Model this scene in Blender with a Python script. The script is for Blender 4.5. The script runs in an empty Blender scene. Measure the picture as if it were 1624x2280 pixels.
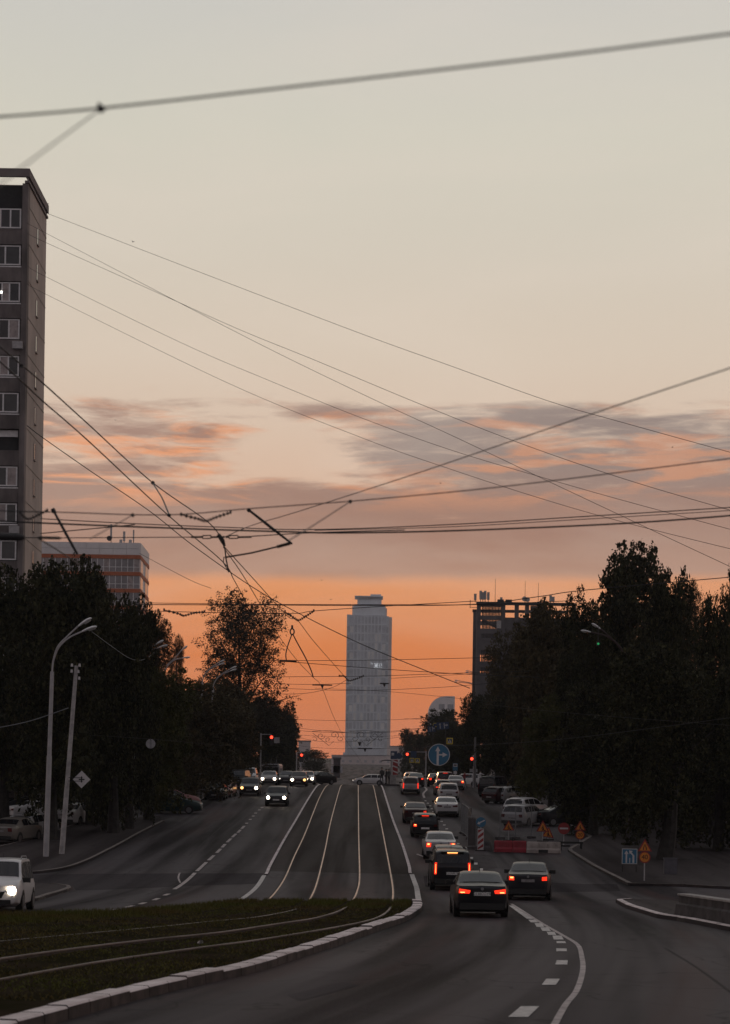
import bpy, bmesh, math, random
import numpy as np
from mathutils import Vector, Matrix

random.seed(7)
RNG = np.random.default_rng(7)
SC = bpy.context.scene
COL = SC.collection

# ---------------------------------------------------------------- camera
F, HZ, CX, CAMH, ROLL = 4440.0, 1845.0, 812.0, 2.76, math.radians(0.85)
CA, SA = math.cos(ROLL), math.sin(ROLL)
cam = bpy.data.cameras.new('camera')
cam_ob = bpy.data.objects.new('camera', cam)
COL.objects.link(cam_ob)
cam_ob.location = (0, 0, CAMH)
cam_ob.rotation_euler = (math.radians(90), -ROLL, 0)
cam.sensor_fit = 'HORIZONTAL'
cam.sensor_width = 36.0
cam.lens = 36.0 * F / 1624.0
cam.shift_y = (HZ - 1140.0) / 1624.0
cam.clip_start = 0.5
cam.clip_end = 9000
cam.dof.use_dof = True
cam.dof.focus_distance = 95
cam.dof.aperture_fstop = 3.0
SC.camera = cam_ob

# ---------------------------------------------------------------- sky, sun, exposure
SUN_EL, SUN_AZ = math.radians(1.5), math.radians(-3.0)     # low in the street's axis, just left of the tower
world = bpy.data.worlds.new('World')
SC.world = world
world.use_nodes = True
WT = world.node_tree
WT.nodes.clear()


def s2l(c):
    return tuple(((v / 255) / 12.92 if v <= 10 else ((v / 255 + 0.055) / 1.055) ** 2.4) for v in c)


class NG:
    """small helper for node maths in one tree"""
    def __init__(self, tree):
        self.t = tree

    def node(self, typ, **kw):
        n = self.t.nodes.new(typ)
        for k, v in kw.items():
            setattr(n, k, v)
        return n

    def put(self, sock, v):
        if hasattr(v, 'is_output'):
            self.t.links.new(v, sock)
        else:
            sock.default_value = v

    def m(self, op, a, b=0.0, c=None, clamp=False):
        n = self.node('ShaderNodeMath', operation=op, use_clamp=clamp)
        self.put(n.inputs[0], a)
        self.put(n.inputs[1], b)
        if c is not None:
            self.put(n.inputs[2], c)
        return n.outputs[0]

    def smooth(self, v, a, b):
        n = self.node('ShaderNodeMapRange', interpolation_type='SMOOTHSTEP')
        self.put(n.inputs['Value'], v)
        self.put(n.inputs['From Min'], a)
        self.put(n.inputs['From Max'], b)
        return n.outputs['Result']

    def mix(self, f, a, b, blend='MIX'):
        n = self.node('ShaderNodeMix', data_type='RGBA', blend_type=blend)
        self.put(n.inputs[0], f)
        for s, v in ((n.inputs[6], a), (n.inputs[7], b)):
            self.put(s, v if hasattr(v, 'is_output') else (*v[:3], 1))
        return n.outputs[2]

    def xyz(self, x, y, z):
        n = self.node('ShaderNodeCombineXYZ')
        for i, v in enumerate((x, y, z)):
            self.put(n.inputs[i], v)
        return n.outputs[0]

    def noise(self, vec, scale, detail=4, rough=0.5, dist=0.0):
        n = self.node('ShaderNodeTexNoise')
        self.put(n.inputs['Vector'], vec)
        n.inputs['Scale'].default_value = scale
        n.inputs['Detail'].default_value = detail
        n.inputs['Roughness'].default_value = rough
        n.inputs['Distortion'].default_value = dist
        return n.outputs['Fac']

    def ramp(self, f, stops):
        n = self.node('ShaderNodeValToRGB')
        self.put(n.inputs[0], f)
        e = n.color_ramp.elements
        while len(e) < len(stops):
            e.new(0.5)
        for el, (p, c) in zip(e, stops):
            el.position = p
            el.color = (*c[:3], 1)
        return n.outputs['Color']


def build_world():
    g = NG(WT)
    tc = g.node('ShaderNodeTexCoord')
    sep = g.node('ShaderNodeSeparateXYZ')
    WT.links.new(tc.outputs['Generated'], sep.inputs[0])
    x, y, z = sep.outputs
    el = g.m('MULTIPLY', g.m('ARCSINE', z), 180 / math.pi)
    az = g.m('MULTIPLY', g.m('ARCTAN2', x, y), 180 / math.pi)
    up = g.m('DIVIDE', el, 90.0, clamp=True)
    S = [(0, (150, 100, 92)), (1.2, (176, 106, 86)), (2.6, (186, 110, 84)), (5.1, (208, 114, 58)), (7.0, (220, 136, 76)),
         (8.2, (219, 160, 122)), (9.4, (214, 180, 156)), (11.4, (213, 190, 170)), (13.2, (212, 196, 178)), (16.2, (208, 199, 184)),
         (19.2, (205, 201, 187)), (22.6, (198, 196, 189)), (34, (164, 165, 166)), (60, (122, 125, 132)), (90, (108, 112, 122))]
    front = g.ramp(up, [(p / 90, s2l(c)) for p, c in S])
    S2 = [(0, (118, 110, 114)), (10, (124, 117, 121)), (30, (112, 111, 119)), (90, (108, 112, 122))]
    back = g.ramp(up, [(p / 90, s2l(c)) for p, c in S2])
    base = g.mix(g.smooth(y, -0.45, 0.75), back, front)
    # clouds: one long bank low over the street's end, broken above
    v = g.m('ADD', el, g.m('MULTIPLY', az, -0.012))
    vec = g.xyz(g.m('MULTIPLY', az, 0.16), g.m('MULTIPLY', v, 0.85), 3.7)
    n1 = g.noise(vec, 1.0, 6, 0.55, 0.35)
    vec2 = g.xyz(g.m('MULTIPLY', az, 0.32), g.m('MULTIPLY', v, 2.3), 9.1)
    n2 = g.noise(vec2, 1.0, 6, 0.6, 0.6)
    n4 = g.noise(g.xyz(g.m('MULTIPLY', az, 0.85), g.m('MULTIPLY', v, 4.2), 2.2), 1.0, 5, 0.62, 0.4)
    nn = g.m('SUBTRACT', g.m('ADD', g.m('ADD', g.m('MULTIPLY', n1, 0.42), g.m('MULTIPLY', n2, 0.46)), g.m('MULTIPLY', n4, 0.17)), 0.525)
    wob = g.m('MULTIPLY', g.m('SUBTRACT', g.noise(g.xyz(g.m('MULTIPLY', az, 0.5), g.m('MULTIPLY', v, 0.5), 1.3), 1.0, 5), 0.5), 0.34)
    vb = g.m('ADD', v, wob)
    low = g.smooth(vb, 6.95, 7.40)                       # rather sharp lower edge
    # one solid bank low down; broken banks above it, left and right, with a thin streak between
    solid = g.m('SUBTRACT', 1.0, g.smooth(v, 9.3, 10.3))
    left = g.m('MULTIPLY', g.smooth(g.m('MULTIPLY', az, -1.0), 1.6, 5.2), g.m('SUBTRACT', 1.0, g.smooth(v, 11.5, 12.4)))
    right = g.m('MULTIPLY', g.smooth(az, -2.6, 1.0), g.m('SUBTRACT', 1.0, g.smooth(v, 11.4, 12.15)))
    mid = g.m('MULTIPLY', g.m('MULTIPLY', g.smooth(v, 11.45, 11.75), g.m('SUBTRACT', 1.0, g.smooth(v, 11.9, 12.2))), g.smooth(az, -3.6, -1.6))
    bias = g.m('MAXIMUM', g.m('MULTIPLY', solid, 0.75), g.m('MAXIMUM', g.m('ADD', g.m('MULTIPLY', left, 0.37), g.m('MULTIPLY', right, 0.52)), g.m('MULTIPLY', mid, 0.40)))
    dens = g.m('MULTIPLY', g.smooth(g.m('ADD', bias, g.m('MULTIPLY', nn, 2.3)), 0.10, 0.56), low)
    dens = g.m('MULTIPLY', dens, g.m('MULTIPLY', g.smooth(y, 0.2, 0.7), g.m('SUBTRACT', 1.0, g.smooth(v, 11.7, 12.7))))
    # colour: mauve, greyer high on the right, orange where the low sun catches the edges
    grey = g.mix(g.m('MULTIPLY', g.smooth(v, 8.6, 10.8), g.smooth(az, -4.0, 2.0)), s2l((150, 116, 104)), s2l((137, 123, 119)))
    cl = g.mix(g.m('MULTIPLY', g.m('SUBTRACT', 1.0, g.smooth(v, 7.0, 8.6)), 0.6), grey, s2l((168, 120, 98)))
    n3 = g.noise(g.xyz(g.m('MULTIPLY', az, 0.30), g.m('MULTIPLY', v, 1.9), 21.0), 1.0, 5, 0.55, 0.5)
    hot = g.m('MULTIPLY', g.smooth(n3, 0.46, 0.62), g.m('SUBTRACT', 1.0, g.m('MULTIPLY', g.smooth(az, -4.5, 0.0), 0.50)))
    hot = g.m('MULTIPLY', hot, g.m('MULTIPLY', g.smooth(v, 8.8, 9.7), g.m('SUBTRACT', 1.0, g.m('MULTIPLY', g.smooth(v, 11.2, 12.4), 0.4))))
    cl = g.mix(hot, cl, s2l((228, 146, 96)))
    col = g.mix(g.m('MULTIPLY', dens, 0.93), base, cl)
    # faint high streaks
    hi = g.noise(g.xyz(g.m('MULTIPLY', az, 0.06), g.m('MULTIPLY', el, 0.22), 5.0), 1.0, 5, 0.55, 0.8)
    col = g.mix(g.m('MULTIPLY', g.smooth(hi, 0.35, 0.75), 0.24), col, s2l((224, 210, 196)))
    bg = g.node('ShaderNodeBackground')
    g.put(bg.inputs[0], col)
    bg.inputs[1].default_value = SKY_STRENGTH
    ns = g.node('ShaderNodeTexSky', sky_type='NISHITA')
    ns.sun_disc = False
    ns.sun_elevation = SUN_EL
    ns.sun_rotation = SUN_AZ
    bg2 = g.node('ShaderNodeBackground')
    WT.links.new(ns.outputs[0], bg2.inputs[0])
    bg2.inputs[1].default_value = 0.004
    add = g.node('ShaderNodeAddShader')
    WT.links.new(bg.outputs[0], add.inputs[0])
    WT.links.new(bg2.outputs[0], add.inputs[1])
    out = g.node('ShaderNodeOutputWorld')
    WT.links.new(add.outputs[0], out.inputs[0])


SKY_STRENGTH = 1.08
build_world()

sl = bpy.data.lights.new('sun', 'SUN')
sl.energy = 0.12
sl.angle = math.radians(6)
sl.color = (1.0, 0.55, 0.28)
so = bpy.data.objects.new('sun', sl)
COL.objects.link(so)
so.location = (0, 0, 200)
so.rotation_euler = (math.radians(90) - SUN_EL, 0, math.pi - SUN_AZ)

SC.view_settings.view_transform = 'Standard'
SC.view_settings.look = 'None'
SC.view_settings.exposure = 0.0
SC.view_settings.gamma = 1.0
SC.view_settings.use_curve_mapping = False
SC.cycles.use_denoising = True
SC.cycles.max_bounces = 5
SC.cycles.diffuse_bounces = 2
SC.cycles.glossy_bounces = 3
SC.cycles.transparent_max_bounces = 8
SC.cycles.volume_bounces = 0
SC.cycles.sample_clamp_indirect = 3.0
HAZE_DENSITY = 0.00011

# ---------------------------------------------------------------- places


def sp(t):
    return t if t > 30 else math.log1p(math.exp(t))


def zg(d):
    """height of the street above the near road at distance d: flat, then a 6 % rise, a crest, a slower rise"""
    return 0.0612 * 5 * sp((d - 89) / 5) - 0.043 * 7 * sp((d - 211) / 7) + 0.018 * 15 * sp((d - 300) / 15)


def slope(d):
    return (zg(d + 0.5) - zg(d - 0.5))


def unroll(x, y):
    dx, dy = x - CX, y - HZ
    return dx * CA + dy * SA, -dx * SA + dy * CA


def P(x, y, d):
    """the place at distance d seen at photograph position x, y"""
    a, b = unroll(x, y)
    return Vector((a / F * d, d, CAMH - b / F * d))


def G(x, y, dz=0.0):
    """the place on the ground (raised by dz) seen at x, y"""
    a, b = unroll(x, y)
    lo, hi = 8.0, 212.0
    f = lambda d: CAMH - b / F * d - zg(d) - dz
    if f(hi) > 0:
        d = hi
    else:
        for _ in range(50):
            m = (lo + hi) / 2
            if f(m) > 0:
                lo = m
            else:
                hi = m
        d = (lo + hi) / 2
    return Vector((a / F * d, d, zg(d) + dz))


def XD(x, d, dz=0.0, y=1760):
    """on the ground at distance d, seen at column x"""
    a, _ = unroll(x, y)
    return Vector((a / F * d, d, zg(d) + dz))


def catmull(pts, n=6):
    pts = [Vector(p) for p in pts]
    if len(pts) < 3:
        return pts
    q = [pts[0] * 2 - pts[1]] + pts + [pts[-1] * 2 - pts[-2]]
    out = []
    for i in range(1, len(q) - 2):
        a, b, c, d = q[i - 1:i + 3]
        for k in range(n):
            t = k / n
            out.append(0.5 * ((2 * b) + (c - a) * t + (2 * a - 5 * b + 4 * c - d) * t * t + (3 * b - a - 3 * c + d) * t ** 3))
    out.append(pts[-1])
    return out


# ---------------------------------------------------------------- materials
MATS = {}


def mat(name, col, rough=0.7, metal=0.0, vary=0.15, scale=4.0, emit=None, strength=1.0, coat=0.0, bump=0.0, spec=0.5, col2=None, alpha=None, stretch=(1, 1, 1)):
    if name in MATS:
        return MATS[name]
    m = bpy.data.materials.new(name)
    m.use_nodes = True
    t = m.node_tree
    g = NG(t)
    b = t.nodes['Principled BSDF']
    b.inputs['Roughness'].default_value = rough
    b.inputs['Metallic'].default_value = metal
    b.inputs['Coat Weight'].default_value = coat
    b.inputs['Coat Roughness'].default_value = 0.06
    b.inputs['Specular IOR Level'].default_value = spec
    tc = g.node('ShaderNodeTexCoord')
    mp = g.node('ShaderNodeMapping')
    mp.inputs['Scale'].default_value = stretch
    t.links.new(tc.outputs['Object'], mp.inputs[0])
    n = g.noise(mp.outputs[0], scale, 5, 0.6)
    c2 = col2 or tuple(v * (1 - vary) for v in col)
    c1 = col if col2 else tuple(min(1, v * (1 + vary)) for v in col)
    g.put(b.inputs['Base Color'], g.mix(g.smooth(n, 0.3, 0.7), c2, c1))
    if bump:
        bp = g.node('ShaderNodeBump')
        bp.inputs['Strength'].default_value = bump
        bp.inputs['Distance'].default_value = 0.02
        t.links.new(g.noise(mp.outputs[0], scale * 8, 4, 0.6), bp.inputs['Height'])
        t.links.new(bp.outputs[0], b.inputs['Normal'])
    if emit:
        b.inputs['Emission Color'].default_value = (*emit, 1)
        b.inputs['Emission Strength'].default_value = strength
    MATS[name] = m
    return m


def asphalt(name, base, patch=0.35, warm=0.0, rough=0.72):
    m = bpy.data.materials.new(name)
    m.use_nodes = True
    t = m.node_tree
    g = NG(t)
    b = t.nodes['Principled BSDF']
    tc = g.node('ShaderNodeTexCoord')
    sep = g.node('ShaderNodeSeparateXYZ')
    t.links.new(tc.outputs['Object'], sep.inputs[0])
    x, y, z = sep.outputs
    bend = g.m('MAXIMUM', g.m('SUBTRACT', 75.0, y), 0.0)
    u = g.m('ADD', x, g.m('MULTIPLY', g.m('MULTIPLY', bend, bend), 0.0022))        # lane coordinate: the road swings left on its way down
    big = g.noise(g.xyz(g.m('MULTIPLY', u, 0.55), g.m('MULTIPLY', y, 0.018), 0.0), 1.0, 3, 0.5, 0.4)      # long worn streaks
    mid = g.noise(g.xyz(g.m('MULTIPLY', u, 1.1), g.m('MULTIPLY', y, 0.10), 4.0), 1.0, 5, 0.6)
    fine = g.noise(tc.outputs['Object'], 14.0, 3, 0.7)
    lo = tuple(v * (1 - patch) for v in base)
    hi = tuple(v * (1 + patch) for v in base)
    c = g.mix(g.smooth(big, 0.36, 0.64), lo, hi)
    c = g.mix(g.m('MULTIPLY', g.smooth(mid, 0.35, 0.7), 0.5), c, tuple(v * (1 + patch * 0.9) for v in base))
    c = g.mix(g.m('MULTIPLY', g.smooth(fine, 0.45, 0.75), 0.5), c, tuple(v * 1.7 for v in base))
    blot = g.noise(tc.outputs['Object'], 0.55, 4, 0.65)
    c = g.mix(g.m('MULTIPLY', g.smooth(blot, 0.56, 0.70), 0.45), c, tuple(v * 0.55 for v in base))      # oil and damp
    if warm:
        wn = g.noise(g.xyz(g.m('MULTIPLY', u, 0.5), g.m('MULTIPLY', y, 0.03), 12.0), 1.0, 4)
        c = g.mix(g.m('MULTIPLY', g.smooth(wn, 0.52, 0.72), warm), c, (base[0] * 1.5, base[1] * 1.05, base[2] * 0.95))
    # cracks
    vo = g.node('ShaderNodeTexVoronoi', feature='DISTANCE_TO_EDGE')
    wv = g.node('ShaderNodeVectorMath', operation='ADD')
    nv = g.node('ShaderNodeTexNoise')
    nv.inputs['Scale'].default_value = 0.6
    t.links.new(tc.outputs['Object'], nv.inputs['Vector'])
    t.links.new(tc.outputs['Object'], wv.inputs[0])
    sc = g.node('ShaderNodeVectorMath', operation='SCALE')
    sc.inputs['Scale'].default_value = 2.5
    t.links.new(nv.outputs['Color'], sc.inputs[0])
    t.links.new(sc.outputs[0], wv.inputs[1])
    t.links.new(wv.outputs[0], vo.inputs['Vector'])
    vo.inputs['Scale'].default_value = 0.13
    cr = g.m('MULTIPLY', g.m('SUBTRACT', 1.0, g.smooth(vo.outputs['Distance'], 0.0, 0.009)), 0.7)
    c = g.mix(cr, c, tuple(v * 0.35 for v in base))
    g.put(b.inputs['Base Color'], c)
    g.put(b.inputs['Roughness'], g.m('ADD', rough - 0.08, g.m('MULTIPLY', mid, 0.16)))
    g.put(b.inputs['Specular IOR Level'], g.m('ADD', 0.03, g.m('MULTIPLY', g.smooth(big, 0.36, 0.64), 0.12)))
    bp = g.node('ShaderNodeBump')
    bp.inputs['Strength'].default_value = 0.5
    bp.inputs['Distance'].default_value = 0.01
    t.links.new(g.noise(tc.outputs['Object'], 40.0, 3, 0.7), bp.inputs['Height'])
    t.links.new(bp.outputs[0], b.inputs['Normal'])
    MATS[name] = m
    return m


def foliage(name, a, b_, c_, trans=0.0):
    m = bpy.data.materials.new(name)
    m.use_nodes = True
    t = m.node_tree
    g = NG(t)
    b = t.nodes['Principled BSDF']
    geo = g.node('ShaderNodeNewGeometry')
    tc = g.node('ShaderNodeTexCoord')
    n = g.noise(tc.outputs['Object'], 2.3, 3, 0.6)
    c = g.mix(g.smooth(n, 0.35, 0.68), a, b_)
    c = g.mix(g.m('MULTIPLY', g.smooth(geo.outputs['Random Per Island'], 0.55, 1.0), 0.6), c, c_)
    g.put(b.inputs['Base Color'], c)
    b.inputs['Roughness'].default_value = 0.75
    b.inputs['Specular IOR Level'].default_value = 0.15
    MATS[name] = m
    return m


def glowmat(name, col, strength):
    m = bpy.data.materials.new(name)
    m.use_nodes = True
    b = m.node_tree.nodes['Principled BSDF']
    b.inputs['Base Color'].default_value = (*[min(v, 0.8) for v in col], 1)
    b.inputs['Emission Color'].default_value = (*col, 1)
    b.inputs['Emission Strength'].default_value = strength
    b.inputs['Roughness'].default_value = 0.25
    MATS[name] = m
    return m


# ---------------------------------------------------------------- mesh building
class MB:
    """collects shapes, then links them as one mesh object"""
    def __init__(self):
        self.v, self.f, self.mi = [], [], []
        self.cur = 0

    def add(self, vs, fs):
        o = len(self.v)
        self.v += [tuple(p) for p in vs]
        for f in fs:
            self.f.append(tuple(i + o for i in f))
            self.mi.append(self.cur)
        return self

    def box(self, lo, hi, M=None):
        x0, y0, z0 = lo
        x1, y1, z1 = hi
        vs = [Vector(p) for p in ((x0, y0, z0), (x1, y0, z0), (x1, y1, z0), (x0, y1, z0), (x0, y0, z1), (x1, y0, z1), (x1, y1, z1), (x0, y1, z1))]
        if M is not None:
            vs = [M @ p for p in vs]
        return self.add(vs, [(0, 3, 2, 1), (4, 5, 6, 7), (0, 1, 5, 4), (1, 2, 6, 5), (2, 3, 7, 6), (3, 0, 4, 7)])

    def tube(self, pts, r, n=6, cap=True):
        pts = [Vector(p) for p in pts]
        rs = r if isinstance(r, (list, tuple)) else [r] * len(pts)
        o = len(self.v)
        prev = None
        for i, p in enumerate(pts):
            t = (pts[min(i + 1, len(pts) - 1)] - pts[max(i - 1, 0)])
            t = t.normalized() if t.length > 1e-9 else Vector((0, 0, 1))
            if prev is None:
                a = t.cross(Vector((0, 0, 1)))
                if a.length < 1e-3:
                    a = t.cross(Vector((1, 0, 0)))
            else:
                a = prev - t * prev.dot(t)
            a.normalize()
            prev = a
            b = t.cross(a)
            for k in range(n):
                w = 2 * math.pi * k / n
                self.v.append(tuple(p + (a * math.cos(w) + b * math.sin(w)) * rs[i]))
        for i in range(len(pts) - 1):
            for k in range(n):
                q = o + i * n
                self.f.append((q + k, q + (k + 1) % n, q + n + (k + 1) % n, q + n + k))
                self.mi.append(self.cur)
        if cap:
            self.f.append(tuple(o + k for k in reversed(range(n))))
            self.f.append(tuple(o + (len(pts) - 1) * n + k for k in range(n)))
            self.mi += [self.cur] * 2
        return self

    def prism(self, poly, y0, y1, M=None):
        """polygon in the xz plane, thick from y0 to y1"""
        n = len(poly)
        vs = [Vector((x, y0, z)) for x, z in poly] + [Vector((x, y1, z)) for x, z in poly]
        if M is not None:
            vs = [M @ p for p in vs]
        fs = [tuple(range(n)), tuple(range(2 * n - 1, n - 1, -1))] + [(i, i + n, (i + 1) % n + n, (i + 1) % n) for i in range(n)]
        return self.add(vs, fs)

    def slab(self, poly, z0, z1):
        """polygon in the xy plane, thick from z0 to z1"""
        n = len(poly)
        vs = [(x, y, z0) for x, y in poly] + [(x, y, z1) for x, y in poly]
        fs = [tuple(range(n - 1, -1, -1)), tuple(range(n, 2 * n))] + [(i, (i + 1) % n, (i + 1) % n + n, i + n) for i in range(n)]
        return self.add(vs, fs)

    def build(self, name, mats, parent=None, smooth=False, angle=35, loc=None):
        me = bpy.data.meshes.new(name)
        me.from_pydata(self.v, [], self.f)
        for m in (mats if isinstance(mats, (list, tuple)) else [mats]):
            me.materials.append(m)
        if any(self.mi):
            me.polygons.foreach_set('material_index', self.mi)
        bm = bmesh.new()
        bm.from_mesh(me)
        bmesh.ops.recalc_face_normals(bm, faces=bm.faces)
        bm.to_mesh(me)
        bm.free()
        if smooth:
            me.polygons.foreach_set('use_smooth', [True] * len(me.polygons))
            me.set_sharp_from_angle(angle=math.radians(angle))
        o = bpy.data.objects.new(name, me)
        COL.objects.link(o)
        if parent is not None:
            o.parent = parent
        if loc is not None:
            o.location = loc
        return o


def tag(o, label=None, cat=None, group=None, kind=None):
    for k, v in (('label', label), ('category', cat), ('group', group), ('kind', kind)):
        if v:
            o[k] = v
    return o


def thing(name, label, cat, loc=(0, 0, 0), rot=(0, 0, 0), group=None):
    o = bpy.data.objects.new(name, None)
    o.empty_display_size = 0.2
    COL.objects.link(o)
    o.location = loc
    o.rotation_euler = rot
    return tag(o, label, cat, group)


def textmesh(name, body, size, material, parent, M, depth=0.002):
    c = bpy.data.curves.new(name, 'FONT')
    c.body = body
    c.size = size
    c.align_x = 'CENTER'
    c.align_y = 'CENTER'
    c.extrude = depth
    o = bpy.data.objects.new(name, c)
    COL.objects.link(o)
    dg = bpy.context.evaluated_depsgraph_get()
    me = bpy.data.meshes.new_from_object(o.evaluated_get(dg))
    bpy.data.objects.remove(o)
    bpy.data.curves.remove(c)
    me.materials.clear()
    me.materials.append(material)
    me.transform(M)
    r = bpy.data.objects.new(name, me)
    COL.objects.link(r)
    r.parent = parent
    return r


FACE = Matrix.Rotation(math.radians(90), 4, 'X')      # text upright, read from -y


def circle(r, n=28, cx=0, cz=0):
    return [(cx + r * math.cos(2 * math.pi * k / n), cz + r * math.sin(2 * math.pi * k / n)) for k in range(n)]


def strip(pts, w0, w1, dz, name, m, parent=None, step=1.0, kind=None):
    """a flat ribbon on the ground along pts (world), from w0 to w1 to the right of the path"""
    path = []
    for a, b in zip(pts[:-1], pts[1:]):
        k = max(1, int((b - a).length / step))
        path += [a.lerp(b, i / k) for i in range(k)]
    path.append(pts[-1])
    mb = MB()
    vs, fs = [], []
    for i, p in enumerate(path):
        t = path[min(i + 1, len(path) - 1)] - path[max(i - 1, 0)]
        n = Vector((t.y, -t.x, 0))
        n = n.normalized() if n.length > 1e-9 else Vector((1, 0, 0))
        for w in (w0, w1):
            q = p + n * w
            vs.append((q.x, q.y, zg(q.y) + dz))
        if i:
            fs.append((2 * i - 2, 2 * i - 1, 2 * i + 1, 2 * i))
    mb.add(vs, fs)
    o = mb.build(name, m, parent)
    if kind:
        o['kind'] = kind
    return o


def area(poly, dz, name, m, parent=None, cell=2.0, skirt=0.0, kind=None):
    """a sheet over a world xy polygon that follows the ground, with an edge of its own when skirt > 0"""
    bm = bmesh.new()
    vs = [bm.verts.new((p[0], p[1], 0)) for p in poly]
    bm.faces.new(vs)
    ys = [p[1] for p in poly]
    y = math.ceil(min(ys) / cell) * cell
    while y < max(ys):
        geom = bm.verts[:] + bm.edges[:] + bm.faces[:]
        bmesh.ops.bisect_plane(bm, geom=geom, plane_co=(0, y, 0), plane_no=(0, 1, 0))
        y += cell
    bmesh.ops.triangulate(bm, faces=bm.faces[:])
    bmesh.ops.recalc_face_normals(bm, faces=bm.faces[:])
    if bm.faces and sum(f.normal.z for f in bm.faces) < 0:
        bmesh.ops.reverse_faces(bm, faces=bm.faces[:])
    for v in bm.verts:
        v.co.z = zg(v.co.y) + dz
    if skirt:
        be = [e for e in bm.edges if len(e.link_faces) == 1]
        r = bmesh.ops.extrude_edge_only(bm, edges=be)
        for v in [g for g in r['geom'] if isinstance(g, bmesh.types.BMVert)]:
            v.co.z -= skirt
    me = bpy.data.meshes.new(name)
    bm.to_mesh(me)
    bm.free()
    me.materials.append(m)
    o = bpy.data.objects.new(name, me)
    COL.objects.link(o)
    if parent is not None:
        o.parent = parent
    if kind:
        o['kind'] = kind
    return o


def inside(px, py, poly):
    r = np.zeros(len(px), bool)
    j = len(poly) - 1
    for i in range(len(poly)):
        xi, yi = poly[i][:2]
        xj, yj = poly[j][:2]
        c = ((yi > py) != (yj > py)) & (px < (xj - xi) * (py - yi) / ((yj - yi) or 1e-9) + xi)
        r ^= c
        j = i
    return r

# ================================================================ palette
asphalt('road_asphalt', (0.041, 0.035, 0.0385), 0.72, warm=0.8)
asphalt('tram_asphalt', (0.029, 0.023, 0.022), 0.30, warm=0.3, rough=0.8)
asphalt('pavement_asphalt', (0.040, 0.033, 0.034), 0.30, rough=0.85)
mat('terrain', (0.045, 0.045, 0.035), 0.95, vary=0.4, scale=0.4)
mat('earth', (0.040, 0.029, 0.021), 0.98, vary=0.5, scale=0.6, bump=0.5, spec=0.0, col2=(0.020, 0.019, 0.009))
mat('white_paint', (0.52, 0.49, 0.47), 0.75, vary=0.25, scale=5, bump=0.2)
mat('worn_paint', (0.40, 0.35, 0.34), 0.8, vary=0.35, scale=3)
mat('kerb_white', (0.80, 0.71, 0.70), 0.85, vary=0.2, scale=1.3, bump=0.4, col2=(0.50, 0.42, 0.41))
mat('kerb_stone', (0.16, 0.135, 0.125), 0.9, vary=0.35, scale=2.5, bump=0.4)
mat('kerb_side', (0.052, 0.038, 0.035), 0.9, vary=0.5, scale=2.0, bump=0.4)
mat('rail_steel', (0.46, 0.32, 0.25), 0.40, metal=1.0, vary=0.3, scale=0.7)
mat('rail_dull', (0.26, 0.21, 0.19), 0.6, metal=0.2, vary=0.6, scale=0.4, col2=(0.09, 0.07, 0.06))
mat('rail_rust', (0.05, 0.037, 0.030), 0.75, vary=0.4, scale=6)
mat('groove', (0.012, 0.011, 0.011), 0.95)
mat('grass_blade', (0.080, 0.088, 0.018), 0.9, vary=0.3, scale=0.30, col2=(0.105, 0.072, 0.028), spec=0.05)
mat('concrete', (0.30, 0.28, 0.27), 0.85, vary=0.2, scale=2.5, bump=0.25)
mat('concrete_dark', (0.075, 0.066, 0.068), 0.85, vary=0.3, scale=1.5, bump=0.25)
mat('pole_concrete', (0.40, 0.375, 0.37), 0.85, vary=0.25, scale=3, bump=0.2)
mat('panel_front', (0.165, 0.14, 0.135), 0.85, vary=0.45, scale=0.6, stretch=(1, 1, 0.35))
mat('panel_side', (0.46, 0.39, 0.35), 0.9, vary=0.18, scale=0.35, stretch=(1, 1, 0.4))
mat('seam', (0.42, 0.37, 0.33), 0.9)
mat('fascia', (0.20, 0.165, 0.16), 0.8, vary=0.12, scale=0.7)
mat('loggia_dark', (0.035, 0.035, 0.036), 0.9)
mat('frame_white', (0.78, 0.75, 0.75), 0.5, vary=0.1)
mat('glass_dark', (0.035, 0.034, 0.038), 0.12, vary=0.4, scale=0.7, spec=0.6)
mat('glass_curtain', (0.36, 0.30, 0.29), 0.35, vary=0.35, scale=1.5)
mat('office_panel', (0.82, 0.77, 0.76), 0.7, vary=0.06, scale=0.5)
mat('orange_band', (0.46, 0.135, 0.06), 0.7, vary=0.12)
mat('office_glass', (0.22, 0.20, 0.21), 0.12, vary=0.35, scale=0.25, spec=0.7)
mat('steel_dark', (0.055, 0.053, 0.058), 0.5, metal=0.3)
mat('steel_grey', (0.25, 0.25, 0.26), 0.5, metal=0.4)
mat('antenna_grey', (0.42, 0.40, 0.40), 0.6)
mat('tower_clad', (0.73, 0.77, 0.82), 0.35, vary=0.08, scale=0.08)
mat('tower_glass', (0.60, 0.635, 0.69), 0.3, vary=0.15, scale=0.06, spec=0.5)
mat('tower_light', (0.80, 0.80, 0.80), 0.4, vary=0.1, scale=0.1)
mat('tower_grey', (0.54, 0.57, 0.62), 0.35, vary=0.15, scale=0.2)
mat('tower_side', (0.78, 0.68, 0.64), 0.45, vary=0.1, scale=0.1)
mat('far_wall', (0.62, 0.54, 0.52), 0.8, vary=0.12, scale=0.1)
mat('far_roof', (0.20, 0.19, 0.20), 0.8, vary=0.1, scale=0.1)
mat('far_window', (0.42, 0.41, 0.43), 0.25)
mat('brick_dark', (0.07, 0.055, 0.05), 0.9, vary=0.3, scale=0.6)
mat('wire_black', (0.022, 0.020, 0.020), 0.6)
mat('pole_dim', (0.10, 0.095, 0.095), 0.6)
mat('insulator', (0.05, 0.035, 0.03), 0.35)
mat('bark', (0.030, 0.026, 0.023), 0.95, vary=0.4, scale=3, bump=0.6)
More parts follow.
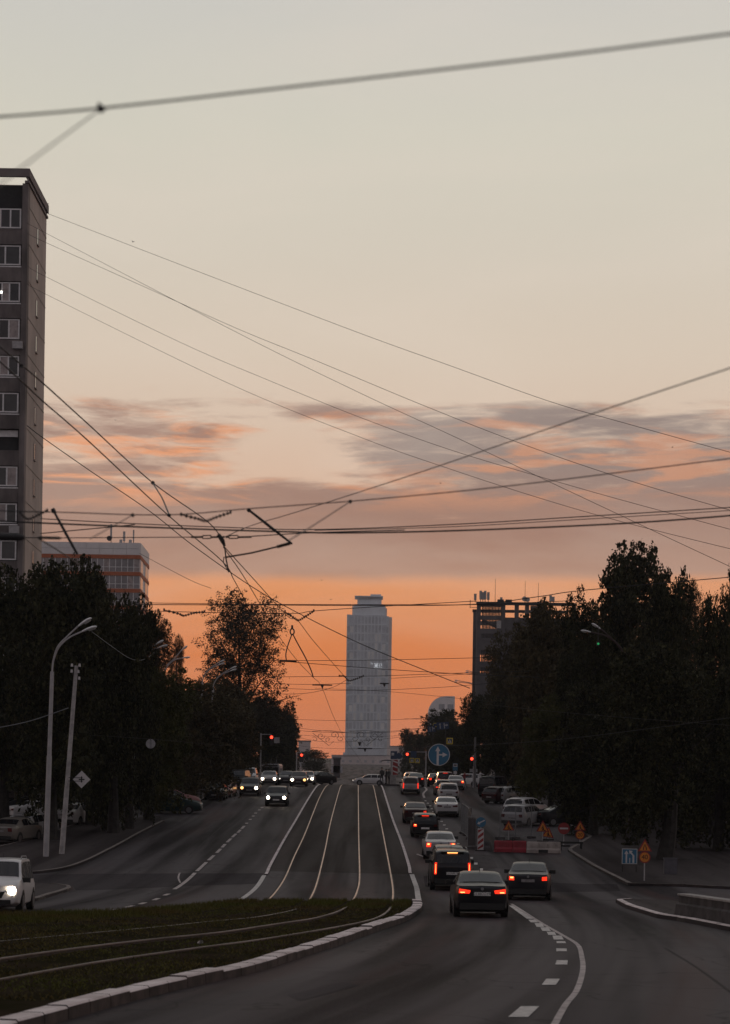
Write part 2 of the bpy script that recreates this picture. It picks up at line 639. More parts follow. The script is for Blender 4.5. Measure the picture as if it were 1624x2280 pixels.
mat('bark_pale', (0.11, 0.10, 0.095), 0.9, vary=0.4, scale=2, bump=0.4)
foliage('leaf_dark', (0.012, 0.015, 0.007), (0.036, 0.036, 0.015), (0.095, 0.086, 0.036))
mat('frame_grey', (0.13, 0.12, 0.125), 0.8, vary=0.2, scale=0.5)
foliage('leaf_olive', (0.048, 0.050, 0.015), (0.070, 0.068, 0.020), (0.100, 0.088, 0.030))
foliage('leaf_brown', (0.040, 0.034, 0.018), (0.080, 0.064, 0.030), (0.14, 0.105, 0.052))
foliage('leaf_airy', (0.030, 0.026, 0.018), (0.042, 0.036, 0.022), (0.060, 0.046, 0.030))

# ================================================================ ground and road
mb = MB()
ys = list(np.arange(-60, 340, 1.0)) + list(np.arange(340, 1700, 20.0)) + list(np.arange(1700, 4400, 150.0))
xs = [-2500, -700, -200, -90, -40, 0, 40, 90, 200, 700, 2500]
mb.add([(x, y, zg(y) - 0.05) for y in ys for x in xs],
       [(j * 11 + i, j * 11 + i + 1, (j + 1) * 11 + i + 1, (j + 1) * 11 + i) for j in range(len(ys) - 1) for i in range(10)])
tag(mb.build('ground', MATS['terrain'], smooth=True), kind='structure')
mb = MB()
ys = list(np.arange(-60, 420, 1.0)) + list(np.arange(420, 1300, 10.0))
xs = [-95, -45, -20, 0, 20, 45, 95]
mb.add([(x, y, zg(y)) for y in ys for x in xs],
       [(j * 7 + i, j * 7 + i + 1, (j + 1) * 7 + i + 1, (j + 1) * 7 + i) for j in range(len(ys) - 1) for i in range(6)])
road = tag(mb.build('road', MATS['road_asphalt'], smooth=True), kind='structure')

LEFT_LINE = [(706, 1746), (679, 1786.6), (654, 1829), (628, 1872), (598, 1926), (590.6, 1942.6), (571, 1974), (548, 1994), (523, 2010.5)]
RIGHT_LINE = [(851, 1748), (874, 1818), (895, 1872), (913, 1926), (916, 1942.6), (922, 1960), (928, 1977), (931, 1996), (934.5, 2013)]


def onto(px, far=True):
    """photograph points on the road, running on straight over the crest"""
    p = [G(*q) for q in px]
    if far:
        p = [Vector((p[0].x, 226, 0))] + p
    return p


LL, RL = catmull(onto(LEFT_LINE), 5), catmull(onto(RIGHT_LINE), 5)
YT = G(800, 1945).y
tram_poly = [(p.x, p.y) for p in LL if p.y > YT] + [(p.x, p.y) for p in reversed(RL) if p.y > YT]
tag(area(tram_poly, 0.004, 'tram_lane_paving', MATS['tram_asphalt']), kind='structure')


def kerb(name, path, w, h, length, mats, parent=None, gap=0.02, jitter=0.004, dz=0.0, label=None):
    """a row of kerb stones along a world path; the body stands to the left of the path; each stone is a part of its own"""
    path = [Vector((p[0], p[1], 0)) for p in path]
    d = [0.0]
    for a, b in zip(path[:-1], path[1:]):
        d.append(d[-1] + (b - a).length)

    def at(s):
        s = max(0, min(d[-1], s))
        for i in range(len(d) - 1):
            if s <= d[i + 1] + 1e-9:
                t = (s - d[i]) / ((d[i + 1] - d[i]) or 1)
                p = path[i].lerp(path[i + 1], t)
                tt = (path[i + 1] - path[i]).normalized()
                return p, Vector((-tt.y, tt.x, 0))
        return path[-1], Vector((0, 0, 0))
    root = thing(name, None, None)
    root['kind'] = 'structure'
    s = 0.0
    while s < d[-1] - 0.05:
        e = min(d[-1], s + length)
        j = random.uniform(-jitter, jitter)
        mb = MB()
        k = max(2, int(length / 1.0) + 1)
        rows = []
        for q in range(k):
            p, n = at(s + gap / 2 + (e - s - gap) * q / (k - 1))
            z = zg(p.y) + dz
            bev = min(0.03, h * 0.25)
            rows.append([(*(p.xy), z - 0.06), (*(p + n * 0.012).xy, z + h - bev + j), (*(p + n * (0.012 + bev)).xy, z + h + j),
                         (*(p + n * w).xy, z + h + j), (*(p + n * w).xy, z - 0.06)])
        vs = [v for r in rows for v in r]
        for q in range(k - 1):
            for i in range(4):
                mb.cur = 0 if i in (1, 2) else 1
                o = len(mb.v)
                mb.add([rows[q][i], rows[q][i + 1], rows[q + 1][i + 1], rows[q + 1][i]], [(0, 1, 2, 3)])
        mb.cur = 1
        mb.add(rows[0], [(0, 1, 2, 3, 4)])
        mb.add(rows[-1], [(4, 3, 2, 1, 0)])
        mb.build('kerb_stone', mats, root)
        s = e
    return root


# painted and raised edges of the tram lane
W, WP = MATS['kerb_white'], MATS['white_paint']
cut = len(LL) - 1
iL = next(i for i, p in enumerate(LL) if p.y < G(590, 1943).y)
iR = next(i for i, p in enumerate(RL) if p.y < G(916, 1943).y)
kerb('tram_lane_kerb', [p for p in LL[:iL + 1] if p.y < 330], 0.17, 0.07, 3.0, [W, MATS['kerb_side']], gap=0.012)
kerb('tram_lane_kerb', [p for p in reversed(RL[:iR + 1]) if p.y < 330], 0.17, 0.07, 3.0, [W, MATS['kerb_side']], gap=0.012)
strip(LL[iL:], -0.10, 0.10, 0.009, 'edge_line', WP, road)
strip(RL[iR:], -0.09, 0.13, 0.009, 'edge_line', WP, road)

# ---- grass median and its big white kerb
KFOOT = [(-90, 2336), (116, 2280), (318, 2223), (459, 2189), (573, 2163), (690, 2125), (757, 2104), (802, 2087), (862, 2066), (907, 2049), (934, 2032), (940, 2022), (937, 2013)]
kf = catmull([G(*p) for p in KFOOT], 8)
kerb('median_kerb', kf, 0.34, 0.19, 1.0, [W, MATS['kerb_side']], gap=0.025, jitter=0.022)
kin = []
for i, p in enumerate(kf):
    t = (kf[min(i + 1, len(kf) - 1)] - kf[max(i - 1, 0)])
    n = Vector((-t.y, t.x, 0)).normalized()
    kin.append(p + n * 0.40)
top = [G(x, y) for x, y in [(918, 2012), (880, 2011.5), (800, 2010.5), (682, 2010.5), (523, 2011), (480, 2016), (400, 2024.5), (300, 2032), (208, 2036.5), (100, 2040), (0, 2042), (-110, 2044)]]
gpoly = [(p.x, p.y) for p in kin] + [(p.x, p.y) for p in top]
median = tag(area(gpoly, 0.10, 'median_earth', MATS['earth'], skirt=0.2, cell=1.0), kind='structure')

# ---- rails: four rails, two tracks, curving out of the street to the left
R1 = [(727, 1747), (709, 1779), (679, 1854), (655, 1905), (637, 1947), (619, 1977), (598, 2001), (580, 2012.5), (545, 2021), (470, 2035), (300, 2052), (150, 2063), (0, 2072), (-110, 2079)]
R2 = [(758.6, 1747), (737.6, 1821), (724, 1887), (709, 1950), (697, 1986), (682, 2010.5), (655, 2024), (573, 2040), (459, 2051), (353, 2062), (176, 2078), (0, 2094), (-110, 2104)]
R3 = [(797, 1747), (798, 1854), (800, 1947), (794.6, 1983), (782.6, 2007), (769, 2019), (742, 2031), (697, 2043), (637, 2052), (577, 2061), (487, 2074), (320, 2091), (160, 2110), (0, 2132), (-110, 2148)]
R4 = [(830.6, 1747), (845.6, 1821), (859, 1890), (868, 1938), (874, 1977), (873, 2005), (866, 2023), (848, 2037), (814, 2049), (727, 2066), (577, 2090), (440, 2108), (220, 2139), (0, 2178), (-110, 2200)]


def rail(px, parent, lift=0.16):
    dzs = []
    pts = []
    for q in px:
        e = max(0.0, min(1.0, (q[1] - 2010) / 14.0))
        dz = 0.012 + e * lift
        p = G(q[0], q[1], dz)
        pts.append(Vector((p.x, p.y, dz)))
    pts = [Vector((pts[0].x, 224, .012))] + pts
    pts = catmull(pts, 7)
    path = []
    for a, b in zip(pts[:-1], pts[1:]):
        k = max(1, int((b - a).length / 1.5))
        path += [a.lerp(b, i / k) for i in range(k)]
    path.append(pts[-1])
    head, web = MB(), MB()
    hr, wr = [], []
    for i, p in enumerate(path):
        t = path[min(i + 1, len(path) - 1)] - path[max(i - 1, 0)]
        n = Vector((t.y, -t.x, 0)).normalized()
        z = zg(p.y) + max(0.012, p.z)

        def sec(prof):
            return [(*(p.xy + n.xy * a), z + b) for a, b in prof]
        hr.append(sec([(-.033, -.03), (-.033, -.004), (-.026, 0), (.026, 0), (.033, -.004), (.033, -.03)]))
        wr.append(sec([(-.075, -.19), (-.075, -.012 if p.z < .03 else -.15), (-.02, -.012 if p.z < .03 else -.13), (-.02, -.03), (.02, -.03),
                       (.02, -.012 if p.z < .03 else -.13), (.075, -.012 if p.z < .03 else -.15), (.075, -.19)]))
    for rows, m_, sh in ((hr, head, 6), (wr, web, 8)):
        m_.add([v for r in rows for v in r], [(j * sh + i, j * sh + i + 1, (j + 1) * sh + i + 1, (j + 1) * sh + i) for j in range(len(rows) - 1) for i in range(sh - 1)])
    head.mi = [1 if path[j].z > 0.04 else 0 for j in range(len(hr) - 1) for i in range(5)]
    r = head.build('rail', [MATS['rail_steel'], MATS['rail_dull']], parent, smooth=True)
    web.build('rail_web', MATS['rail_rust'], r)
    g = [Vector((p.x, p.y, 0)) for p in path if p.z < 0.03 and p.y < 320]
    if len(g) > 1:
        strip(g, 0.045, 0.095, 0.008, 'flange_groove', MATS['groove'], r, step=3)


for a, b, la, lb in ((R1, R2, 0.05, 0.095), (R3, R4, 0.17, 0.14)):
    t = thing('tram_track', None, None)
    t['kind'] = 'structure'
    rail(a, t, la)
    rail(b, t, lb)

# ---- grass blades: nobody could count them
gp = np.array(gpoly)
n = 210000
px = RNG.uniform(gp[:, 0].min(), gp[:, 0].max(), n)
py = RNG.uniform(max(30, gp[:, 1].min()), gp[:, 1].max(), n)
ok = inside(px, py, gpoly)
px, py = px[ok], py[ok]
tuft = np.sin(px * 1.3 + np.sin(py * 0.9)) * np.cos(py * 0.7 + px * 0.3) + RNG.normal(0, .5, len(px))


def near_rail(px, py):
    m = np.full(len(px), 9.0)
    for R in (R1, R2, R3, R4):
        w = [G(*q) for q in R if q[1] > 1990]
        for a, b in zip(w[:-1], w[1:]):
            k = 24
            for i in range(k):
                q = a.lerp(b, i / k)
                m = np.minimum(m, np.hypot(px - q.x, (py - q.y)))
    return m


dist = near_rail(px, py)
topline = np.interp(px, sorted(p.x for p in top), [p.y for p in sorted(top, key=lambda p: p.x)])
edge = np.clip((topline - py) / 9.0, 0, 1)
keep = (dist > 0.12) & ((tuft > -0.75) | (edge < 0.5)) & (RNG.random(len(px)) < (0.16 + 0.3 * (tuft > 0.3)) + 0.7 * (1 - edge))
px, py, edge = px[keep], py[keep], edge[keep]
n = len(px)
h = RNG.uniform(0.05, 0.15, n) * (1.2 - 0.75 * edge)
w = RNG.uniform(0.008, 0.02, n)
an = RNG.uniform(0, math.pi * 2, n)
lx, ly = RNG.normal(0, .05, n), RNG.normal(0, .05, n)
pz = np.array([zg(v) for v in py]) + 0.095
V = np.zeros((n, 3, 3))
V[:, 0] = np.stack([px - np.cos(an) * w, py - np.sin(an) * w, pz], 1)
V[:, 1] = np.stack([px + np.cos(an) * w, py + np.sin(an) * w, pz], 1)
V[:, 2] = np.stack([px + lx, py + ly, pz + h], 1)


def npmesh(name, V, m, k):
    me = bpy.data.meshes.new(name)
    nv = V.shape[0] * V.shape[1]
    me.vertices.add(nv)
    me.vertices.foreach_set('co', V.reshape(-1).astype(np.float32))
    me.loops.add(nv)
    me.loops.foreach_set('vertex_index', np.arange(nv, dtype=np.int32))
    me.polygons.add(V.shape[0])
    me.polygons.foreach_set('loop_start', np.arange(0, nv, k, dtype=np.int32))
    me.materials.append(m)
    me.update(calc_edges=True)
    return me


o = bpy.data.objects.new('grass', npmesh('grass', V, MATS['grass_blade'], 3))
COL.objects.link(o)
tag(o, 'short grass growing on the tram median', 'grass', kind='stuff')

# ---- lane markings
def quad(px, parent, m, dz=0.010, name='lane_dash'):
    v = [G(*p) for p in px]
    mb = MB().add([(p.x, p.y, zg(p.y) + dz) for p in v], [(0, 1, 2, 3)])
    return mb.build(name, m, parent)


for q in ([(1130.5, 2264.5), (1159, 2240.6), (1199.7, 2240.6), (1175, 2264.5)], [(1205, 2193), (1215, 2179.5), (1245.7, 2179.5), (1236.5, 2193)],
          [(1235, 2147.5), (1238.7, 2138), (1263, 2138), (1262, 2147.5)], [(1237.6, 2118), (1237.6, 2111.8), (1260.3, 2111.8), (1261, 2118)],
          [(1238.7, 2099.9), (1237.6, 2095.5), (1257, 2095.5), (1259.4, 2099.9)], [(1232, 2091.8), (1229, 2083), (1249, 2083), (1254, 2091.8)],
          [(1220, 2081.5), (1216, 2074.5), (1233, 2074.5), (1237.6, 2081.5)], [(1206.8, 2072.8), (1202, 2064.7), (1219, 2064.7), (1226, 2072.8)],
          [(1194, 2063.6), (1189, 2055.5), (1205, 2055.5), (1211, 2063.6)], [(1181, 2053.5), (1175, 2047.5), (1190, 2047.5), (1197, 2053.5)],
          [(1172, 2045.5), (1132, 2016), (1140, 2016), (1186, 2045.5)]):
    quad(q, road, WP)
SOL = [(1138, 2012), (1160, 2026), (1205, 2055), (1259, 2086), (1286, 2104), (1294.5, 2128), (1297, 2160), (1284, 2204), (1259, 2237), (1235, 2280), (1210, 2330)]
strip(catmull([G(*p) for p in SOL], 8), -0.05, 0.06, 0.009, 'edge_line', MATS['worn_paint'], road, step=0.5)
# dashes between the queueing lanes
D2 = [(946.6, 1782.6), (952, 1788), (956.7, 1794), (960.5, 1800.5), (964.6, 1807), (973, 1817), (982.6, 1828.5), (988.4, 1836.5), (994, 1845), (1001, 1855), (1010, 1867), (1019, 1878), (1027, 1887), (1038, 1898), (1048.8, 1910), (1058.6, 1922.5), (1070.5, 1935.5), (1084, 1952)]
for x, y in D2:
    p = G(x, y)
    ln = 1.0 if y < 1900 else 1.4
    mb = MB().add([(p.x + a + b * 0.06, p.y + b, zg(p.y + b) + 0.010) for a, b in ((-.09, -ln / 2), (.09, -ln / 2), (.09, ln / 2), (-.09, ln / 2))], [(0, 1, 2, 3)])
    mb.build('lane_dash', WP, road)
strip(catmull([G(*p) for p in [(944, 1749.4), (949, 1757.4), (941.6, 1766.6), (944, 1776)]], 6), -0.10, 0.10, 0.010, 'lane_line', MATS['worn_paint'], road)
mb = MB().add([G(x, y, 0.010) for x, y in ((926, 1901.5), (941, 1907.5), (941, 1905), (929, 1900))], [(0, 1, 2, 3)])
mb.build('lane_dash', MATS['worn_paint'], road)
# dashes on the left carriageway
D3 = [(583, 1797.7), (577, 1803), (568.7, 1810), (563.6, 1816.6), (557, 1824), (549, 1832.5)]
for x, y in D3:
    p = G(x, y)
    mb = MB().add([(p.x + a, p.y + b, zg(p.y + b) + 0.010) for a, b in ((-.1, -.55), (.1, -.55), (.1, .55), (-.1, .55))], [(0, 1, 2, 3)])
    mb.build('lane_dash', MATS['worn_paint'], road)
for a, b in (((543.5, 1838.5), (537.5, 1845)), ((535, 1847), (529, 1853.5)), ((525, 1856), (516.5, 1864)), ((514, 1866.5), (505, 1875)), ((501, 1879), (494, 1886.5)), ((491, 1889.5), (482, 1898.5)),
             ((476, 1904), (464, 1915)), ((459, 1919.5), (438, 1939)), ((434, 1943), (388, 1979.5)), ((376, 1989.5), (365, 1993.5)), ((353, 1999.5), (342, 2004)), ((323, 2009), (311, 2013)),
             ((296, 2016), (280, 2020)), ((260, 2024), (240, 2028)), ((220, 2030.5), (196, 2034))):
    strip([G(*a), G(*b)], -0.09, 0.09, 0.010, 'lane_dash', MATS['worn_paint'], road, step=0.5)
strip(catmull([G(*p) for p in [(401, 1965), (397, 1955), (398, 1948), (400, 1943)]], 5), -0.04, 0.04, 0.010, 'crack_line', MATS['worn_paint'], road)

# ---- patches where the asphalt was renewed
asphalt('patch_asphalt', (0.030, 0.0255, 0.029), 0.35, rough=0.9)
asphalt('pale_asphalt', (0.054, 0.047, 0.049), 0.30, rough=0.9)
for px_, m_ in (([(-40, 1949), (205, 1945), (430, 1944), (586, 1944), (575, 1967), (420, 1972), (250, 1980), (170, 1982), (160, 1972), (60, 1966), (-40, 1969)], 'patch_asphalt'),
                ([(942, 1950), (1060, 1956), (1180, 1962), (1300, 1968), (1372, 1968), (1380, 1984), (1230, 1986), (1050, 1980), (946, 1974)], 'patch_asphalt'),
                ([(1010, 1900), (1092, 1903), (1108, 1932), (1075, 1938)], 'pale_asphalt'),
                ([(640, 2215), (760, 2185), (800, 2193), (668, 2228)], 'pale_asphalt')):
    w_ = [G(*q) for q in px_]
    area([(p.x, p.y) for p in w_], 0.005, 'asphalt_patch', MATS[m_], road, cell=1.0)
for px_ in ([(1480, 2110), (1560, 2160), (1680, 2250)], [(420, 1905), (470, 1860), (540, 1800)], [(330, 1990), (420, 1955), (470, 1915)]):
    strip(catmull([G(*q) for q in px_], 6), -0.025, 0.025, 0.0075, 'tar_seam', MATS['groove'], road, step=0.5)

# ---- pavements
out1 = catmull([G(*p) for p in [(-120, 1949), (0, 1947), (69, 1945), (99, 1943), (153, 1934), (197.6, 1918), (235, 1899.5), (272, 1880), (316, 1855), (365.6, 1830)]], 5)
in1 = [G(*p) for p in [(352, 1820), (280, 1824), (210, 1830), (183, 1833), (148, 1842.7), (84, 1867), (0, 1887), (-120, 1915)]]
tag(area([(p.x, p.y) for p in out1 + in1], 0.115, 'pavement', MATS['pavement_asphalt'], skirt=0.2), kind='structure')
kerb('pavement_kerb', out1, 0.18, 0.13, 1.5, [MATS['kerb_stone'], MATS['kerb_side']])
kerb('pavement_kerb', in1, 0.16, 0.13, 2.0, [MATS['kerb_stone'], MATS['kerb_side']])
a = G(428, 1789)
b = G(450, 1782)
p2 = [(a.x - 25, a.y), (a.x, a.y), (b.x, b.y), (b.x, 330), (b.x - 30, 330)]
tag(area(p2, 0.115, 'pavement', MATS['pavement_asphalt'], skirt=0.2), kind='structure')
kerb('pavement_kerb', [p2[0], p2[1], p2[2], (b.x, 205)], 0.18, 0.13, 2.0, [MATS['kerb_stone'], MATS['kerb_side']])
outr = [G(*p) for p in [(2600, 2006), (1720, 1982), (1624, 1979.5), (1509.6, 1973), (1400, 1972), (1377, 1960), (1316.5, 1929), (1263, 1895)]]
pr = [(p.x, p.y) for p in outr] + [(14.4, 128), (14.4, 330), (60, 330), (60, outr[0].y)]
tag(area(pr, 0.115, 'pavement', MATS['pavement_asphalt'], skirt=0.2), kind='structure')
kerb('pavement_kerb', [(p.x, p.y) for p in outr] + [(14.4, 128), (14.4, 200)], -0.18, 0.13, 1.5, [MATS['kerb_stone'], MATS['kerb_side']])
isl = [G(*p) for p in [(1398.5, 2008), (1369.6, 2009), (1393.7, 2022), (1461, 2043.5), (1514, 2051), (1624, 2073), (1740, 2094), (2100, 2165)]]
isl2 = [G(*p) for p in [(2300, 2036), (1740, 2018), (1524, 2011), (1398.5, 2008)]]
tag(area([(p.x, p.y) for p in isl + isl2[:-1]], 0.13, 'traffic_island', MATS['pavement_asphalt'], skirt=0.2, cell=1), kind='structure')
kerb('island_kerb', isl, 0.22, 0.16, 1.2, [W, MATS['kerb_side']])
il = [G(*p) for p in [(-60, 2040), (0, 2023), (80, 2006), (113, 1995.5), (148, 1985), (160, 1977.5), (140, 1973.5), (117, 1972)]]
il2 = [G(*p) for p in [(60, 1969), (-60, 1974)]]
tag(area([(p.x, p.y) for p in il + il2], 0.10, 'traffic_island', MATS['pavement_asphalt'], skirt=0.2, cell=1), kind='structure')
kerb('island_kerb', catmull(il, 4), 0.2, 0.12, 1.2, [MATS['kerb_stone'], MATS['kerb_side']])

# ================================================================ buildings
def slabhouse(parent, name, X0, X1, Y0, Y1, z0, z1, m):
    return MB().box((X0, Y0, z0), (X1, Y1, z1)).build(name, m, parent)


# ---- left apartment block
AD = 150.0
ax = P(57, 850, AD).x
az0, az1 = zg(AD) - 0.5, P(59, 378, AD).z
AY1 = 158.6
fl = 82.0 * AD / F
apt = thing('apartment_block', 'tall dark concrete panel apartment block with white framed windows at the left edge', 'building', (ax - 7, AD, zg(AD)))
AO = Vector((ax - 7, AD, zg(AD)))


def A(lo, hi, name, m, parent=apt, mb=None):
    M = Matrix.Translation(-AO)
    q = mb or MB()
    q.box(lo, hi, M)
    return q.build(name, m, parent) if mb is None else q


AX0 = ax - 15.0
zt = P(59, 406, AD).z                # top of the wall under the roof gap
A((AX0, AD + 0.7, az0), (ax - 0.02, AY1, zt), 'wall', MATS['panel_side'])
zf0, zf1 = P(59, 396, AD).z, az1
mbf = MB()
A((AX0, AD - 0.25, zf0), (ax + 0.12, AD, zf1), '', None, mb=mbf)
A((ax - 0.2, AD, zf0), (ax + 0.12, AY1 + 0.2, zf1), '', None, mb=mbf)
A((AX0, AY1, zf0), (ax - 0.2, AY1 + 0.2, zf1), '', None, mb=mbf)
mbf.build('roof_fascia', MATS['fascia'], apt)
for k in range(6):
    y = AD + 0.1 + k * (AY1 - AD - 0.3) / 5
    A((ax - 0.12, y, zt), (ax - 0.04, y + 0.1, zf0), 'roof_post', MATS['frame_white'])
A((ax - 0.25, AD - 0.2, zt - 0.12), (ax + 0.10, AY1 + 0.1, zt + 0.06), 'cornice', MATS['fascia'])
pw = 12.5 * AD / F
for i, x in enumerate((ax, ax - 5.2, ax - 10.2)):
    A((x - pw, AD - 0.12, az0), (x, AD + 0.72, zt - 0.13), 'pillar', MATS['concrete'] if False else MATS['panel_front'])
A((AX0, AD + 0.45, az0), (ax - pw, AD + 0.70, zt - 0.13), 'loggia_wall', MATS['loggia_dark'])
zwin = P(20, 486.5, AD).z
for k in range(17):
    zc = zwin - k * fl
    if zc < az0 + 2:
        break
    for b in range(3):
        xr = ax - 5.1 * b - pw
        xl = ax - 5.1 * (b + 1)
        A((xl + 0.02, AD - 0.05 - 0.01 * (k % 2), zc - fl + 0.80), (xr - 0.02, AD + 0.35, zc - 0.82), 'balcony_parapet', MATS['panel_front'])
        mbp = MB()
        A((xl + 0.02, AD - 0.07, zc - 0.92), (xr - 0.02, AD + 0.3, zc - 0.83), 'sill', MATS['frame_white'] if (k + b) % 3 else MATS['panel_front'])
        # window with frame bars, panes as sub-parts
        if (k * 3 + b) % 7 == 4 and b == 0:
            A((xl + 0.3, AD + 0.30, zc + 0.25), (xr - 0.15, AD + 0.36, zc + 0.74), 'blind', MATS['frame_white'])
            continue
        wl, wr_ = xr - 2.45, xr - 0.15
        zb, zt_ = zc - 0.74, zc + 0.74
        mf = MB()
        cuts = [wl, wl + 0.8 + 0.1 * ((k + b) % 3), wl + 1.55, wr_]
        if k % 4 == 1:
            cuts = [wl, wl + 1.2, wr_]
        for c in cuts:
            A((c - 0.055, AD + 0.02, zb), (c + 0.055, AD + 0.12, zt_), '', None, mb=mf)
        A((wl + 0.055, AD + 0.022, zb), (wr_ - 0.055, AD + 0.118, zb + 0.10), '', None, mb=mf)
        A((wl + 0.055, AD + 0.022, zt_ - 0.09), (wr_ - 0.055, AD + 0.118, zt_), '', None, mb=mf)
        fr = mf.build('window', MATS['frame_white'] if k != 6 else MATS['panel_front'], apt)
        for c0, c1 in zip(cuts[:-1], cuts[1:]):
            A((c0 + 0.057, AD + 0.06, zb + 0.102), (c1 - 0.057, AD + 0.07, zt_ - 0.092), 'pane', MATS[('glass_dark', 'glass_curtain', 'glass_dark', 'glass_dark')[(k * 2 + b + int(c0 * 3)) % 4]], fr)
for k_, dx_ in ((1, -2.9), (3, -0.55), (6, -3.2), (8, -0.6)):
    zz = zwin - k_ * fl
    A((ax - pw + dx_, AD - 0.42, zz - 1.55), (ax - pw + dx_ + 0.75, AD - 0.07, zz - 1.02), 'air_conditioner', MATS['antenna_grey'])
zc = zwin - 4 * fl
MB().box((-0.07, -0.05, -0.07), (0.07, 0.05, 0.07), Matrix.Translation(P(25, 815, AD + 0.25) - AO)).build('room_lamp', glowmat('room_lamp', (1.0, 0.95, 0.85), 9.0), apt)
MB().box((-0.06, -0.05, -0.06), (0.06, 0.05, 0.06), Matrix.Translation(P(3, 651, AD + 0.02) - AO)).build('room_lamp', MATS['room_lamp'], apt)
# flank: storey seams and slit windows
for k in range(18):
    zs = P(57, 456, AD).z - k * fl
    if zs < az0 + 1:
        break
    A((ax - 0.02, AD + 0.72, zs - 0.035), (ax + 0.012, AY1 - 0.05, zs + 0.035), 'panel_seam', MATS['seam'])
    zs2 = P(81.5, 530, 154.6).z - k * fl
    mf = MB()
    for dy in (-0.36, 0.30):
        A((ax - 0.02, 154.4 + dy, zs2 - 0.62), (ax + 0.03, 154.46 + dy, zs2 + 0.62), '', None, mb=mf)
    A((ax - 0.02, 154.1, zs2 - 0.70), (ax + 0.10, 154.76, zs2 - 0.62), '', None, mb=mf)
    fr = mf.build('slit_window', MATS['seam'], apt)
    A((ax - 0.02, 154.1, zs2 - 0.62), (ax + 0.015, 154.7, zs2 + 0.62), 'pane', MATS['glass_dark'], fr)
o = MB().tube([P(102.8, 457, 158.5), P(104.5, 456.5, 158.5), P(107.5, 454, 158.4)], 0.04).build('hook_bracket', MATS['steel_dark'])
tag(o, 'short bent bracket sticking out of the apartment block roof corner', 'bracket')

# ---- office block with orange bands, further back on the left
OD = 330.0
ox1 = P(309, 1400, OD).x
ox0 = P(40, 1400, OD).x
OY1 = 343.0
off = thing('office_block', 'pale office block with orange bands and ribbon windows behind the left trees', 'building', (ox1 - 8, OD, zg(OD)))
OO = Vector((ox1 - 8, OD, zg(OD)))


def B(lo, hi, name, m, parent=off, mb=None):
    q = mb or MB()
    q.box(lo, hi, Matrix.Translation(-OO))
    return q.build(name, m, parent) if mb is None else q


zr = P(309, 1208.7, OD).z
fo = 37.5 * OD / F
B((ox0, OD, zg(OD) - 1), (ox1, OY1, zr - 2.0), 'wall', MATS['office_panel'])
for i in range(9):
    x0 = ox0 + (ox1 - ox0) * i / 9
    for j in range(2):
        B((x0 + 0.015, OD - 0.10, zr - 2.0 + j * 1.01), (x0 + (ox1 - ox0) / 9 - 0.015, OD + 0.3, zr - 1.01 + j * 1.01 - 0.02), 'facade_panel', MATS['office_panel'])
B((ox0, OD + 0.3, zr - 2.0), (ox1 - 0.3, OY1, zr - 0.02), 'parapet_core', MATS['office_panel'])
for i in range(5):
    y0 = OD + 0.3 + (OY1 - OD - 0.3) * i / 5
    B((ox1 - 0.3, y0 + 0.015, zr - 2.0), (ox1 + 0.10, y0 + (OY1 - OD - .3) / 5 - 0.015, zr - 0.01), 'facade_panel', MATS['office_panel'])
for k in range(7):
    zt_ = zr - 2.05 - k * fo
    B((ox0, OD - 0.16, zt_ - 0.62), (ox1 + 0.16, OD + 0.02, zt_), 'orange_band', MATS['orange_band'])
    B((ox1 - 0.02, OD + 0.02, zt_ - 0.62), (ox1 + 0.14, OY1, zt_), 'orange_band', MATS['orange_band'])
    n = 20
    for i in range(n):
        x0 = ox1 - (i + 1) * (ox1 - ox0) / n
        x1 = x0 + (ox1 - ox0) / n
        zb = zt_ - fo + 0.06
        mf = MB()
        B((x0 - 0.05, OD - 0.10, zb), (x0 + 0.05, OD + 0.01, zt_ - 0.64), '', None, mb=mf)
        B((x0 + 0.051, OD - 0.09, zb + 0.70), (x1 - 0.051, OD + 0.01, zb + 0.78), '', None, mb=mf)
        fr = mf.build('window', MATS['frame_white'], off)
        B((x0 + 0.051, OD - 0.03, zb), (x1 - 0.051, OD - 0.02, zt_ - 0.64), 'pane', MATS['office_glass'] if (i * 7 + k * 3) % 5 else MATS['glass_curtain'], fr)
    for y0, y1 in ((OD + 0.5, OD + 4.0), (OD + 7.6, OD + 11.4)):
        fr = B((ox1 - 0.02, y0 - 0.08, zt_ - fo + 0.06), (ox1 + 0.06, y1 + 0.08, zt_ - 0.64), 'window', MATS['frame_white'])
        B((ox1 - 0.02, y0, zt_ - fo + 0.14), (ox1 + 0.09, y1, zt_ - 0.72), 'pane', MATS['office_glass'], fr)
for i, (x, yt, w, lab) in enumerate(((247, 1167, 0.30, 'tall roof antenna with a drum on its mast, leftmost on the office roof'), (276, 1183, 0.36, 'pale panel antenna in the middle of the office roof'), (297, 1180, 0.22, 'slim panel antenna with side boxes, nearest the office roof corner'))):
    b0 = P(x, 1208, OD + 2)
    t1 = P(x, yt, OD + 2)
    t = thing('roof_antenna', lab, 'antenna', (b0.x, b0.y, zr - 0.02), group='antennas on the office roof')
    h = t1.z - zr
    MB().tube([(0, 0, 0), (0, 0, h * 0.55)], 0.07).build('mast', MATS['steel_dark'], t)
    MB().box((-w / 2, -0.12, h * 0.28), (w / 2, 0.12, h)).build('panel', MATS['antenna_grey'], t)
    if i == 0:
        MB().tube([(-0.25, -0.5, h * .28), (-0.25, -0.15, h * .28)], 0.42, 12).build('drum', MATS['steel_dark'], t)
    else:
        MB().box((-0.75, -0.2, 0), (-0.3, 0.2, 0.8)).build('equipment_box', MATS['antenna_grey'], t)
        MB().box((-0.3, -0.2, 0.0), (0.35, 0.2, 0.25)).build('foot', MATS['steel_dark'], t)

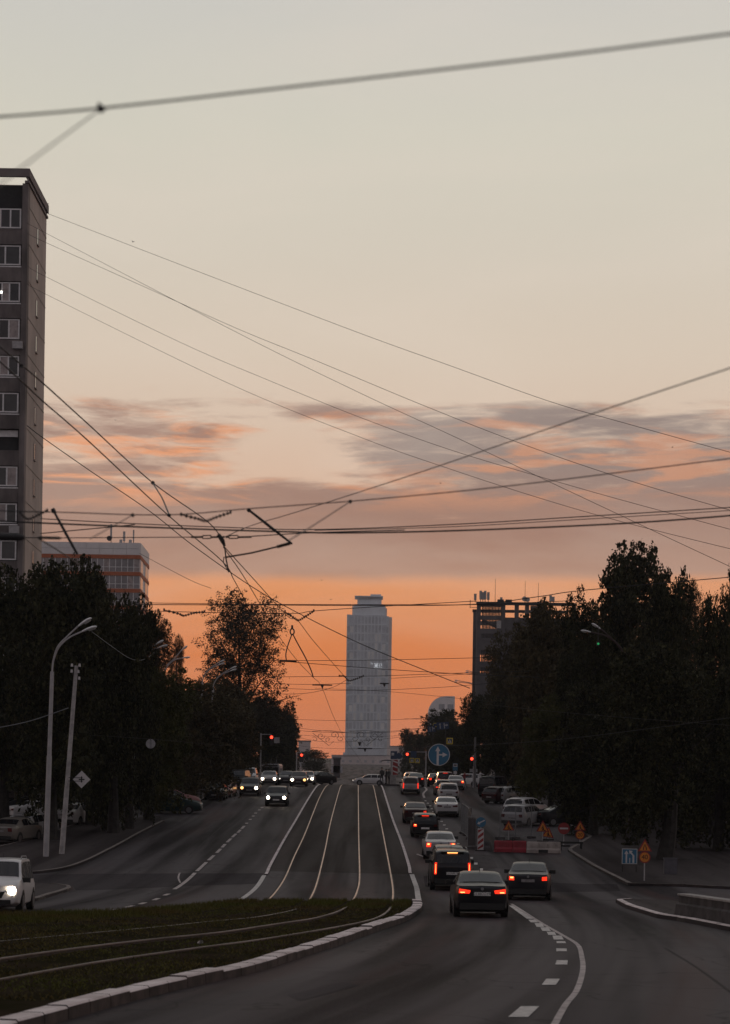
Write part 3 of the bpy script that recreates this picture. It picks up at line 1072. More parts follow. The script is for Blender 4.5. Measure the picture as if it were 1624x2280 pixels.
# ---- right building: open frame you can see through
RD = 250.0
rx0, rx1 = P(1059.7, 1450, RD).x, P(1278, 1450, RD).x
RO = Vector((rx0 + 6, RD, zg(RD)))
rb = thing('frame_building', 'dark open concrete frame building with glazed stair bay and masts, behind the right trees', 'building', RO)


def C(lo, hi, name, m, parent=rb, mb=None):
    q = mb or MB()
    q.box(lo, hi, Matrix.Translation(-RO))
    return q.build(name, m, parent) if mb is None else q


def rz(y):
    return P(1060, y, RD).z


def rxp(x):
    return P(x, 1450, RD).x


rt = rz(1339.6)
RY1 = RD + 9.0
C((rx0 - 0.1, RD - 0.2, rt - 0.35), (rx1, RD + 0.35, rt), 'roof_beam', MATS['steel_dark'])
C((rx0 - 0.1, RY1 - 0.4, rt - 0.35), (rx1, RY1, rt), 'roof_beam', MATS['steel_dark'])
C((rx0, RD, zg(RD)), (rxp(1068.6), RD + 0.7, rt - 0.352), 'corner_column', MATS['frame_grey'])
C((rx0, RY1 - 0.7, zg(RD)), (rxp(1068.6), RY1, rt - 0.352), 'corner_column', MATS['frame_grey'])
for x in (1118.5, 1148.5, 1171.5, 1276):
    C((rxp(x) - 0.25, RD - 0.01, zg(RD)), (rxp(x) + 0.25, RD + 0.6, rt - 0.352), 'column', MATS['frame_grey'])
for x0, x1 in ((1123, 1130), (1141, 1146)):
    C((rxp(x0) - 1.0, RD + 0.1, rt), (rxp(x0) - 0.2, RD + 0.5, rt + 0.35), 'roof_block', MATS['steel_dark'])
C((rxp(1179), RD + 0.05, rz(1380)), (rxp(1216), RD + 0.4, rt - 0.40), 'infill_panel', MATS['frame_grey'])
C((rxp(1116), RD + 0.3, zg(RD)), (rx1, RY1, rz(1373)), 'wall', MATS['frame_grey'])
for y0, y1 in ((1344, 1350), (1370, 1379), (1399, 1410), (1420, 1447), (1472, 1485), (1498, 1640)):
    C((rxp(1068.6), RD + 0.05, rz(y1)), (rxp(1117), RD + 0.35, rz(y0)), 'floor_band', MATS['frame_grey'])
    C((rxp(1068.6), RY1 - 0.4, rz(y1) + 0.2), (rxp(1117), RY1 - 0.05, rz(y0) + 0.2), 'floor_band', MATS['frame_grey'])
for i in range(14):
    x = rxp(1072) + i * (rxp(1114) - rxp(1072)) / 13
    C((x - 0.07, RD + 0.12, rz(1560)), (x + 0.07, RD + 0.22, rz(1345)), 'mullion', MATS['steel_dark'])
for y0 in (1379, 1409, 1446, 1484):
    M = Matrix.Translation(-RO)
    a0, a1 = P(1074, y0 + 2, RD + 4), P(1112, y0 + 20, RD + 4)
    MB().tube([M @ a0, M @ a1], 0.2, 4).build('stair_flight', MATS['frame_grey'], rb)
C((rxp(1104), RD + 0.0, rz(1398)), (rxp(1114), RD + 0.04, rz(1381)), 'pale_panel', MATS['antenna_grey'])  # small panel in a paler grey than the frame
C((rx0 - 0.9, RD, rz(1353)), (rx0 - 0.82, RD + 0.06, rz(1336)), 'ladder_rail', MATS['steel_dark'])
C((rx0 - 0.9, RD, rz(1353)), (rx0 - 0.01, RD + 0.06, rz(1352)), 'ladder_rail', MATS['steel_dark'])
# antennas and whips on its roof
for i, (xs, yt, lab) in enumerate((((1056,), 1321, 'single panel antenna at the roof corner of the frame building'),
                                   ((1068, 1073, 1078, 1085), 1314, 'cluster of four panel antennas on the frame building roof'),
                                   ((1114,), 1328, 'small box and bracket on the frame building roof'),
                                   ((1167, 1174), 1324, 'pair of small dish antennas on the frame building roof'),
                                   ((1224, 1230), 1322, 'two panel antennas at the right end of the frame building roof'))):
    c = Vector((rxp(sum(xs) / len(xs)), RD + 0.5, rt))
    t = thing('roof_antenna', lab, 'antenna', c, group='antennas on the frame building')
    for j, x in enumerate(xs):
        h = (rz(yt + (j % 2) * 3) - rt)
        dx = rxp(x) - c.x
        MB().tube([(dx, 0, -0.02), (dx, 0, h * .6)], 0.05).build('mast', MATS['steel_dark'], t)
        if i == 3:
            MB().tube([(dx - .1, -0.35, h * .55), (dx - .1, -0.12, h * .55)], 0.3, 12).build('dish', MATS['antenna_grey'], t)
        else:
            MB().box((dx - 0.16, -0.1, h * .25), (dx + 0.16, 0.1, h)).build('panel', MATS['antenna_grey'], t)
for x, yt, lab in ((1100, 1288, 'tallest thin whip aerial on the frame building, left one'), (1166.5, 1292, 'thin whip aerial above the pair of dishes'), (1196, 1295, 'thin whip aerial standing right of the dishes')):
    o = MB().tube([Vector((rxp(x), RD + 0.2, rt - 0.02)), Vector((rxp(x), RD + 0.2, rz(yt)))], [0.035, 0.02], 5).build('whip_aerial', MATS['steel_dark'])
    tag(o, lab, 'aerial', 'whip aerials on the frame building')

# ---- tower
TD = 1500.0


def tx(x):
    return P(x, 1540, TD).x


def tz(y):
    return P(816, y, TD).z


TO = Vector(((tx(769.4) + tx(863)) / 2, TD, zg(TD) - 1))
tw = thing('skyscraper', 'tall grey stepped glass skyscraper standing alone at the end of the street', 'tower', TO)


def T(lo, hi, name, m, parent=tw, mb=None):
    q = mb or MB()
    q.box(lo, hi, Matrix.Translation(-TO))
    return q.build(name, m, parent) if mb is None else q


x0, x1 = tx(769.4), tx(863)
zt0, zb0 = tz(1369.4), zg(TD) - 1
T((x0 + 2, TD, zb0), (x1 - 2, TD + 30, zt0), 'wall', MATS['tower_glass'])
T((x0, TD + 2, zb0), (x0 + 3, TD + 28, zt0 + 0.5), 'corner_bay', MATS['tower_clad'])
T((x1 - 3, TD + 2, zb0), (x1, TD + 28, zt0 - 0.4), 'corner_bay', MATS['tower_clad'])
T((x1, TD + 6, tz(1700)), (tx(870), TD + 24, zt0 - 0.6), 'side_wing', MATS['tower_side'])
T((tx(765), TD + 4, zb0), (x0, TD + 24, tz(1675)), 'side_wing', MATS['tower_clad'])
T((tx(781), TD + 1.5, zt0 + 0.003), (tx(855.5), TD + 28, tz(1349)), 'upper_tier', MATS['tower_clad'])
T((tx(855.5), TD + 5, zt0 + 0.003), (tx(858.5), TD + 24, tz(1352)), 'upper_wing', MATS['tower_side'])
T((tx(785), TD + 3, tz(1349) + .003), (tx(853), TD + 26, tz(1344.5)), 'upper_tier', MATS['tower_glass'])
T((tx(792), TD + 6, tz(1344.5) + .003), (tx(846), TD + 22, tz(1333)), 'crown_tier', MATS['tower_clad'])
T((tx(821), TD + 8, tz(1333) + .003), (tx(845), TD + 20, tz(1320)), 'plant_room', MATS['tower_clad'])
T((tx(786), TD + 4, tz(1327)), (tx(849), TD + 24, tz(1325)), 'crown_ring', MATS['tower_clad'])
for i in range(7):
    x = tx(790) + i * (tx(819) - tx(790)) / 6
    T((x - .3, TD + 5, tz(1333)), (x + .3, TD + 6, tz(1327)), 'crown_post', MATS['tower_clad'])
mb = MB()
k = 0
z = zb0 + 12
while z < zt0 - 2:
    T((x0 + 2.01, TD - 0.5, z), (x1 - 2.01, TD + 0.0, z + 1.0), '', None, mb=mb)
    z += 6.6
tag(mb.build('floor_bands', MATS['tower_clad'], tw), kind='stuff')
for i in range(9):
    x = x0 + 5.5 + i * (x1 - x0 - 11) / 8
    T((x - 0.35, TD - 0.9, zb0 + 12), (x + 0.35, TD - 0.501, zt0 - 1), 'facade_fin', MATS['tower_clad'])
rr = random.Random(4)
NF, ZF0 = int((zt0 - zb0 - 14) / 6.6), zb0 + 13.05
bw = (x1 - x0 - 11) / 8
for c in range(8):
    for r in range(NF):
        xa = x0 + 5.5 + c * bw + 0.4
        zz = ZF0 + r * 6.6
        q = rr.random()
        low_ = r / NF
        m_ = 'tower_light' if q < 0.30 - 0.26 * low_ else ('tower_grey' if q < 0.62 else 'tower_glass')  # pale panes thicken towards the foot, haze painted into the window colours
        T((xa, TD - 0.30, zz), (xa + bw - 0.8, TD - 0.02, zz + 5.5), 'window', MATS[m_])
for r in range(NF):
    for xa in (x0 + 2.4, x1 - 5.0):
        zz = ZF0 + r * 6.6
        T((xa, TD - 0.32, zz), (xa + 2.6, TD - 0.02, zz + 4.6), 'window', MATS['tower_grey' if (r + int(xa)) % 3 else 'tower_light'])
    for side, xs in ((-1, x0), (1, x1 - 3)):
        T((xs + .4, TD + 1.7, ZF0 + r * 6.6), (xs + 2.6, TD + 1.98, ZF0 + r * 6.6 + 4.8), 'window', MATS['tower_grey'])
LM = glowmat('sign_light', (0.9, 0.95, 1.0), 0.5)
mb = MB()
SX, SZ = tx(836), tz(1481.5)
u = TD / F


def stroke(a, b, w=0.13):
    mb.tube([Vector((SX + a[0] * u, TD - 1.2, SZ - a[1] * u)) - TO, Vector((SX + b[0] * u, TD - 1.2, SZ - b[1] * u)) - TO], w, 4)


for a, b in (((-4.5, 0), (4.0, 0)), ((0, -6), (0, 6)), ((-4.5, -5.5), (-1, -1)), ((-4.5, 5.5), (-1, 1)), ((4.5, -5.5), (1, -1)), ((4.5, 5.5), (1, 1)),
             ((-12, -5.5), (-9, -4.5)), ((-9, -4.5), (-9, -1.5)), ((8.5, -5.5), (6.8, 0)), ((6.8, 0), (8.5, 5)), ((12, -5), (12, 1)), ((12, 3.5), (12, 5))):
    stroke(a, b)
mb.build('lit_lettering', LM, tw)

# ---- low buildings at the foot of the tower and beyond the crest
PI_ = math.pi
FARB = [(738, 872, 1680, 1697, 1760, 1150, 'far_wall', 'low pale building with a flat roof in front of the tower foot'),
        (868, 905, 1660, 1678, 1760, 900, 'far_wall', 'pale block showing behind the tram stop sign'),
        (664, 690, 1648, 1662, 1760, 620, 'far_wall', 'small pale block between the left trees and the low bush'),
        (954, 1012, 1549, 1575, 1760, 520, 'office_panel', 'pale rounded apartment house rising above the right street trees'),
        (742, 757, 1685, 1692, 1745, 420, 'concrete_dark', 'small dark kiosk left of the tower foot')]
for x0_, x1_, yr, yr2, yb, d, m, lab in FARB:
    a, b = P(x0_, yr, d), P(x1_, yr, d)
    z0_, z1_ = zg(d) - 0.3, a.z
    dep = max(6.0, (b.x - a.x) * 0.5)
    o = Vector(((a.x + b.x) / 2, d, zg(d)))
    t = thing('far_building', lab, 'building', o)
    w = (b.x - a.x) / 2
    h = z1_ - zg(d)
    if 'rounded' in lab:
        prof = [(-w, -0.3), (w, -0.3), (w, h)] + [(-w + w * 1.3 * (1 - math.cos(a)), h - 4.2 + 4.2 * math.sin(a)) for a in np.linspace(PI_ / 2, 0, 9)]
        MB().prism(prof, 0, dep).build('wall', MATS[m], t)
    else:
        MB().box((-w, 0, -0.3), (w, dep, h - 0.3)).build('wall', MATS[m], t)
        MB().box((-w - 0.2, -0.2, h - 0.297), (w + 0.2, dep, h)).build('roof', MATS['far_roof'], t)
    cols = max(3, int(w * 2 / 4.2))
    fl_ = 3.2
    for r in range(max(1, int((h - 1) / fl_))):
        for c in range(cols):
            xx = -w + (c + 0.5) * 2 * w / cols
            if 'rounded' in lab and (r + 1) * fl_ > h * 0.8 and xx < -w * 0.3:
                continue
            MB().box((xx - 0.75, -0.05, r * fl_ + 1.1), (xx + 0.75, 0.2, r * fl_ + 2.5)).build('window', MATS['far_window'], t)


def add_filler_house(X0, X1, Y0, dep, h, lab):  # added dark block behind the trees, stops sky showing between trunks
    t = thing('filler_house', lab, 'building', ((X0 + X1) / 2, Y0, zg(Y0)))
    w = (X1 - X0) / 2
    MB().box((-w, 0, -1), (w, dep, h)).build('wall', MATS['brick_dark'], t)
    MB().prism([(-w - .4, h + .003), (w + .4, h + .003), (w + .1, h + 1.2), (-w - .1, h + 1.2)], -0.4, dep + .4).build('roof', MATS['steel_dark'], t)
    for r in range(int(h // 3)):
        for c in range(int(w * 2 // 4)):
            x = -w + 2 + c * 4
            f = MB().box((x - .75, -.06, r * 3 + .9), (x + .75, .1, r * 3 + 2.4)).build('window', MATS['glass_dark'], t)


add_filler_house(-72, -24, 246, 14, 7.5, 'added dark house block closing sky gaps behind the left pavement trees')
add_filler_house(25, 75, 232, 14, 7.5, 'added dark house block closing sky gaps behind the right pavement trees')

# ================================================================ trees
def crown_mesh(name, seed, n_spray, per, leaf, n_in=0, spray_len=0.38, loose=0.05, top=1.0):
    """a unit crown (about 1 wide, 2 high) of leaf-sized faces set along sprays that leave the body of the crown"""
    r = np.random.default_rng(seed)
    pts = []
    lobes = []
    for k in range(17):
        a = k * 2.4 + r.uniform(-.5, .5)
        zc = -0.78 + 1.45 * (k + 0.5) / 17 + r.uniform(-.1, .1)
        rad = (1 - 0.38 * max(0, zc) ** 2) * r.uniform(0.30, 0.68)
        lobes.append((np.array([math.cos(a) * rad, math.sin(a) * rad, zc]), r.uniform(0.27, 0.42)))
    lobes.append((np.array([0, 0, 0.1]), 0.55))
    lobes.append((np.array([r.normal(0, .18), r.normal(0, .18), 0.66 * top]), 0.30))
    lobes.append((np.array([r.normal(0, .25), r.normal(0, .25), 0.55 * top]), 0.34))
    for i in range(n_spray):
        c, R = lobes[r.integers(len(lobes))]
        d = r.normal(0, 1, 3)
        d /= np.linalg.norm(d)
        st = c + d * R * r.uniform(0.45, 0.98)
        dr = d * 0.7 + np.array([0, 0, 0.5]) + r.normal(0, .35, 3)
        dr /= np.linalg.norm(dr)
        dr[2] *= 0.6
        ln = spray_len * r.uniform(0.4, 1.0)
        tt = r.random(per) ** 0.8
        wdt = loose * (1.15 - 0.75 * tt)
        bend = np.outer(tt ** 2, np.array([0, 0, -0.06]))
        pts.append(st + np.outer(tt * ln, dr) + bend + r.normal(0, 1, (per, 3)) * wdt[:, None] * np.array([1, 1, 0.7]))
    if n_in:
        for c, R in lobes:
            q = r.normal(0, 1, (n_in, 3))
            q /= np.linalg.norm(q, axis=1)[:, None]
            pts.append(c + q * R * (r.random((n_in, 1)) ** 0.45) * 0.98)
    p = np.concatenate(pts)
    p[:, 2] = np.clip(p[:, 2], -1.05, 1.4)
    n = len(p)
    a = r.normal(0, 1, (n, 3))
    a /= np.linalg.norm(a, axis=1)[:, None]
    b = np.cross(a, r.normal(0, 1, (n, 3)))
    b /= np.linalg.norm(b, axis=1)[:, None]
    L = (leaf * r.uniform(0.6, 1.35, n))[:, None]
    V = np.stack([p - a * L, p + b * L * 0.55, p + a * L, p - b * L * 0.55], 1)
    V[:, :, 2] = p[:, None, 2] + (V[:, :, 2] - p[:, None, 2]) * 0.72
    return V


CROWNS = {}


def crown(kind, seed):
    k = (kind, seed)
    if k not in CROWNS:
        if kind == 'dense':
            V = crown_mesh('crown', seed, 620, 34, 0.031, 720, 0.30, 0.050)
        elif kind == 'tall':
            V = crown_mesh('crown', seed, 640, 32, 0.027, 640, 0.28, 0.042, top=1.08)
        elif kind == 'airy':
            V = crown_mesh('crown', seed, 1500, 24, 0.0175, 420, 0.26, 0.040, top=1.08)
        else:
            V = crown_mesh('crown', seed, 320, 22, 0.034, 420, 0.36, 0.055)
        CROWNS[k] = V
    return CROWNS[k]


CM = {}


def tree(name, label, x, d, ytop, hw, yfoot, kind='dense', seed=1, leaf='leaf_dark', bark='bark', group=None, lean=0.0, xc=None, base=None, trunk_r=0.22):
    """tree whose crown reaches from row yfoot up to ytop, hw pixels to each side of column xc; trunk at column x, distance d"""
    b = XD(x, d) if base is None else base
    d = b.y
    s = F / d
    zt, zf = P(xc or x, ytop, d).z, P(xc or x, yfoot, d).z
    R = hw / s
    cxw = P(xc or x, (ytop + yfoot) / 2, d).x - b.x
    t = thing(name, label, 'tree', (b.x, b.y, b.z), group=group)
    zc, hz = (zt + zf) / 2 - b.z, (zt - zf) / 2
    key = (kind, seed, leaf)
    if key not in CM:
        CM[key] = npmesh('crown', crown(kind, seed), MATS[leaf], 4)
    c = bpy.data.objects.new('crown', CM[key])
    COL.objects.link(c)
    c.parent = t
    c.location = (cxw, 0, zc)
    c.scale = (R * 1.06, min(R, 5.5) * 1.06, hz * 0.95)
    c.rotation_euler = (0, 0, (seed * 1.7 + x * 0.013) % 6.28)
    r = random.Random(seed * 31 + int(x))
    mb = MB()
    h = max(zc + hz * 0.55, 2.5)
    tr = trunk_r * (0.75 + 0.25 * h / 12)
    pts = [(0, 0, -0.1), (lean * 0.25 + r.uniform(-.05, .05), 0, h * .18), (lean * .6 + cxw * .25, r.uniform(-.15, .15), h * .42), (cxw * .7 + lean, 0, h * .7), (cxw, 0, h)]
    mb.tube(pts, [tr * 1.35, tr, tr * .8, tr * .5, tr * .12], 8)
    for k in range(9):
        f = r.uniform(.3, .85)
        i = min(3, int(f * 4))
        p0 = Vector(pts[i]).lerp(Vector(pts[i + 1]), f * 4 - i)
        a = r.uniform(0, 6.28)
        e = p0 + Vector((math.cos(a) * R * r.uniform(.45, .8), math.sin(a) * min(R, 5) * r.uniform(.4, .7), h * r.uniform(.10, .32)))
        m_ = p0.lerp(e, .5) + Vector((0, 0, h * .05))
        mb.tube([p0, m_, e], [tr * .42 * (1.1 - f * .6), tr * .25 * (1.1 - f * .6), 0.015], 5)
    mb.build('trunk', MATS[bark], t, smooth=True)
    return t


TL = 'trees along the left pavement'
tree('street_tree', 'big dark tree right behind the double-headed street lamp', 110, 120, 1222, 125, 1815, 'dense', 1, 'leaf_dark', group=TL, base=G(112, 1872), trunk_r=.34, xc=135)
tree('street_tree', 'dark tree in front of the apartment block at the left picture edge', 10, 126, 1238, 120, 1790, 'dense', 2, 'leaf_dark', group=TL, xc=15, trunk_r=.3)
tree('street_tree', 'dark tree leaning over the kerb right of the diamond sign', 254, 126, 1300, 92, 1845, 'dense', 3, 'leaf_dark', group=TL, base=G(252, 1858), xc=243, trunk_r=.3)
tree('street_tree', 'dark pointed tree in front of the orange banded office block', 200, 133, 1232, 85, 1835, 'dense', 4, 'leaf_dark', group=TL, xc=195)
tree('street_tree', 'dark tree second along the kerb from the lamp, beside its neighbour trunk', 287, 131, 1318, 64, 1838, 'dense', 5, 'leaf_dark', group=TL, base=G(287, 1848), xc=296, trunk_r=.26)
tree('street_tree', 'olive tree over the parked dark green car', 330, 144, 1470, 88, 1808, 'dense', 6, 'leaf_olive', group=TL, base=G(326, 1828), xc=352)
tree('street_tree', 'dark feathery tree below the second street lamp head', 345, 160, 1352, 40, 1560, 'tall', 7, 'leaf_airy', group=TL, xc=345)
tree('birch_tree', 'small drooping birch against the orange sky left of the sparse tree', 392, 172, 1405, 22, 1560, 'airy', 8, 'leaf_airy', 'bark_pale', group=TL, xc=392)
tree('street_tree', 'olive brown tree with a low crown over the parked cars', 430, 168, 1500, 105, 1800, 'dense', 9, 'leaf_brown', group=TL, xc=440)
tree('sparse_tree', 'tall sparse tree with sky showing through its leaves, against the orange sky', 535, 245, 1308, 172, 1630, 'airy', 10, 'leaf_airy', group=TL, xc=530, trunk_r=.3)
tree('street_tree', 'brown green tree behind the line of left lamp heads', 468, 205, 1502, 92, 1752, 'dense', 11, 'leaf_brown', group=TL, xc=500)
tree('street_tree', 'dark tree beside the red traffic light on the left', 552, 270, 1540, 78, 1742, 'dense', 12, 'leaf_dark', group=TL, xc=560)
tree('street_tree', 'dark round tree at the street end of the left row', 616, 345, 1560, 48, 1738, 'dense', 13, 'leaf_dark', group=TL, xc=622)
tree('street_tree', 'slim dark tree whose edge closes the left row towards the tower', 645, 395, 1598, 30, 1735, 'dense', 14, 'leaf_dark', group=TL, xc=642)
tree('bush_tree', 'low dark bushy tree behind the left crossing cars', 698, 520, 1665, 36, 1736, 'bush', 15, 'leaf_dark', group=TL)
tree('street_tree', 'dark tree in the yard behind the silver parked cars', 60, 150, 1500, 130, 1788, 'dense', 5, 'leaf_dark', group=TL, xc=60)
tree('street_tree', 'dark tree in the yard behind the diamond sign', 200, 160, 1480, 120, 1800, 'dense', 2, 'leaf_dark', group=TL, xc=200)
tree('street_tree', 'dark tree in the yard behind the olive tree', 380, 205, 1570, 120, 1750, 'dense', 1, 'leaf_dark', group=TL, xc=390)

TR = 'trees along the right pavement'
tree('street_tree', 'dark tree farthest up the street on the right, behind the traffic light', 922, 500, 1618, 40, 1732, 'dense', 3, 'leaf_dark', group=TR, trunk_r=.3)
tree('street_tree', 'dark tree behind the round blue sign', 985, 370, 1570, 56, 1740, 'dense', 6, 'leaf_dark', group=TR)
tree('street_tree', 'dark tree at the two left-facing lamp heads on the right', 1064, 236, 1535, 50, 1745, 'dense', 12, 'leaf_dark', group=TR)
tree('street_tree', 'brown green tree half hiding the frame building stair bay', 1105, 226, 1376, 72, 1748, 'dense', 9, 'leaf_brown', group=TR, xc=1146)
tree('street_tree', 'olive brown tree below the frame building roof', 1188, 172, 1322, 92, 1770, 'dense', 11, 'leaf_brown', group=TR, xc=1202, trunk_r=.28)
tree('poplar_tree', 'tallest dark tree on the right, its ragged top against the sky', 1385, 158, 1200, 112, 1760, 'dense', 4, 'leaf_dark', group=TR, xc=1402, trunk_r=.34)
tree('street_tree', 'dark tree joined to the left flank of the tallest one', 1300, 154, 1318, 72, 1700, 'dense', 14, 'leaf_dark', group=TR, xc=1300)
tree('street_tree', 'brown green tree behind the big lamp on the right', 1290, 160, 1420, 112, 1810, 'dense', 13, 'leaf_brown', group=TR, xc=1300)
tree('street_tree', 'dark tree right of the tallest one, lower and broader', 1480, 140, 1245, 74, 1800, 'dense', 2, 'leaf_dark', group=TR, xc=1478)
tree('street_tree', 'thin pointed tree on the skyline at the right', 1545, 150, 1275, 30, 1560, 'airy', 8, 'leaf_airy', group=TR, xc=1545)
tree('street_tree', 'dark tree with pointed top near the right picture edge', 1585, 132, 1290, 60, 1800, 'dense', 7, 'leaf_dark', group=TR, xc=1588)
tree('street_tree', 'tallest dark tree cut by the right picture edge', 1655, 118, 1205, 52, 1840, 'dense', 1, 'leaf_dark', group=TR, xc=1655)
tree('street_tree', 'brown tree leaning over the sign with 40', 1484, 113, 1410, 130, 1880, 'dense', 1, 'leaf_dark', group=TR, base=G(1478, 1918), xc=1450, lean=1.0, trunk_r=.4)
tree('street_tree', 'dark tree behind the concrete barrier at the right edge', 1600, 117, 1440, 125, 1910, 'dense', 3, 'leaf_dark', group=TR, xc=1595, trunk_r=.3)
tree('street_tree', 'dark tree behind the no entry sign', 1330, 132, 1500, 110, 1860, 'dense', 6, 'leaf_dark', group=TR, base=G(1320, 1862), xc=1330, trunk_r=.3)
tree('street_tree', 'olive tree above the parked crossovers on the right', 1225, 155, 1530, 85, 1800, 'dense', 9, 'leaf_olive', group=TR, xc=1225, trunk_r=.24)
tree('street_tree', 'dark tree above the parked dark van on the right', 1130, 195, 1540, 75, 1755, 'dense', 5, 'leaf_dark', group=TR, xc=1130)
tree('street_tree', 'dark tree in the yard behind the parked crossovers', 1260, 190, 1560, 110, 1770, 'dense', 1, 'leaf_dark', group=TR)
tree('street_tree', 'dark tree in the yard behind the sign with 20', 1400, 165, 1540, 110, 1850, 'dense', 2, 'leaf_dark', group=TR)
tree('street_tree', 'dark tree in the yard behind the leaning tree', 1540, 150, 1520, 110, 1870, 'dense', 12, 'leaf_dark', group=TR)
tree('street_tree', 'dark tree in the yard at the far right edge', 1670, 140, 1500, 90, 1880, 'dense', 13, 'leaf_dark', group=TR)
tree('street_tree', 'dark tree up the street behind the round blue sign, right of it', 1010, 330, 1600, 55, 1740, 'dense', 2, 'leaf_dark', group=TR)

# ================================================================ cars
def paint(name, c, rough=0.32, coat=0.35):
    return mat('paint_' + name, c, rough, 0.0, 0.05, 1.5, coat=coat, spec=0.3)


for n_, c_ in dict(black=(0.010, 0.010, 0.013), darkgrey=(0.022, 0.021, 0.025), silver=(0.34, 0.33, 0.34), white=(0.62, 0.60, 0.60), wine=(0.035, 0.008, 0.012), green=(0.010, 0.026, 0.026),
                   gold=(0.17, 0.15, 0.135), red=(0.14, 0.02, 0.025), grey=(0.12, 0.12, 0.125), pink=(0.34, 0.16, 0.15)).items():
    paint(n_, c_, 0.34 if max(c_) < .05 else 0.32, 0.14 if max(c_) < .05 else 0.35)
mat('car_glass', (0.012, 0.012, 0.015), 0.06, vary=0.2, spec=0.5)
mat('car_trim', (0.010, 0.010, 0.010), 0.6)
mat('tyre', (0.011, 0.011, 0.011), 0.85)
mat('rim', (0.20, 0.20, 0.21), 0.35, metal=0.8)
mat('plate', (0.78, 0.76, 0.74), 0.6, vary=0.12, scale=9)
mat('plate_dirty', (0.24, 0.22, 0.22), 0.7, vary=0.3, scale=9)
mat('lamp_off', (0.10, 0.012, 0.012), 0.2)
mat('lamp_clear', (0.30, 0.30, 0.31), 0.12)
mat('ink', (0.012, 0.012, 0.014), 0.7)
glowmat('tail_on', (1.0, 0.032, 0.010), 1.5)
glowmat('tail_dim', (1.0, 0.035, 0.015), 0.9)
glowmat('tail_hot', (1.0, 0.36, 0.10), 3.2)
glowmat('head_on', (1.0, 0.84, 0.62), 20.0)
glowmat('head_warm', (1.0, 0.50, 0.16), 3.0)
glowmat('head_dim', (1.0, 0.90, 0.80), 2.6)

PROF = {
    'sedan': [(-.5, .665), (-.49, .70), (-.38, .745), (-.355, .75), (-.185, .95), (-.13, .985), (-.05, 1.0), (.03, .992), (.08, .97), (.265, .715), (.29, .70), (.43, .62), (.485, .55), (.5, .44)],
    'hatch': [(-.5, .60), (-.492, .66), (-.425, .90), (-.385, .955), (-.30, .985), (-.12, 1.0), (.02, .985), (.07, .965), (.255, .70), (.285, .685), (.43, .60), (.485, .53), (.5, .44)],
    'suv': [(-.5, .60), (-.492, .65), (-.45, .915), (-.43, .955), (-.35, .985), (-.10, 1.0), (.04, .985), (.085, .965), (.235, .69), (.27, .675), (.43, .60), (.488, .55), (.5, .45)],
    'van': [(-.5, .56), (-.493, .60), (-.47, .925), (-.45, .965), (-.38, .99), (-.10, 1.0), (.08, .985), (.13, .96), (.305, .65), (.34, .63), (.45, .565), (.49, .52), (.5, .42)],
}
GLASSI = {'sedan': (3, 4, 8, 9), 'hatch': (1, 2, 7, 8), 'suv': (1, 2, 7, 8), 'van': (1, 2, 7, 8)}
BELT = {'sedan': .66, 'hatch': .64, 'suv': .60, 'van': .56}
Z0 = {'sedan': .17, 'hatch': .18, 'suv': .23, 'van': .20}


class Car:
    def __init__(s, kind, L, W, H):
        s.kind, s.L, s.W, s.H = kind, L, W, H
        s.prof = [(a * L, b * H) for a, b in PROF[kind]]
        s.belt, s.z0 = BELT[kind] * H, Z0[kind]
        s.tumble = {'sedan': .42, 'hatch': .36, 'suv': .27, 'van': .22}[kind]

    def zt(s, y):
        for (a, b), (c, d) in zip(s.prof[:-1], s.prof[1:]):
            if y <= c:
                return b + (d - b) * (y - a) / ((c - a) or 1)
        return s.prof[-1][1]

    def sec(s, y):
        zt = s.zt(y)
        t = max(0, (abs(y) - (s.L / 2 - .5)) / .5)
        w = s.W / 2 * (1 - .13 * t ** 2.2)
        zb = min(s.belt, zt - .05)
        zl = s.z0 + .10 * t
        cab = zt - s.belt
        wb = .955 * w
        wr = max(.55 * w, wb - s.tumble * max(0, zt - .03 - zb)) if cab > .02 else .90 * w
        ze = zt - .05 if cab > .12 else zb + (zt - zb) * .8
        return [(0, zl), (.80 * w, zl), (.95 * w, zl + .09), (w, zl + (zb - zl) * .52), (.992 * w, zb - (zb - zl) * .14), (wb, zb), (wr, ze), (.80 * wr, zt - .014), (0, zt)]

    def top(s, y, u):
        q = s.sec(y)
        x = abs(u) * q[6][0]
        if x <= q[7][0]:
            z = q[8][1] + (q[7][1] - q[8][1]) * (x / q[7][0]) ** 2
        else:
            z = q[7][1] + (q[6][1] - q[7][1]) * (x - q[7][0]) / (q[6][0] - q[7][0])
        return math.copysign(x, u), z

    def side(s, y, f):
        q = s.sec(y)
        return q[5][0] + (q[6][0] - q[5][0]) * f, q[5][1] + (q[6][1] - q[5][1]) * f


CACHE = {}


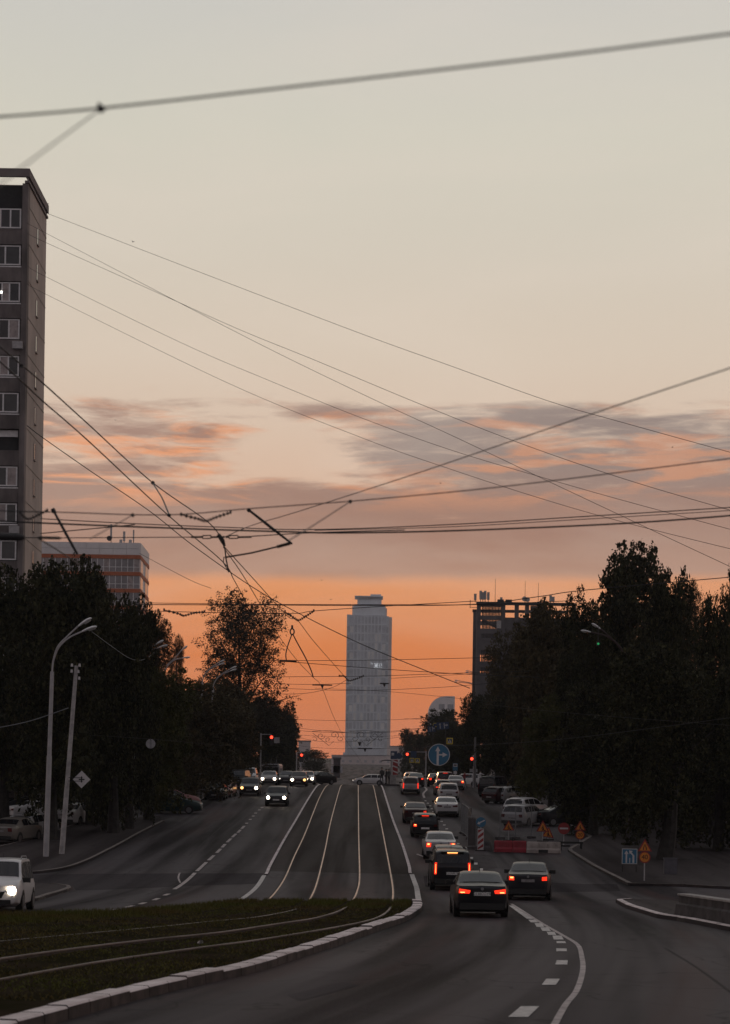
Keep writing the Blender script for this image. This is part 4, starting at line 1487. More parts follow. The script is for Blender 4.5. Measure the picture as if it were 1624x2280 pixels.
def car_mesh(c):
    mb = MB()
    ys = []
    for (a, _), (b, _) in zip(c.prof[:-1], c.prof[1:]):
        k = max(1, int((b - a) / .28))
        ys += [a + (b - a) * i / k for i in range(k)]
    ys.append(c.prof[-1][0])
    rows = []
    for y in ys:
        q = c.sec(y)
        rows.append([(x, y, z) for x, z in q] + [(-x, y, z) for x, z in reversed(q[1:-1])])
    n = len(rows[0])

    def shrink(row, dy, k):
        zc = sum(p[2] for p in row) / n
        return [(p[0] * k, p[1] + dy, zc + (p[2] - zc) * k) for p in row]
    rows = [shrink(rows[0], -.035, .90)] + rows + [shrink(rows[-1], .04, .86)]
    vs = [p for r in rows for p in r]
    fs = [(j * n + i, j * n + (i + 1) % n, (j + 1) * n + (i + 1) % n, (j + 1) * n + i) for j in range(len(rows) - 1) for i in range(n)]
    fs += [tuple(range(n)), tuple(range(len(vs) - n, len(vs)))]
    mb.add(vs, fs)
    mb.cur = 1
    wr = .335 if c.kind in ('suv', 'van') else .31
    for y in (-.30 * c.L, .31 * c.L):
        for sx in (-1, 1):
            x1 = sx * (c.W / 2 + .004)
            pts = [(wr + .06) * math.cos(a) for a in np.linspace(0, math.pi, 13)]
            ring = [(x1, y + (wr + .06) * math.cos(a), wr + (wr + .06) * math.sin(a)) for a in np.linspace(-.35, math.pi + .35, 15)]
            mb.add([(x1, y, wr)] + ring, [(0, i, i + 1) for i in range(1, 15)])
    return mb


def car(name, label, kind, paintm, x=None, yb=None, loc=None, rot=0.0, L=4.4, W=1.75, H=1.47, face='rear', tail='wide', tl=(0, 0), brake=0, head=(0, 0), plate=None, platem='plate_dirty',
        rails=False, badge=False, group=None, mirrors=True, cat='car', d=None):
    """one car with its parts; x, yb: photograph position of the nearest end's foot on the road"""
    c = Car(kind, L, W, H)
    if loc is None:
        p = G(x, yb) if d is None else XD(x, d, y=yb)
    else:
        p = Vector(loc)
    fwd = Vector((-math.sin(rot), math.cos(rot), 0))
    off = .33 * L if face == 'rear' else (-.33 * L if face == 'front' else 0)
    p = p + fwd * off
    z = zg(p.y)
    pitch = math.atan(slope(p.y)) * math.cos(rot)
    roll = -math.atan(slope(p.y)) * math.sin(rot) * -1
    t = thing(name, label, cat, (p.x, p.y, z), (pitch, -roll, rot), group)
    t.rotation_mode = 'XYZ'
    key = (kind, L, W, H, paintm)
    body = car_mesh(c).build('body', [MATS[paintm], MATS['car_trim']], t, smooth=True, angle=40)
    gi = GLASSI[kind]
    GL = MATS['car_glass']

    def pane(i0, i1, f0, f1, ux, nm, out=.012):
        (ya, za), (yb_, zb_) = c.prof[i0], c.prof[i1]
        mb = MB()
        ln = math.hypot(yb_ - ya, zb_ - za)
        ny, nz = -(zb_ - za) / ln, (yb_ - ya) / ln
        rows = []
        for k in range(4):
            f = f0 + (f1 - f0) * k / 3
            y = ya + (yb_ - ya) * f
            row = []
            for u in (-1, -.75, -.4, 0, .4, .75, 1):
                x_, z_ = c.top(y, u * ux)
                row.append((x_, y + ny * out, z_ + nz * out))
            rows.append(row)
        mb.add([q for r in rows for q in r], [(j * 7 + i, j * 7 + i + 1, (j + 1) * 7 + i + 1, (j + 1) * 7 + i) for j in range(3) for i in range(6)])
        return mb.build(nm, GL, t, smooth=True)
    pane(gi[0], gi[1], .10, .90, .90, 'rear_window')
    pane(gi[2], gi[3], .08, .90, .90, 'windscreen')
    y0 = c.prof[gi[1]][0] + (.10 if kind == 'sedan' else .12)
    y1 = c.prof[gi[2]][0] + (c.prof[gi[3]][0] - c.prof[gi[2]][0]) * .55
    for sx in (-1, 1):
        cuts = [y0, y0 + (y1 - y0) * .50, y1] if kind == 'sedan' else [y0, y0 + (y1 - y0) * .28, y0 + (y1 - y0) * .62, y1]
        for a, b in zip(cuts[:-1], cuts[1:]):
            a, b = a + .03, b - .03
            mb = MB()
            rows = []
            for k in range(4):
                y = a + (b - a) * k / 3
                rows += [(sx * (c.side(y, f)[0] + .008), y, c.side(y, f)[1]) for f in (.10, .90)]
            mb.add(rows, [(2 * i, 2 * i + 1, 2 * i + 3, 2 * i + 2) for i in range(3)])
            mb.build('side_window', GL, t)
    # wheels
    wr = .335 if kind in ('suv', 'van') else .31
    for y in (-.30 * L, .31 * L):
        for sx in (-1, 1):
            xo = sx * (W / 2 + .008)
            wk = MB().tube([(xo - sx * .21, y, wr), (xo - sx * .02, y, wr), (xo, y, wr)], [wr, wr, wr * .93], 18).build('wheel', MATS['tyre'], t, smooth=True)
            MB().tube([(xo - sx * .05, y, wr), (xo + sx * .006, y, wr)], wr * .66, 14).build('rim', MATS['rim'], wk)
    # rear end
    ye = -L / 2 - .035
    zend = c.prof[0][1]
    we = c.sec(-L / 2)[3][0]
    MB().box((-we * .93, ye - .05, c.z0 + .10), (we * .93, ye + .2, c.z0 + .30)).build('rear_bumper', MATS['car_trim'] if paintm not in ('paint_white', 'paint_silver') else MATS['car_trim'], t)
    tm = {0: 'lamp_off', 1: 'tail_on', 2: 'tail_on', 3: 'tail_dim'}
    for sx, lv in zip((-1, 1), tl):
        if tail == 'wide':
            poly = [(we * .50, zend - .10), (we * .97, zend - .05), (we * .99, zend - .19), (we * .54, zend - .20)]
        elif tail == 'block':
            poly = [(we * .66, zend - .03), (we * .97, zend - .03), (we * .99, zend - .24), (we * .70, zend - .24)]
        elif tail == 'small':
            poly = [(we * .72, zend - .06), (we * .97, zend - .04), (we * .98, zend - .19), (we * .72, zend - .20)]
        else:
            poly = [(we * .84, zend + .16), (we * .95, zend + .16), (we * .98, zend - .34), (we * .86, zend - .34)]
        q = [(sx * a, b) for a, b in poly]
        lp = MB().prism(q, ye - .025, ye + .16).build('tail_light', MATS[tm[lv]], t)
        if lv == 2:
            xs = [a for a, _ in q]
            zs = [b for _, b in q]
            if tail == 'vert':
                b0, b1 = (sx * we * .895, min(zs) + .05), (sx * we * .915, max(zs) - .06)
            elif tail == 'wide':
                b0, b1 = (sx * we * .74, min(zs) + .02), (sx * we * .93, max(zs) - .10)
            else:
                b0, b1 = (sx * we * .76, (min(zs) + max(zs)) / 2), (sx * we * .92, max(zs) - .02)
            MB().box((min(b0[0], b1[0]), ye - .032, b0[1]), (max(b0[0], b1[0]), ye - .02, b1[1])).build('bulb', MATS['tail_hot'], lp)
    if kind == 'sedan':
        yb_, zb_ = c.prof[4]
        if brake:
            MB().box((-.20, yb_ - .17, zb_ - .10), (.20, yb_ - .12, zb_ - .075)).build('brake_light', MATS['tail_hot' if brake == 2 else 'tail_on'], t)
    else:
        y_, z_ = c.prof[2]
        MB().box((-we * .62, y_ - .09, z_ + .045), (we * .62, y_ + .12, z_ + .075)).build('spoiler', MATS[paintm], t)
        if brake:
            MB().box((-.22, y_ - .105, z_ + .005), (.22, y_ - .03, z_ + .040)).build('brake_light', MATS['tail_hot' if brake == 2 else 'tail_on'], t)
    zp = zend - .21 if kind == 'sedan' else zend - .30
    zp = max(zp, c.z0 + .36)
    pl = MB().box((-.26, ye - .022, zp - .056), (.26, ye - .002, zp + .056)).build('number_plate', MATS[platem], t)
    if plate:
        textmesh('plate_text', plate, .115, MATS['ink'], pl, Matrix.Translation((0, ye - .025, zp)) @ FACE)
    if badge:
        MB().prism(circle(.05, 12, 0, zend - .05), ye - .012, ye + .02).build('badge', MATS['rim'], t)
    # front end
    yf = L / 2 + .04
    zf = c.prof[-1][1]
    wf = c.sec(L / 2)[3][0]
    MB().prism([(-wf * .55, zf - .02), (wf * .55, zf - .02), (wf * .42, zf - .22), (-wf * .42, zf - .22)], yf - .12, yf + .012).build('grille', MATS['car_trim'], t)
    MB().box((-wf * .78, yf - .1, c.z0 + .09), (wf * .78, yf + .02, c.z0 + .24)).build('front_bumper', MATS['car_trim'], t)
    for sx, lv in zip((1, -1), head):
        q = [(sx * wf * .56, zf + .015), (sx * wf * .99, zf + .11), (sx * wf * 1.02, zf + .0), (sx * wf * .60, zf - .07)]
        m_ = {0: 'lamp_clear', 1: 'head_on', 2: 'head_warm', 3: 'head_dim'}[lv]
        hl = MB().prism(q, yf - .26, yf - .0).build('headlight', MATS['lamp_clear'], t)
        if lv:
            MB().prism(circle(.13 if lv != 3 else .06, 12, sx * wf * .82, zf + .015), yf - .02, yf + .018).build('bulb', MATS[m_], hl)
    MB().box((-.26, yf + .004, c.z0 + .26), (.26, yf + .03, c.z0 + .37)).build('number_plate', MATS[platem], t)
    if mirrors:
        ym = c.prof[gi[3]][0] - .32
        for sx in (-1, 1):
            xs_ = c.side(ym, .1)[0]
            MB().box((min(sx * (xs_ - .02), sx * (xs_ + .22)), ym - .05, c.belt + .0), (max(sx * (xs_ - .02), sx * (xs_ + .22)), ym + .07, c.belt + .15)).build('mirror', MATS['car_trim'] if paintm != 'paint_white' else MATS['car_trim'], t)
    if rails:
        for sx in (-1, 1):
            xr = c.sec(0)[6][0] - .04
            MB().tube([(sx * xr, -.30 * L, H - .03), (sx * xr, -.27 * L, H + .045), (sx * xr, .0, H + .055), (sx * xr, .03 * L, H - .02)], .018, 5).build('roof_rail', MATS['steel_grey'], t)
    ya = -.13 * L
    MB().tube([(0, ya, c.zt(ya) - .01), (0, ya - .06, c.zt(ya) + .14)], .009, 4).build('roof_antenna', MATS['car_trim'], t)
    return t


PI = math.pi
Q = 'cars queueing up the right side of the street'
car('sedan_car', 'black sedan with lit red lamps and a white number plate, nearest car on the road', 'sedan', 'paint_black', 1069, 2041, L=4.37, W=1.72, H=1.46, tail='wide', tl=(2, 2), brake=0, plate='О330СО196', platem='plate', badge=True, group=Q)
car('sedan_car', 'dark grey sedan beside the nearest black sedan, in the right lane', 'sedan', 'paint_darkgrey', 1175, 2003, rot=math.radians(-6), L=4.35, W=1.74, H=1.5, tail='small', tl=(2, 1), platem='plate_dirty', badge=True, group=Q)
car('offroad_car', 'black off-road car with upright glowing red lamp strips and a red brake bar', 'suv', 'paint_black', 1004, 1981, L=4.7, W=1.84, H=1.78, tail='vert', tl=(2, 2), brake=2, plate='К313МК196', platem='plate', rails=True, group=Q)
car('hatchback_car', 'dark hatchback mostly hidden in front of the black off-road car', 'hatch', 'paint_darkgrey', 998, 1952, L=4.2, W=1.72, H=1.52, tail='block', tl=(1, 0), brake=1, group=Q)
car('sedan_car', 'silver liftback with both lamps and brake bar glowing red', 'sedan', 'paint_silver', 979, 1913, L=4.66, W=1.81, H=1.46, tail='block', tl=(2, 2), brake=2, group=Q, badge=True)
car('hatchback_car', 'black hatchback with one bright left lamp and a pale number plate', 'hatch', 'paint_black', 945, 1863, L=4.2, W=1.74, H=1.5, tail='small', tl=(2, 0), brake=1, platem='plate', group=Q)
car('sedan_car', 'wine red sedan partly behind the black hatchback', 'sedan', 'paint_wine', 924, 1832, L=4.5, W=1.76, H=1.45, tail='small', tl=(0, 3), group=Q)
car('sedan_car', 'white sedan with unlit lamps in the middle of the right lanes', 'sedan', 'paint_white', 994, 1818, L=4.6, W=1.78, H=1.48, tail='wide', tl=(0, 0), badge=True, group=Q)
car('crossover_car', 'white crossover with roof rails and a dark rear, ahead of the white sedan', 'suv', 'paint_white', 998, 1784, L=4.4, W=1.82, H=1.62, tail='small', tl=(0, 0), rails=True, group=Q)
car('minivan_car', 'silver minivan with upright red lamps next to the tram stop', 'van', 'paint_silver', 913, 1768, L=4.2, W=1.74, H=1.66, tail='vert', tl=(1, 1), brake=0, group=Q)
car('hatchback_car', 'small light car squeezed between the white crossover and the dark off-road car', 'hatch', 'paint_grey', 986, 1771, L=4.0, W=1.68, H=1.5, tail='small', tl=(1, 1), group=Q)
car('sedan_car', 'silver sedan with one hot orange lamp near the right traffic light pole', 'sedan', 'paint_silver', 1014, 1758.5, L=4.5, W=1.75, H=1.47, tail='block', tl=(0, 2), brake=1, group=Q)
car('offroad_car', 'dark off-road car with red lamps and red brake light at the crest', 'suv', 'paint_wine', 990, 1754, d=206, L=4.6, W=1.84, H=1.74, tail='small', tl=(1, 1), brake=1, group=Q)
car('sedan_car', 'dark sedan with red lamps left of the dark off-road car at the crest', 'sedan', 'paint_black', 970, 1751, d=214, L=4.5, W=1.76, H=1.48, tail='block', tl=(1, 1), group=Q)
car('sedan_car', 'dark car with one red lamp just beyond the silver minivan', 'sedan', 'paint_darkgrey', 925, 1752, d=212, L=4.5, W=1.78, H=1.5, tail='small', tl=(1, 1), group=Q)
car('hatchback_car', 'pale roofed car half hidden beyond the silver minivan', 'hatch', 'paint_white', 915, 1748, d=220, L=4.2, W=1.74, H=1.55, tail='small', tl=(1, 0), group=Q)

PR = 'cars parked on the right beside the street'
car('estate_car', 'white car standing side-on by the right traffic light pole', 'hatch', 'paint_white', loc=XD(1034, 226), rot=PI / 2 - .3, face='mid', L=4.3, W=1.74, H=1.5, group=PR)
car('van_car', 'dark tall van parked with its white roof edge under the right trees', 'van', 'paint_black', 1088, 1774, rot=math.radians(-22), L=4.8, W=1.9, H=1.95, tail='vert', tl=(0, 0), group=PR)
car('hatchback_car', 'wine red and silver hatchback parked behind the dark van', 'hatch', 'paint_wine', 1098, 1789, rot=math.radians(-38), L=4.2, W=1.74, H=1.5, tail='small', group=PR)
car('hatchback_car', 'silver hatchback parked tight against the wine red one', 'hatch', 'paint_silver', 1116, 1789, rot=math.radians(-42), L=4.2, W=1.74, H=1.5, tail='small', group=PR)
car('hatchback_car', 'pale grey hatchback parked behind the mesh fence, rear wheel showing', 'hatch', 'paint_silver', 1148, 1840, rot=math.radians(-27), L=4.5, W=1.82, H=1.56, tail='block', group=PR)
car('hatchback_car', 'white hatchback parked beyond the pale grey one behind the fence', 'hatch', 'paint_white', 1150, 1822, rot=math.radians(-30), L=4.5, W=1.82, H=1.58, tail='block', group=PR)
car('sedan_car', 'dark sedan parked deep under the right trees behind the no entry sign', 'sedan', 'paint_black', 1215, 1838, rot=math.radians(-70), L=4.5, W=1.76, H=1.47, group=PR)

LQ = 'cars coming down the left side of the street'
car('minivan_car', 'white minivan with a glowing headlight at the left picture edge', 'van', 'paint_white', -13, 2032, rot=PI + math.radians(3), face='front', L=4.45, W=1.75, H=1.68, head=(1, 1), rails=True, group=LQ)
car('crossover_car', 'dark crossover with two white headlights, nearest in the left lanes', 'suv', 'paint_black', 615, 1794, rot=PI, face='front', L=4.5, W=1.84, H=1.56, head=(1, 1), platem='plate', group=LQ)
car('crossover_car', 'dark car with one orange and one white headlight', 'suv', 'paint_black', 555, 1771, rot=PI, face='front', L=4.4, W=1.8, H=1.6, head=(2, 1), group=LQ)
car('offroad_car', 'large dark off-road car without lights behind the parked cars on the left', 'suv', 'paint_black', 523, 1756, rot=PI - .12, face='front', L=4.8, W=1.9, H=1.85, head=(0, 0), group=LQ)
car('van_car', 'white van with a roof rack and one bright headlight', 'van', 'paint_white', 552, 1750, d=214, rot=PI, face='front', L=4.6, W=1.78, H=1.8, head=(1, 0), rails=True, group=LQ)
car('sedan_car', 'silver car with two dazzling headlights in front of the trolleybus', 'sedan', 'paint_silver', 598, 1748, d=210, rot=PI, face='front', L=4.5, W=1.78, H=1.5, head=(1, 1), group=LQ)
car('sedan_car', 'dark sedan with a small lit lamp right of the dazzling silver car', 'sedan', 'paint_black', 636, 1748, d=212, rot=PI, face='front', L=4.5, W=1.78, H=1.5, head=(3, 3), group=LQ)
car('crossover_car', 'dark red car with bright orange-white headlights beside the tram lane', 'hatch', 'paint_wine', 664, 1749, d=206, rot=PI, face='front', L=4.3, W=1.78, H=1.55, head=(1, 2), group=LQ)
car('sedan_car', 'silver car just behind the dark red one, one lamp showing', 'hatch', 'paint_silver', 682, 1747, d=216, rot=PI, face='front', L=4.3, W=1.75, H=1.5, head=(0, 1), group=LQ)
car('sedan_car', 'black sedan with a pale roof turning at the left end of the crossing', 'sedan', 'paint_black', loc=XD(707, 226), rot=PI - .75, face='mid', L=4.5, W=1.78, H=1.5, group=LQ)
car('hatchback_car', 'white boxy hatchback driving across the street at the crest', 'hatch', 'paint_white', loc=XD(822, 244), rot=PI / 2, face='mid', L=4.0, W=1.65, H=1.40, head=(3, 3), group=None)

PL = 'cars parked on the left'
car('sedan_car', 'black sedan parked at the left kerb facing us, unlit', 'sedan', 'paint_black', 478, 1781, rot=PI, face='front', L=4.5, W=1.78, H=1.47, platem='plate', group=PL)
car('hatchback_car', 'pinkish red car parked behind the black sedan on the left', 'hatch', 'paint_pink', 493, 1775, rot=PI - .1, face='front', L=4.2, W=1.74, H=1.56, group=PL)
car('sedan_car', 'dark green sedan standing side-on in the left driveway', 'sedan', 'paint_green', loc=G(380, 1810), rot=-PI / 2, face='mid', L=4.6, W=1.78, H=1.5, group=PL)
car('sedan_car', 'pale pink car showing its roof behind the dark green sedan', 'sedan', 'paint_pink', loc=G(382, 1798), rot=-PI / 2 + .15, face='mid', L=4.4, W=1.74, H=1.5, group=PL)
car('hatchback_car', 'silver hatchback parked behind the gold sedan at the left edge', 'hatch', 'paint_silver', 52, 1866, rot=math.radians(-14), L=4.3, W=1.78, H=1.48, tail='wide', group=PL)
car('sedan_car', 'gold sedan cut by the left picture edge', 'sedan', 'paint_gold', 12, 1877, rot=math.radians(-14), L=4.4, W=1.72, H=1.46, tail='block', group=PL)
car('sedan_car', 'white car half hidden behind the leaning concrete pole', 'sedan', 'paint_white', 150, 1838, rot=math.radians(-14), L=4.4, W=1.74, H=1.47, tail='small', group=PL)
car('sedan_car', 'white sedan in the yard above the silver hatchback', 'sedan', 'paint_white', 45, 1828, rot=math.radians(-60), L=4.4, W=1.74, H=1.47, group=PL)
car('sedan_car', 'dark car in the yard at the left edge under the trees', 'sedan', 'paint_black', 18, 1818, rot=math.radians(-70), L=4.4, W=1.74, H=1.47, group=PL)

# trolleybus
bd = 300
bt = thing('trolleybus', 'pale grey trolleybus standing behind the dazzling silver car', 'bus', XD(606, bd), (math.atan(slope(bd)) * -1, 0, PI))
MB().prism([(-1.25, .35), (1.25, .35), (1.25, 2.8), (1.1, 3.05), (-1.1, 3.05), (-1.25, 2.8)], -5.8, 5.8).build('body', MATS['paint_silver'], bt)
MB().box((-1.12, 5.75, 1.25), (1.12, 5.83, 2.55)).build('windscreen', MATS['car_glass'], bt)
MB().box((-1.0, 5.75, 2.63), (1.0, 5.82, 2.9)).build('route_box', MATS['car_trim'], bt)
for sx in (-1, 1):
    MB().box((sx * .95 - .14, 5.78, .7), (sx * .95 + .14, 5.84, .9)).build('headlight', MATS['lamp_clear'], bt)
    MB().tube([(sx * .4, -1.5, 3.0), (sx * .4, -6.6, 5.4)], .03, 5).build('trolley_pole', MATS['steel_dark'], bt)
    for y in (-3.4, 3.2):
        wk = MB().tube([(sx * 1.26, y, .48), (sx * 1.0, y, .48)], .48, 16).build('wheel', MATS['tyre'], bt)
    for k in range(6):
        MB().box((sx * 1.24 - .02, -5.2 + k * 1.75, 1.3), (sx * 1.24 + .02, -3.7 + k * 1.75, 2.4)).build('side_window', MATS['car_glass'], bt)

# ================================================================ street furniture
mat('sign_blue', (0.030, 0.135, 0.235), 0.45, vary=0.08)
mat('sign_blue_dark', (0.022, 0.045, 0.10), 0.5, vary=0.08)
mat('sign_white', (0.56, 0.53, 0.53), 0.5, vary=0.08)
mat('sign_yellow', (0.70, 0.52, 0.05), 0.5, vary=0.06)
mat('sign_orange', (0.62, 0.20, 0.02), 0.5, vary=0.08)
mat('sign_red', (0.26, 0.022, 0.022), 0.5, vary=0.08)
mat('sign_back', (0.34, 0.33, 0.34), 0.6, vary=0.15)
mat('barrier_red', (0.26, 0.012, 0.024), 0.55, vary=0.2, scale=2)
mat('barrier_white', (0.34, 0.29, 0.265), 0.7, vary=0.25, scale=2)
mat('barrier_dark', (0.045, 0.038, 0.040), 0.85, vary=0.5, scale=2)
mat('mesh_wire', (0.22, 0.22, 0.225), 0.6, metal=0.3)
mat('box_grey', (0.09, 0.085, 0.10), 0.6, vary=0.15)
mat('lamp_brown', (0.05, 0.028, 0.024), 0.6, vary=0.15)
mat('lamp_head', (0.78, 0.77, 0.78), 0.45, vary=0.1)
mat('lamp_glass', (0.60, 0.58, 0.56), 0.3)
mat('pole_paint', (0.40, 0.38, 0.385), 0.6, vary=0.15, scale=2)
glowmat('signal_red', (1.0, 0.045, 0.020), 4.0)
glowmat('signal_green', (0.05, 0.7, 0.22), 0.22)


def sface(parent, poly, m, y, th=0.004, name='face'):
    return MB().prism(poly, y, y + th).build(name, MATS[m], parent)


def arrow_poly(x, z0, z1, w, hw, hh):
    return [(x - w, z0), (x + w, z0), (x + w, z1 - hh), (x + hw, z1 - hh), (x, z1), (x - hw, z1 - hh), (x - w, z1 - hh)]


def tri(r, cz=0.0):
    return [(-r, cz - r * .577), (r, cz - r * .577), (0, cz + r * 1.155)]


def worker(parent, s, y, cx=0, cz=0):
    """the digging figure of a road works sign with its heap"""
    mb = MB()
    mb.prism(circle(.07 * s, 10, cx + .02 * s, cz + .30 * s), y, y + .004)
    for a, b, w in (((-.02, .22), (.08, .0), .06), ((.08, .0), (.16, -.28), .045), ((.06, .0), (-.10, -.28), .045), ((-.02, .18), (-.16, .0), .03), ((-.16, .06), (.22, -.20), .02)):
        dx, dz = b[0] - a[0], b[1] - a[1]
        l = math.hypot(dx, dz)
        nx, nz = -dz / l * w, dx / l * w
        mb.prism([(cx + (p[0] + q * nx) * s, cz + (p[1] + q * nz) * s) for p, q in ((a, -1), (b, -1), (b, 1), (a, 1))], y, y + .004)
    mb.prism([(cx + .16 * s, cz - .28 * s), (cx + .40 * s, cz - .28 * s), (cx + .28 * s, cz - .14 * s)], y, y + .004)
    return mb.build('digging_figure', MATS['ink'], parent)


def pole(parent, h0, h1, r=0.03, x=0, y=0.05, m='pole_paint', name='post'):
    return MB().tube([(x, y, h0), (x, y, h1)], r, 8).build(name, MATS[m], parent)


def at_px(x, y, d):
    p = P(x, y, d)
    return p, p.z - zg(d)


# --- road works signs, speed signs, no entry at the works on the right
def works_sign(x, ybase, ytri, r, label, tilt=0.0, speed=None, legs=True, kind='works', group='triangular road works signs'):
    b = G(x, ybase)
    hz = P(x, ytri, b.y).z - b.z
    t = thing('works_sign', label, 'road sign', b, (0, 0, 0), group)
    R = Matrix.Rotation(tilt, 4, 'Y')

    def face(poly, m, y, nm):
        q = []
        for px_, pz_ in poly:
            v = R @ Vector((px_, 0, pz_))
            q.append((v.x, v.z + hz))
        return MB().prism(q, y, y + .006).build(nm, MATS[m], t)
    face([(0 - r * .08 - r, -r * .60), (r * 1.08, -r * .60), (0, r * 1.25)], 'sign_red', 0, 'border')
    f = face([(-r * .78, -r * .47), (r * .78, -r * .47), (0, r * .90)], 'sign_orange', -.006, 'face')
    if kind == 'works':
        w = worker(t, r * 1.35, -.011, 0, hz - r * .08)
    else:
        mb = MB()
        for sx in (-1, 1):
            mb.prism([(sx * .16 * r, hz - r * .40), (sx * .28 * r, hz - r * .40), (sx * .28 * r, hz - r * .1), (sx * .16 * r, hz + r * .15), (sx * .16 * r, hz + r * .45), (sx * .06 * r, hz + r * .45), (sx * .06 * r, hz + r * .12), (sx * .16 * r, hz - r * .12)], -.011, -.007)
        mb.build('narrowing_symbol', MATS['ink'], t)
    if speed:
        zc = hz - r * .6 - r * .86
        MB().prism(circle(r * .86, 28, 0, zc), -.002, .006).build('border', MATS['sign_red'], t)
        MB().prism(circle(r * .70, 28, 0, zc), -.008, -.003).build('face', MATS['sign_orange'], t)
        textmesh('digits', speed, r * .95, MATS['ink'], t, Matrix.Translation((0, -.012, zc)) @ FACE, .003)
    pole(t, 0.0, hz + r * .6)
    MB().box((-.35, -.2, 0), (.35, .3, .08)).build('foot', MATS['car_trim'], t)
    return t


works_sign(1131, 1872, 1841, .34, 'orange road works triangle left of the mesh fence, over the red barrier')
works_sign(1207, 1874, 1843, .38, 'upright orange road works triangle over the white barrier')
works_sign(1219, 1870, 1856, .36, 'orange road works triangle tilted and half hidden behind the upright one', tilt=.12)
works_sign(1290, 1886, 1841, .32, 'dim red-bordered triangle above an orange sign reading 20', speed='20', group='speed signs under triangles')
works_sign(1433.5, 1966, 1886, .32, 'road narrowing triangle above an orange sign reading 40', speed='40', kind='narrow', group='speed signs under triangles')
b = G(1254, 1884)
t = thing('no_entry_sign', 'round red no entry sign with a white bar, right of the white barrier', 'road sign', b)
hz = P(1253.7, 1844, b.y).z - b.z
MB().prism(circle(.35, 30, 0, hz), -.004, .006).build('face', MATS['sign_red'], t)
MB().box((-.25, -.010, hz - .05), (.25, -.005, hz + .05)).build('bar', MATS['sign_white'], t)
pole(t, 0, hz + .2)
MB().box((-.35, -.2, 0), (.35, .3, .08)).build('foot', MATS['car_trim'], t)
# lane sign
b = G(1400, 1946)
t = thing('lane_sign', 'square blue sign with two white arrows merging left, on a dark stand', 'road sign', b)
s = F / b.y
hz = P(1401, 1906, b.y).z - b.z
w = 17.0 / s
MB().box((-w, 0, hz - w), (w, .02, hz + w)).build('rim', MATS['sign_white'], t)
MB().box((-w * .92, -.006, hz - w * .92), (w * .92, -.001, hz + w * .92)).build('face', MATS['sign_blue'], t)
sface(t, arrow_poly(-w * .42, hz - w * .85, hz + w * .75, w * .10, w * .28, w * .45), 'sign_white', -.012, name='arrow')
sface(t, [(w * .38, hz - w * .85), (w * .62, hz - w * .85), (w * .62, hz + w * .1), (w * .25, hz + w * .52), (w * .42, hz + w * .70), (-w * .08, hz + w * .78), (w * .0, hz + w * .28), (w * .12, hz + w * .40), (w * .38, hz + w * .08)], 'sign_white', -.012, name='arrow')
sface(t, [(-.01, hz - w * .85), (.03, hz - w * .85), (.03, hz - w * .2), (-.01, hz - w * .2)], 'sign_white', -.012, name='lane_stripe')
for sx in (-1, 1):
    pole(t, 0, hz, .022, sx * w * .9, .04, 'car_trim', 'leg')
MB().box((-w, -.3, 0), (w, .4, .05)).build('foot', MATS['car_trim'], t)
# keep left sign over the striped board
b = G(1069, 1893.5)
s = F / b.y
t = thing('keep_left_sign', 'round blue sign with a white arrow down left above a red and white striped board', 'road sign', b)
hz = P(1070, 1830, b.y).z - b.z
MB().prism(circle(.29, 28, 0, hz), 0, .01).build('face', MATS['sign_blue'], t)
q = [(math.cos(2.65 + PI) * 0, 0)]
ar = arrow_poly(0, -.24, .24, .035, .10, .15)
rot = math.radians(118)
sface(t, [(x * math.cos(rot) - z * math.sin(rot), hz + x * math.sin(rot) + z * math.cos(rot)) for x, z in ar], 'sign_white', -.006, name='arrow')
z0_, z1_ = .05, P(1069, 1844, b.y).z - b.z
MB().box((-.18, .002, z0_), (.18, .02, z1_)).build('board', MATS['sign_white'], t)
for k in range(4):
    za = z0_ + .06 + k * (z1_ - z0_) / 3.6
    zs = [za - .16, za + .14, za + .30, za + .0]
    q = [(-.16, max(z0_ + .02, min(z1_ - .02, za - .12))), (.16, max(z0_ + .02, min(z1_ - .02, za + .12))), (.16, max(z0_ + .02, min(z1_ - .02, za + .30))), (-.16, max(z0_ + .02, min(z1_ - .02, za + .06)))]
    if q[2][1] - q[1][1] > .02 or q[3][1] - q[0][1] > .02:
        MB().prism(q, -.004, .001).build('stripe', MATS['sign_red'], t)
pole(t, 0, hz, .03, 0, .05)
MB().box((-.3, -.15, 0), (.3, .3, .05)).build('foot', MATS['car_trim'], t)


